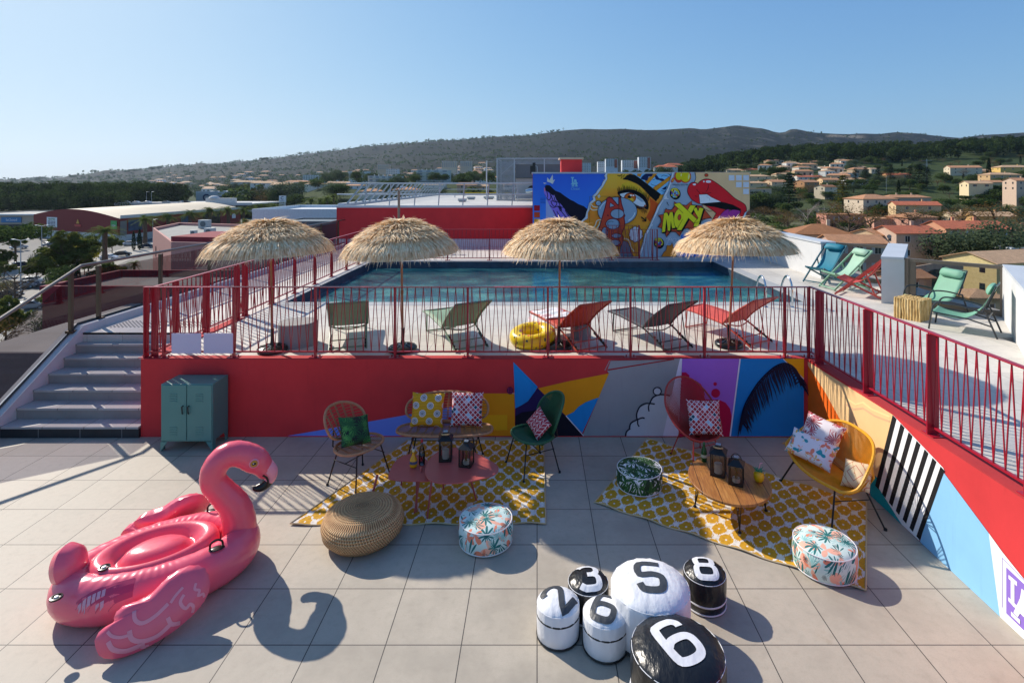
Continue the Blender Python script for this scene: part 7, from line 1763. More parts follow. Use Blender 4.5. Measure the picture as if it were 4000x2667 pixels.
H('low stone house with flat parapet beside the bare trees', 2945, 738, 300, 16, 8, 0, '#b9aa90', 'tan', 'flat', 1, 2, chim=0)
H('large cream house with terracotta roof on the slope at the right', 3760, 656, 480, 24, 12, -14, '#cdbfa4', 'terra', 'gable', 2, 3); H('beige wing of the large cream house', 3832, 668, 484, 14, 10, 20, '#b9ab93', 'tan', 'gable', 1, 1, chim=0)
H('yellow villa with a tan roof in the upper right corner', 3952, 655, 470, 26, 12, -6, '#d9b56a', 'tan', 'hip', 1, 4); H('white modern cube house standing in the pines', 3892, 626, 620, 10, 8, 0, '#d5d4ce', 'white', 'flat', 2, 2, chim=0)
H('long low house with two tan roofs below the yellow villa', 3905, 684, 390, 24, 10, 4, '#c8a67a', 'tan', 'hip', 1, 4); H('cream house with brown shutters beside the little street', 3812, 717, 330, 13, 9, -8, '#dcc7a0', 'tan', 'gable', 1, 2, m_sh); H('garage wing of the cream house with brown shutters', 3868, 712, 338, 11, 7, -8, '#c9b48e', 'terra', 'gable', 1, 0, chim=0)
H('pink house with white balcony at the right edge', 3978, 706, 300, 10, 9, 0, '#cbb09a', 'terra', 'gable', 2, 2)
H('big beige house with a broad hip roof in the centre right', 3400, 777, 262, 18, 13, 8, '#d2bea6', 'terra', 'hip', 1, 4, chim=0); H('long grey beige wing right of the big hip roofed house', 3530, 772, 268, 21, 8, 0, '#b7a692', 'terra', 'hip', 1, 2, chim=2)
H('beige house with red gable below the long wing', 3570, 800, 238, 17, 9, -14, '#cdb088', 'red', 'gable', 1, 2)
H('pink house with turquoise awning behind the twiggy tree', 3285, 838, 205, 14, 9, -6, '#c98f7c', 'brown', 'flat', 1, 2, m_shb, chim=0); H('pink bungalow with grey shutters between the brown trees', 3480, 854, 195, 15, 10, -10, '#cd9a86', 'terra', 'flat', 1, 1, m_shb, chim=0); H('pink house wing with small terracotta roof', 3560, 848, 190, 12, 9, 12, '#c99580', 'terra', 'hip', 1, 1)
H('pale gabled house peeking over the bushes at the right', 3740, 842, 225, 12, 9, 10, '#d9c3a2', 'tan', 'gable', 1, 0); H('ochre house with tan gable behind the large brown tree', 3860, 842, 215, 14, 9, -8, '#c49a66', 'tan', 'gable', 1, 1)
H('house with weathered brown mossy tile roof just beyond the parapet', 3195, 911, 112, 10.5, 8.5, -12, '#c4b29c', 'brown', 'hip', 1, 2, pitch=.42); H('pink grey house with white upper wall seen behind the first glass panel', 3325, 942, 100, 9, 7, -8, '#b99a8a', 'terra', 'gable', 2, 3, m_shb, chim=0)
H('small house with bright terracotta roof left of the satellite dish house', 3430, 912, 122, 8, 7, 18, '#d1b08c', 'terra', 'gable', 1, 0, chim=0)
sat = H('weathered pink house with satellite dish and red tiled gable', 3535, 905, 118, 9.5, 8, 2, '#c4a894', 'red', 'gable', 2, 2, chim=1); H('red tiled wing behind the satellite dish house', 3765, 888, 138, 15, 10, -4, '#c08a6c', 'red', 'gable', 2, 4, m_shb, chim=2)
H('terracotta roofed house at the right edge beyond the olives', 3960, 905, 150, 14, 9, 0, '#c9937c', 'terra', 'gable', 1, 2)
H('yellow house with beige lower walls behind the second glass panel', 3890, 1010, 96, 13, 9, 16, '#d8c58e', 'tan', 'gable', 2, 3, m_shb, chim=0, pitch=.3)
H('small outbuilding with round tiles below the yellow house', 3815, 1152, 62, 3.8, 4, -6, '#c9b58f', 'tan', 'hip', 1, 1, chim=0)
H('low pink lean-to with tiled roof below the brown tile house', 3520, 1075, 70, 5, 4, 10, '#c79a84', 'terra', 'gable', 1, 1, chim=0)
ds = MB().lathe([(.001, 0), (.25, .04), (.42, .13)], n=18); A_ = MX.Rotation(R(90), 4, 'X') @ MX.Rotation(R(-25), 4, 'Y'); ds.v = [tuple(A_ @ V(p)) for p in ds.v]
dt = thing('satellite_dish', 'grey satellite dish fixed to the pink house wall', 'satellite dish', P(3473, 924, 112.0)); ds.build('dish', M('dish_grey', '#a09c97', .5), dt, smooth=60); MB().tube([(0, 0, 0), (0, -.35, .1)], .02, 5).tube([(0, 0, 0), (0, .6, -.1)], .03, 5).build('arm', mg, dt)
gw = thing('garden_wall', 'grey garden wall with a green arched gate in front of the houses', 'wall', (0, 0, 0)); a = P(3565, 1035, 92); b = P(3760, 1035, 92)
MB().prism([(a.x, -17), (b.x, -17), (b.x, b.z+.3), ((a.x+b.x)/2+1, b.z+.6), (a.x, a.z-.3)], 91.8, 92.2, T=MX(((1, 0, 0, 0), (0, 0, 1, 0), (0, 1, 0, 0), (0, 0, 0, 1)))).build('wall', wallm('#b5a596'), gw, smooth=0)
c = P(3668, 1075, 91.6); gp = [(c.x-2, -17), (c.x+2, -17), (c.x+2, c.z-.2)]+[(c.x+2*cos(PI*i/12), c.z+1.0*sin(PI*i/12)) for i in range(1, 12)]+[(c.x-2, c.z-.2)]
MB().prism(gp, 91.6, 91.78, T=MX(((1, 0, 0, 0), (0, 0, 1, 0), (0, 1, 0, 0), (0, 0, 0, 1)))).build('gate_leaf', M('dark_green_gate', '#22403a', .6), gw, smooth=0)
aw = thing('restaurant_awning', 'white awning reading RESTAURANT at the right edge', 'awning', P(3985, 975, 104)); MB().box(-3, 4, -1.5, 3, 0, .5).build('canopy', M('white_awning', '#dadde0', .6), aw, smooth=0)
def sign3d(parent, txt, size, loc, mat, bold=0, name='lettering', sx=1, rot=None, ctr=True):
    cu = bpy.data.curves.new('t', 'FONT'); cu.body = txt; cu.size = size; cu.offset = bold; cu.extrude = .02; cu.align_x = 'CENTER' if ctr else 'LEFT'; cu.align_y = 'CENTER'
    o = bpy.data.objects.new('t', cu); bpy.context.evaluated_depsgraph_get(); me = o.to_mesh(); mb = MB()
    A_ = MX.Translation(loc) @ (MX.Rotation(rot or 0, 4, 'Z')) @ MX.Rotation(PI/2, 4, 'X')
    mb.add([A_ @ V((v.co.x*sx, v.co.y, v.co.z)) for v in me.vertices], [tuple(f.vertices) for f in me.polygons]); o.to_mesh_clear(); bpy.data.objects.remove(o); bpy.data.curves.remove(cu)
    return mb.build(name, mat, parent, smooth=0)
m_navy = M('navy_letter', '#1d2f63', .5); m_wl = M('white_letter', '#e8e8ea', .5); m_sr = M('sign_red', '#c5302c', .5)
sign3d(aw, 'RESTAURANT', .45, (.4, -1.53, .25), m_navy)
# apartment blocks
def block(label, px0, px1, yt, yb, Y, wall='#dcdcd6', stripe=None, nw=6, nf=4, tech=False, group=None):
    x0 = (px0-CX)/FX*Y; x1 = (px1-CX)/FX*Y; z1 = EYE+(CY-yt)/FX*Y; z0 = EYE+(CY-yb)/FX*Y
    t = thing('apartment_block', label, 'apartment block', ((x0+x1)/2, Y, z0), 0, group); w2 = (x1-x0)/2; h = z1-z0
    MB().box(-w2, w2, 0, 14, -12, h).build('wall', wallm(wall), t, smooth=0); MB().box(-w2-.2, w2+.2, -.2, 14.2, h, h+.5).build('roof', RT['white'], t, smooth=0)
    for f in range(nf):
        z = h*(f+.35)/nf
        MB().box(-w2*.98, w2*.6, -.9, -.02, z-.15, z+.55).build('balcony', wallm('#c9c5bc'), t, smooth=0)
        q = MB()
        for i in range(nw): xx = -w2+(i+.5)*2*w2/nw; q.box(xx-w2/nw*.5, xx+w2/nw*.5, -.06, .05, z+.6, z+1.9)
        q.build('window_row', M('grey_windows', '#7d878f', .3), t, smooth=0)  # one even mid grey for all window rows
    if stripe: MB().box(w2*.45, w2*.9, -.95, -.0, -2, h-.5).build('coloured_panel', wallm(stripe), t, smooth=0)
    if tech:
        for i in range(6): MB().cyl((w2*(-.7+.28*i), 5, 0), .35, h+.5, h+1.8, 8).build('roof_vent', mw_, t)
    return t
block('nearest pale apartment block with roof vents beyond the guard rail', 1437, 1559, 690, 728, 430, '#cfcabc', None, 5, 3, True); block('pale grey apartment block with yellow balconies right of the nearest one', 1625, 1753, 667, 712, 520, '#c6c9c2', None, 4, 4, True)
block('wide white block in the middle of the town', 1362, 1436, 672, 700, 800, '#d9dee2', None, 7, 4); block('low white block at the left of the town centre', 1183, 1262, 686, 706, 760, '#d9dde0', None, 8, 3); block('white block between the two wide ones', 1285, 1332, 680, 702, 780, '#d5dadd', None, 5, 3)
block('pale block behind the wide white one', 1508, 1553, 662, 684, 900, '#cdd2d4', None, 5, 3); block('beige terraced block with many balconies on the slope', 1725, 1783, 633, 655, 1100, '#c9bfa8', None, 7, 5); block('second beige terraced block right of the first on the slope', 1797, 1842, 632, 652, 1120, '#c2b9a6', None, 6, 5); block('long beige block low on the hillside', 1474, 1519, 646, 664, 1050, '#c9b59a', None, 6, 3)
block('white tower block just right of the red chimney', 2272, 2308, 638, 675, 1150, '#cfd5da', None, 4, 6); block('white tower block with a brick red stripe', 2366, 2413, 622, 652, 1150, '#d3d9df', '#a8583f', 5, 6); block('wide white block between the two striped towers', 2430, 2493, 627, 655, 1180, '#d3dae0', '#9c5a48', 7, 5); block('tall white tower with a brick panel at the right of the group', 2495, 2542, 615, 655, 1160, '#d6dbe1', '#a35f4c', 5, 7); block('low white roof block left of the towers', 2335, 2366, 633, 655, 1200, '#d9dcdf', None, 4, 3)
H('long white building with stepped red roofs above the mural block', 2600, 654, 640, 27, 10, -10, '#d9d6cf', 'red', 'hip', 1, 6, chim=0, pitch=.5); H('white building with red roof behind the stepped one', 2630, 646, 670, 22, 10, 12, '#d9d6cf', 'red', 'hip', 1, 4, chim=0, pitch=.5)
H('cream house with tan hip roof above the mural block', 2868, 666, 600, 20, 10, 0, '#cdbd9d', 'tan', 'hip', 1, 3); H('beige house with dark red roof above the right corner of the mural block', 2938, 664, 590, 20, 10, 8, '#b8a68a', 'red', 'hip', 1, 3)
H('pink house with brown roof behind the leaning guard posts', 1830, 722, 330, 12, 8, -8, '#c7a184', 'terra', 'gable', 1, 2); H('tan house with chimney seen through the guard rail', 1865, 728, 330, 12, 8, 14, '#b89470', 'tan', 'gable', 1, 2)
H('cream house low behind the leaning guard posts', 1455, 748, 300, 12, 9, 10, '#d6cdbb', 'terra', 'hip', 2, 2); H('tan roofed house in the middle behind the guard rail', 1590, 742, 310, 14, 9, -6, '#cbb49a', 'terra', 'hip', 1, 3)
for i, (px, ye, Y, w, lb) in enumerate([(1040, 716, 420, 20, 'white flat roofed house left of the leaning guard posts'), (1110, 722, 400, 16, 'cream low villa behind the date palms'), (1165, 712, 470, 22, 'long white villa above the date palms'), (1235, 720, 440, 15, 'small white cube house below the white blocks'), (1325, 716, 470, 18, 'pale villa with tan roof below the white blocks'), (1385, 726, 420, 14, 'white gabled house left of the nearest apartment block'), (960, 712, 520, 24, 'wide pale house above the hypermarket sign pylon'), (1700, 722, 420, 16, 'cream villa in front of the grey apartment block'), (2010, 722, 360, 14, 'tan roofed villa seen past the white pole')]):
    H(lb, px, ye, Y, w, 9, (-1)**i*8, ('#d8d6d0', '#d9cfbc', '#dedcd8')[i % 3], ('white', 'tan', 'terra')[i % 3] if i % 3 or i > 8 else 'tan', ('hip', 'gable', 'hip')[i % 3], 1, 3)
# little far houses on the hillside, single meshes each
def mini(wall, roof, w, d, h):
    m = MB().box(-w/2, w/2, -d/2, d/2, -6, h); e = .4
    m.add([(-w/2-e, -d/2-e, h), (w/2+e, -d/2-e, h), (w/2+e, d/2+e, h), (-w/2-e, d/2+e, h), (-w/2+d*.3, 0, h+d*.17), (w/2-d*.3, 0, h+d*.17)], [(0, 1, 5, 4), (1, 2, 5), (2, 3, 4, 5), (3, 0, 4)], 1)
    for i in range(3): m.box(-w*.36+i*w*.32, -w*.24+i*w*.32, -d/2-.05, -d/2+.1, h*.35, h*.75, 2)
    return m, [wallm(wall), RT[roof], m_win]
minis = []
for i, (wc, rc) in enumerate([('#cdbfa5', 'tan'), ('#d8cfbf', 'terra'), ('#dcdad4', 'tan'), ('#c9ad8a', 'terra')]):
    m, ms = mini(wc, rc, 14+i, 9, 4.5+.5*i); minis.append((m, ms))
first = {}
def minihouse(px, Y, k, label, group, s=1):
    x = (px-CX)/FX*Y; z = G(x, Y)
    if k not in first: o = minis[k][0].build('hillside_house', minis[k][1], smooth=0); first[k] = o
    else: o = first[k].copy(); col.objects.link(o)
    o.location = (x, Y, z); o.rotation_euler = (0, 0, r9.uniform(-.5, .5)); o.scale = (s, s, s); tag(o, label, 'house', group)
for i in range(285):
    px = r9.uniform(560, 2050); Y = r9.uniform(850, 1950)
    if px < 800: Y = r9.uniform(1100, 2300)
    minihouse(px, Y, i % 4, 'small pale house in the hazy hillside town', 'small houses in the hazy hillside town', r9.uniform(1.1, 1.8))
for i in range(26): minihouse(r9.uniform(2950, 3420), r9.uniform(430, 620), i % 4, 'small tiled house in the upper village on the right', 'small tiled houses in the upper village', r9.uniform(.8, 1.05))
ni = 0
for x, Y, ze, g, w, d, fl_ in HS:
    Hn = ze-2.7*fl_-g
    if Y < 150 or Hn < 1.2: continue
    for j in range(2+int(w > 14)+int(w > 20)):
        ni += 1; k_ = r9.choice(['oak', 'olive', 'shrub', 'oak', 'budding']); xx = x+(r9.random()-.5)*w*1.1; yy = Y-d/2-3-r9.random()*4
        tree(k_, 0, yy, max(2.2, Hn*r9.uniform(.9, 1.25)), 'bushy garden tree planted right in front of a hillside house', name='front_garden_tree', group='garden trees in front of the hillside houses', seed=ni, sx=1.3, x=xx)
# ================================================================ left commercial zone
ms_red = plaster('store_red', '#8e3b36', .08, 4, .2); ms_gr = M('pale_metal_roof', '#b5a78f', .6, .1, .1, .1); ms_w = wallm('#c9c7c2')
def Lp(px, Y, z): return V(((px-CX)/FX*Y, Y, z))
st = thing('red_store', 'long dark red store building with arched beige roof beyond the palms', 'building')
a = Lp(131, 212, GZ); b = Lp(460, 190, GZ); c = Lp(940, 262, GZ); dd = a+(c-b)
zt = -8.4
MB().add([a, b, c, dd]+[V((p.x, p.y, zt)) for p in (a, b, c, dd)], [(0, 1, 5, 4), (1, 2, 6, 5), (2, 3, 7, 6), (3, 0, 4, 7), (4, 5, 6, 7)]).build('wall', ms_red, st, smooth=0)
q1 = MB()
for e0, e1, nm in ((a, b, 0), (dd, c, 1)): pass
n = 14; arc = [(i/n, zt+.1+2.6*sin(PI*i/n)) for i in range(n+1)]
vs = []
for u, z in arc: p = a.lerp(b, u); vs.append((p.x, p.y, z))
for u, z in arc: p = dd.lerp(c, u); vs.append((p.x, p.y, z+.2))
q1.add(vs, [(i, i+1, n+2+i, n+1+i) for i in range(n)]); q1.build('roof', ms_gr, st, smooth=60)
MB().add(vs[:n+1]+[(b.x, b.y, zt), (a.x, a.y, zt)], [tuple(range(n+3))]).build('gable_wall', ms_red, st, smooth=0)
dr_ = (c-b).normalized(); nr = V((dr_.y, -dr_.x, 0)); df = (b-a).normalized(); nf_ = V((df.y, -df.x, 0))
def on(p0, d_, n_, u0, u1, z0, z1, off=.1, th=.08):
    p = p0+d_*u0+n_*off; q_ = p0+d_*u1+n_*off
    return [V((p.x, p.y, z0)), V((q_.x, q_.y, z0)), V((q_.x, q_.y, z1)), V((p.x, p.y, z1))]
Lr = (c-b).length; Lf = (b-a).length
MB().poly(on(b, dr_, nr, 0, Lr, zt-.1, zt+1.0, .9)).poly([x_ for x_ in on(b, dr_, nr, 0, Lr, zt-.1, zt-.1, .9)[:2]]+[x_ for x_ in on(b, dr_, nr, 0, Lr, zt+.0, zt, .0)[:2]][::-1]).build('fascia', ms_w, st, smooth=0)
MB().poly(on(a, df, nf_, 0, Lf, GZ, GZ+3, .1)).poly(on(b, dr_, nr, 0, Lr*.35, GZ, GZ+2.6, .1)).build('plinth', ms_w, st, smooth=0)
sg = MB().poly(on(a, df, nf_, Lf*.18, Lf*.31, -12.8, -9.0, .2)).build('sign_board', m_wl, st, smooth=0); sg['label'] = 'white board with green heading'
fr_ = math.atan2(df.y, df.x); rr_ = math.atan2(dr_.y, dr_.x)
pp = a+df*Lf*.245+nf_*.3; sign3d(sg, 'Style & Mod', .9, (pp.x, pp.y, -9.7), M('sign_green', '#4b8a3a', .5), rot=fr_)
for i in range(4): sign3d(sg, 'MEUBLES CUISINES LITERIE', .42, (pp.x, pp.y, -10.6-.55*i), m_navy, rot=fr_)
pp = a+df*Lf*.565+nf_*.3; e_ = MB()
e_.prism([(-1.8, -.6), (1.8, -.6), (2.2, .2), (-2.2, .2)], 0, .1, T=MX.Translation((pp.x, pp.y, -11.4)) @ MX.Rotation(fr_, 4, 'Z') @ MX.Rotation(PI/2, 4, 'X')); lo = e_.build('logo_band', m_sr, st, smooth=0)
MB().prism([(-1, .3), (1, .3), (0, 1.9)], 0, .1, T=MX.Translation((pp.x, pp.y, -11.2)) @ MX.Rotation(fr_, 4, 'Z') @ MX.Rotation(PI/2, 4, 'X')).build('logo_peak', M('sign_gold', '#d99a2a', .5), lo, smooth=0)
sg = MB().poly(on(a, df, nf_, Lf*.93, Lf*1.0-.2, -12.2, -9.3, .2)).build('sign_board', M('green_board', '#2aa04a', .5), st, smooth=0); pp = a+df*Lf*.965+nf_*.3; sign3d(sg, 'COSA', .9, (pp.x, pp.y, -11), m_wl, rot=fr_)
for u0, u1, m_, z0, z1 in ((.01, .05, M('grey_panel', '#77726e', .5), -14.5, -9.4), (.06, .15, M('photo_poster', '#3c4f66', .5, 0, .5, .4), -13.2, -9.3), (.43, .5, M('photo_poster'), -13.5, -9.6), (.62, .78, M('dark_glazing', '#23292e', .2), -14.5, -8.6), (.9, .94, m_wl, -12.5, -10.5)):
    MB().poly(on(b, dr_, nr, Lr*u0, Lr*u1, z0, z1, .25)).build('wall_panel', m_, st, smooth=0)
pp = b+dr_*Lr*.68+nr*.5; rs = MB().lathe([(1.7, -.1), (1.7, .1), (.001, .1)], n=24); A_ = MX.Translation((pp.x, pp.y, -8.6)) @ MX.Rotation(rr_, 4, 'Z') @ MX.Rotation(PI/2, 4, 'X'); rs.v = [tuple(A_ @ V(p)) for p in rs.v]; ro = rs.build('round_sign', M('sign_coral', '#c9553f', .5), st)
sign3d(ro, 'SPORT', .9, (pp.x+nr.x*.2, pp.y+nr.y*.2, -8.3), m_wl, rot=rr_, sx=.8); sign3d(ro, '2000', .9, (pp.x+nr.x*.2, pp.y+nr.y*.2, -9.3), m_wl, rot=rr_, sx=.9)
# other buildings
def simplebox(name, label, px0, px1, Y, D_, zt_, wall, roofm, name_wall='wall', parapet=.5, base=GZ, cat='building'):
    t = thing(name, label, cat, ((px0+px1-2*CX)/2/FX*Y, Y, base)); w2 = (px1-px0)/FX*Y/2; h = zt_-base
    MB().box(-w2, w2, 0, D_, -1, h).build(name_wall, wall, t, smooth=0); MB().box(-w2+.3, w2-.3, .3, D_-.3, h, h+.01).build('roof', roofm, t, smooth=0)
    q = MB().box(-w2-.05, w2+.05, -.05, .3, h+.003, h+parapet).box(-w2-.05, w2+.05, D_-.3, D_+.05, h+.003, h+parapet).box(-w2-.05, -w2+.3, .3, D_-.3, h+.003, h+parapet).box(w2-.3, w2+.05, .3, D_-.3, h+.003, h+parapet); q.build('parapet', wall, t, smooth=0); return t, w2, h
t, w2, h = simplebox('hypermarket', 'long pale hypermarket hall with blue lettering behind the parking deck', 765, 1072, 430, 60, -3.2, wallm('#b9bec0'), RT['white'], parapet=.8)
sign3d(t, 'Carrefour', 7.0, (-w2+20, -.6, h-4.2), m_navy, .2)
e_ = MB().prism([(-4, 0), (-.3, 2.4), (-.3, -2.4)], 0, .1, T=MX.Translation((w2*.30, -.6, h-4)) @ MX.Rotation(PI/2, 4, 'X')).build('logo_arrow', m_sr, t, smooth=0)
MB().prism([(.3, 2.4), (4, 0), (.3, -2.4)], 0, .1, T=MX.Translation((w2*.30, -.6, h-4)) @ MX.Rotation(PI/2, 4, 'X')).build('logo_arrow', m_navy, t, smooth=0)
for i in range(9): MB().ball((-w2+6+i*6.4, 12, h), 2.2, 5, sz=.5).build('rooflight', RT['white'], t)
MB().box(w2+2, w2+16, -4, -.1, h-5, h-3).build('green_canopy', M('green_canopy', '#4d9a2f', .5), t, smooth=0); MB().box(w2+16, w2+20, -2, 6, 0, h-1.5).build('green_portal', M('green_canopy'), t, smooth=0)
t = thing('sign_pylon', 'tall white sign pylon beside the hypermarket', 'sign', Lp(1104, 330, GZ)); MB().box(-1.7, -1.2, -.5, .5, 0, 13).box(1.2, 1.7, -.5, .5, 0, 13).build('posts', ms_w, t, smooth=0)
pb = MB().box(-1.9, 1.9, -.6, .6, 9.6, 13.4).build('sign_box', m_wl, t, smooth=0); sign3d(pb, 'C', 2.6, (0, -.65, 11.9), m_navy, .05); sign3d(pb, 'CIOTAT', .7, (0, -.65, 10.3), m_navy)
for k in range(5): MB().box(-1.2, 1.2, -.1, .1, 2+k*1.5, 3+k*1.5).build('slat_panel', ms_w, t, smooth=0)
pd = thing('parking_deck', 'open two level parking deck with a red fuel station sign', 'parking deck', Lp(447, 322, GZ)); wdk = (985-447)/FX*322
MB().box(0, wdk, 0, 40, 8.2, 9.0).box(0, wdk, -.2, 0, 7.9, 9.5).build('deck_slab', ms_w, pd, smooth=0)
for i in range(7): MB().box(i*wdk/7+.2, i*wdk/7+1.2, .1, 1.1, 0, 8.2).build('column', ms_w, pd, smooth=0)
MB().box(0, wdk, 20, 21, 0, 8.2).build('back_wall', M('dark_interior', '#3a3b3d', .8), pd, smooth=0); MB().box(0, wdk, 2, 39, 4.2, 4.6).build('middle_slab', ms_w, pd, smooth=0)
sr_ = MB().box(1, 9.5, -.5, -.25, 3.2, 4.6).build('sign_board', m_sr, pd, smooth=0); sign3d(sr_, 'STATION SERVICE', .85, (5.3, -.55, 3.9), m_wl)
MB().box(wdk-30, wdk-14, 4, 9, 9, 12).ball((wdk-26, 6, 12), 3, 6, sz=.5).build('ramp_house', ms_w, pd, smooth=40)
t, w2, h = simplebox('beige_store', 'beige store with a blue name board at the left edge', -140, 150, 232, 30, -9.6, wallm('#bfae98'), RT['flat']); MB().box(-w2, w2, -1.2, 0, h-.2, h+.5).build('fascia', m_wfr, t, smooth=0)
sg = MB().box(w2-15.5, w2-7, -.4, -.1, h-3.2, h-.9).build('sign_board', M('blue_board', '#3d7fae', .5), t, smooth=0); sign3d(sg, 'laGood', 1.6, (w2-11, -.45, h-2.1), m_wl); MB().box(w2-17, w2-5, -.2, -.1, h-5.4, h-4).build('window_band', m_win, t, smooth=0)
# pink annex and red low block next to the hotel
m_pkw = wallm('#c08a80')
an_ = thing('pink_annex', 'pink building with equipment on its roof beyond the glass balustrade', 'building'); zt = -7.7
pl = [Lp(597, 132, GZ), Lp(668, 100, GZ), Lp(1000, 96, GZ), Lp(1060, 140, GZ), Lp(700, 150, GZ)]
MB().prism([(p.x, p.y) for p in pl], GZ-1, zt).build('wall', m_pkw, an_, smooth=0); cxm = sum(p.x for p in pl)/5; cym = sum(p.y for p in pl)/5; inn = [((p.x-cxm)*.96+cxm, (p.y-cym)*.95+cym) for p in pl]
q1 = MB(); 
for i in range(5):
    p, q_ = pl[i], pl[(i+1) % 5]; r_, s_ = inn[i], inn[(i+1) % 5]; q1.add([(p.x, p.y, zt), (q_.x, q_.y, zt), (s_[0], s_[1], zt), (r_[0], r_[1], zt), (p.x, p.y, zt+.7), (q_.x, q_.y, zt+.7), (s_[0], s_[1], zt+.7), (r_[0], r_[1], zt+.7)], [(0, 1, 5, 4), (2, 3, 7, 6), (4, 5, 6, 7)])
q1.build('parapet', m_pkw, an_, smooth=0); MB().poly([(a_, b_, zt+.02) for a_, b_ in inn]).build('roof', M('grey_gravel_roof', '#8f8d86', .85, 0, .15, .3), an_, smooth=0)
MB().prism([(Lp(668, 101, 0).x, 101), (Lp(995, 97, 0).x, 97.5), (Lp(960, 97, 0).x, 112), (Lp(690, 101, 0).x, 112)], zt+.03, zt+1.6).build('red_screen_wall', wallm('#8a3038'), an_, smooth=0)
for i, (px, Y, s_, lb) in enumerate([(757, 112+8, 1.0, 'small white roof fan unit on the pink annex'), (820, 118, 1.6, 'large white air unit on the pink annex'), (800, 138, 2.0, 'silver roof cowl at the back of the pink annex')]):
    t = thing('roof_unit', lb, 'air unit', Lp(px, Y, zt+.02)); MB().box(-s_*.6, s_*.6, -s_*.4, s_*.4, .1, s_*1.1).build('casing', mw_, t, bevel=.03); f_ = MB().lathe([(s_*.35, -.02), (s_*.35, .03), (.001, .03)], n=16); A_ = MX.Translation((0, -s_*.42, s_*.6)) @ MX.Rotation(PI/2, 4, 'X'); f_.v = [tuple(A_ @ V(p)) for p in f_.v]; f_.build('fan_grille', ml, t)
for px in (628, 640, 612): MB().box(-.4, .4, -.2, .1, 0, 2.4, T=MX.Translation(Lp(px, 132-(px-597)*.45-.3, -13)) @ MX.Rotation(R(-60), 4, 'Z')).build('window', m_win, an_, smooth=0)
rb = thing('red_low_block', 'low dark red block with grey roof right below the glass balustrade', 'building'); zt = -7.2
MB().box(-49, -9.5, 54, 64, GZ-1, zt).build('wall', wallm('#7d2a34'), rb, smooth=0); MB().box(-48.5, -10, 54.5, 63.5, zt, zt+.02).build('roof', M('dark_roof_felt', '#6c6a66', .85, 0, .15, .2, dirt='#4d4b47', ds=.2), rb, smooth=0)
MB().box(-49.1, -9.4, 53.8, 54.2, zt-.02, zt+.75).box(-49.1, -48.6, 54.2, 64, zt-.02, zt+.75).box(-48.6, -9.4, 63.7, 64.1, zt-.02, zt+.75).build('parapet', wallm('#7d2a34'), rb, smooth=0)
MB().box(-40, -9.5, 38, 53.7, GZ-1, -8.14).build('lower_wall', wallm('#a08f88'), rb, smooth=0); MB().box(-39.9, -9.6, 38.1, 53.6, -8.14, -8.1).build('lower_roof', M('grey_roof_felt', '#97938d', .85, 0, .15, .2), rb, smooth=0)
t, w2, h = simplebox('white_roof_hall', 'white flat hall beyond the first parasol', 985, 1330, 150, 30, -4.2, wallm('#cfd6da'), RT['white'], parapet=.9); t2, w3, h3 = simplebox('grey_canopy_hall', 'low hall with dark flat canopy in front of the white one', 1090, 1330, 120, 12, -4.9, ml, ml, parapet=.3)
dar = thing('billboard', 'white billboard with a round red logo near the road', 'billboard', Lp(645, 150, GZ)); sgb = MB().box(-1.6, 1.6, -.1, .1, 3.6, 5.6).build('board', m_wl, dar, smooth=0); MB().bar((-1.2, 0, 0), (-1.2, 0, 3.6), .12).bar((1.2, 0, 0), (1.2, 0, 3.6), .12).build('legs', mg, dar, smooth=0)
e_ = MB().lathe([(.72, -.02), (.72, .02), (.001, .02)], n=20); e_.v = [tuple(MX.Translation((.75, -.12, 4.6)) @ MX.Rotation(PI/2, 4, 'X') @ V(p)) for p in e_.v]; e2 = e_.build('round_logo', m_sr, sgb); sign3d(e2, 'DARTY', .42, (.75, -.16, 4.6), m_wl, .01); sign3d(sgb, 'OUVERT 7/7', .26, (-.75, -.12, 4.6), m_navy)
# street lamps, cars
def lamp(px, yt, Y, lb, dbl=True):
    zt_ = EYE+(CY-yt)/FX*Y; t = thing('street_lamp', lb, 'street lamp', Lp(px, Y, GZ)); h = zt_-GZ
    MB().tube([(0, 0, 0), (0, 0, h)], [.12, .06], 8).build('pole', mg, t)
    for s_ in ((-1, 1) if dbl else (1,)):
        MB().tube([(0, 0, h-.1), (s_*1.0, 0, h+.1)], .05, 6).build('arm', mg, t); MB().box(min(s_*1.0, s_*1.7), max(s_*1.0, s_*1.7), -.15, .15, h+.05, h+.18).build('lamp_head', mg, t, bevel=.03)
lamp(81, 938, 100, 'double armed street lamp in front of the left stone pine'); lamp(163, 882, 135, 'double armed street lamp left of the wide olive tree'); lamp(597, 857, 190, 'street lamp between the palms on the store road'); lamp(889, 820, 260, 'street lamp by the far end of the red store', False)
lamp(572, 750, 330, 'left lamp mast standing on the parking deck', False); lamp(592, 749, 332, 'right lamp mast standing on the parking deck', False)
lamp(3462, 690, 380, 'slim street lamp among the houses on the right', False)
py_ = thing('power_pylon', 'lattice power pole in front of the dark pine ridge', 'pylon', (Lp(3620, 420, 0).x, 420, G(Lp(3620, 420, 0).x, 420))); h = EYE+(CY-622)/FX*420-py_.location.z; q1 = MB()
for s_ in (-1, 1): q1.tube([(s_*.8, 0, 0), (s_*.25, 0, h)], .09, 4)
for k in range(12): z = h*k/12; q1.tube([(-.75+.045*k, 0, z), (.75-.045*k, 0, z+h/12)], .05, 4)
q1.build('lattice_mast', mg, py_); MB().bar((-4, 0, h-1), (4, 0, h-1), .15).bar((-3, 0, h-4), (3, 0, h-4), .15).build('cross_arm', mg, py_, smooth=0)
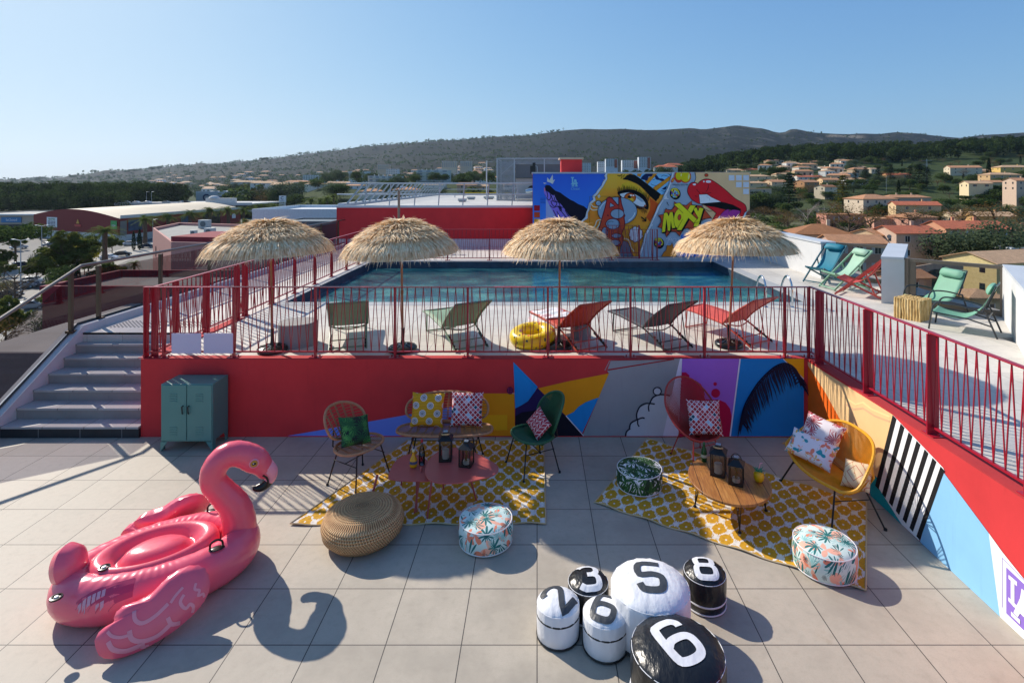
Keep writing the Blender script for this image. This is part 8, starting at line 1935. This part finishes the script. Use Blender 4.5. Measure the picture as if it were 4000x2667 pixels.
for k, dz in enumerate((-1, -4)): MB().tube(spline([(-4 if k == 0 else -3, 0, h+dz), (-60, -40, h+dz-5), (-130, -90, h+dz+2)], 6), .04, 3).tube(spline([(4, 0, h+dz), (60, 30, h+dz-5), (150, 50, h+dz+6)], 6), .04, 3).build('power_line', ml, py_)
cpaint = {}
def car(px, Y, rot, c, lb, group='cars parked in the commercial zone', z=None, s=1):
    t = thing('parked_car', lb, 'car', Lp(px, Y, GZ+.1 if z is None else z), R(rot), group); t.scale = (s, s, s)
    if c not in cpaint: cpaint[c] = M('car_paint_'+c[1:], c, .25, .3)
    k = ('car', c)
    if k in PROTO:
        for o in PROTO[k]:
            o2 = o.copy(); col.objects.link(o2); o2.parent = t
            for g_ in o.children: g2 = g_.copy(); col.objects.link(g2); g2.parent = o2
        return t
    prof = [(-2.1, .35), (-2.15, .75), (-1.95, .95), (-1.5, 1.02), (-1.1, 1.42), (.5, 1.48), (1.1, 1.05), (1.85, .92), (2.12, .7), (2.1, .35)]
    A_ = MX(((1, 0, 0, 0), (0, 0, 1, 0), (0, 1, 0, 0), (0, 0, 0, 1)))
    bd = MB().prism(prof, -.85, .85, T=A_).build('body', cpaint[c], t, bevel=.08)
    gl = MB().prism([(-1.38, 1.05), (-1.05, 1.38), (.45, 1.43), (.95, 1.06)], -.87, .87, T=A_).box(-1.5, -1.18, -.7, .7, 1.06, 1.3).prism([(.62, 1.1), (.5, 1.4), (.62, 1.4), (1.12, 1.07)], -.68, .68, T=A_).build('windows', m_win, t, smooth=0)
    out = [bd, gl]
    for a_ in (-1.35, 1.35):
        for b_ in (-1, 1):
            w_ = MB().tube([(a_, b_*.7, .32), (a_, b_*.9, .32)], .32, 16).build('wheel', m_blk, t); MB().tube([(a_, b_*.9, .32), (a_, b_*.915, .32)], .19, 12).build('rim', mg, w_); out.append(w_)
    for b_ in (-.6, .6): out.append(MB().box(2.03, 2.14, b_-.18, b_+.18, .62, .78).build('headlight', m_wl, t, smooth=0))
    PROTO[k] = out; return t
CW, CB, CS_, CR_, CBl = '#d9dadc', '#202226', '#8e9296', '#a3382c', '#27384c'
car(144, 92, 70, CB, 'dark car parked beside the red low block wall'); car(102, 108, 10, CS_, 'silver car parked left of the dark one'); car(30, 98, 15, CB, 'dark car parked at the left edge'); car(425, 148, 8, CW, 'white car parked near the store road palm'); car(478, 155, 20, CB, 'dark car parked on the store road'); car(510, 182, 24, CW, 'white car parked along the pale plinth of the store'); car(552, 196, 26, CS_, 'silver car parked ahead of the white one'); car(752, 212, 0, CR_, 'red car in front of the store entrance'); car(905, 240, 0, CW, 'white car near the far end of the store'); car(936, 246, 0, CW, 'white van like car at the far end of the store'); car(575, 175, 20, CBl, 'blue car by the steps of the store')
for i, px in enumerate([492, 533, 577, 650, 709, 728]): car(px, 326, r9.uniform(-15, 15), (CS_, CW, CW, CS_, CW, CB)[i], 'car parked on top of the parking deck', 'cars on the parking deck', z=GZ+9.0)
for i in range(16): car(845+i*14, 405, 80, (CW, CS_, CB, CW, CBl)[i % 5], 'car parked in the row before the hypermarket', 'cars parked before the hypermarket', z=GZ+9.0 if False else GZ+6.2)
up = thing('upper_car_park', 'raised car park deck in front of the hypermarket', 'parking deck', Lp(830, 398, GZ)); MB().box(0, 54, 0, 26, 5.2, 6.1).build('deck_slab', ms_w, up, smooth=0); MB().box(0, 54, 1, 2, -1, 5.2).build('support_wall', M('brown_wall', '#6e5a4c', .8), up, smooth=0)
for i in range(14): car(r9.uniform(-60, 330), r9.uniform(62, 180), r9.uniform(-20, 90), (CW, CS_, CB, CBl)[i % 4], 'car in the open car park at the left', 'cars in the open car park')
# ================================================================ haze
hz_ = MB().box(-6500, 6500, -60, 6200, -60, 430).build('haze', M('unused_surface'), smooth=0)
q = bpy.data.materials.new('haze_air'); q.use_nodes = True; nt = q.node_tree; nt.nodes.remove(nt.nodes['Principled BSDF'])
pv = nt.nodes.new('ShaderNodeVolumePrincipled'); pv.inputs['Color'].default_value = (.62, .78, 1, 1); pv.inputs['Density'].default_value = .00004; pv.inputs['Anisotropy'].default_value = .45
nt.links.new(pv.outputs[0], nt.nodes['Material Output'].inputs['Volume']); hz_.data.materials.clear(); hz_.data.materials.append(q); tag(hz_, kind='stuff', label='thin blue haze over the valley and hills', cat='haze')
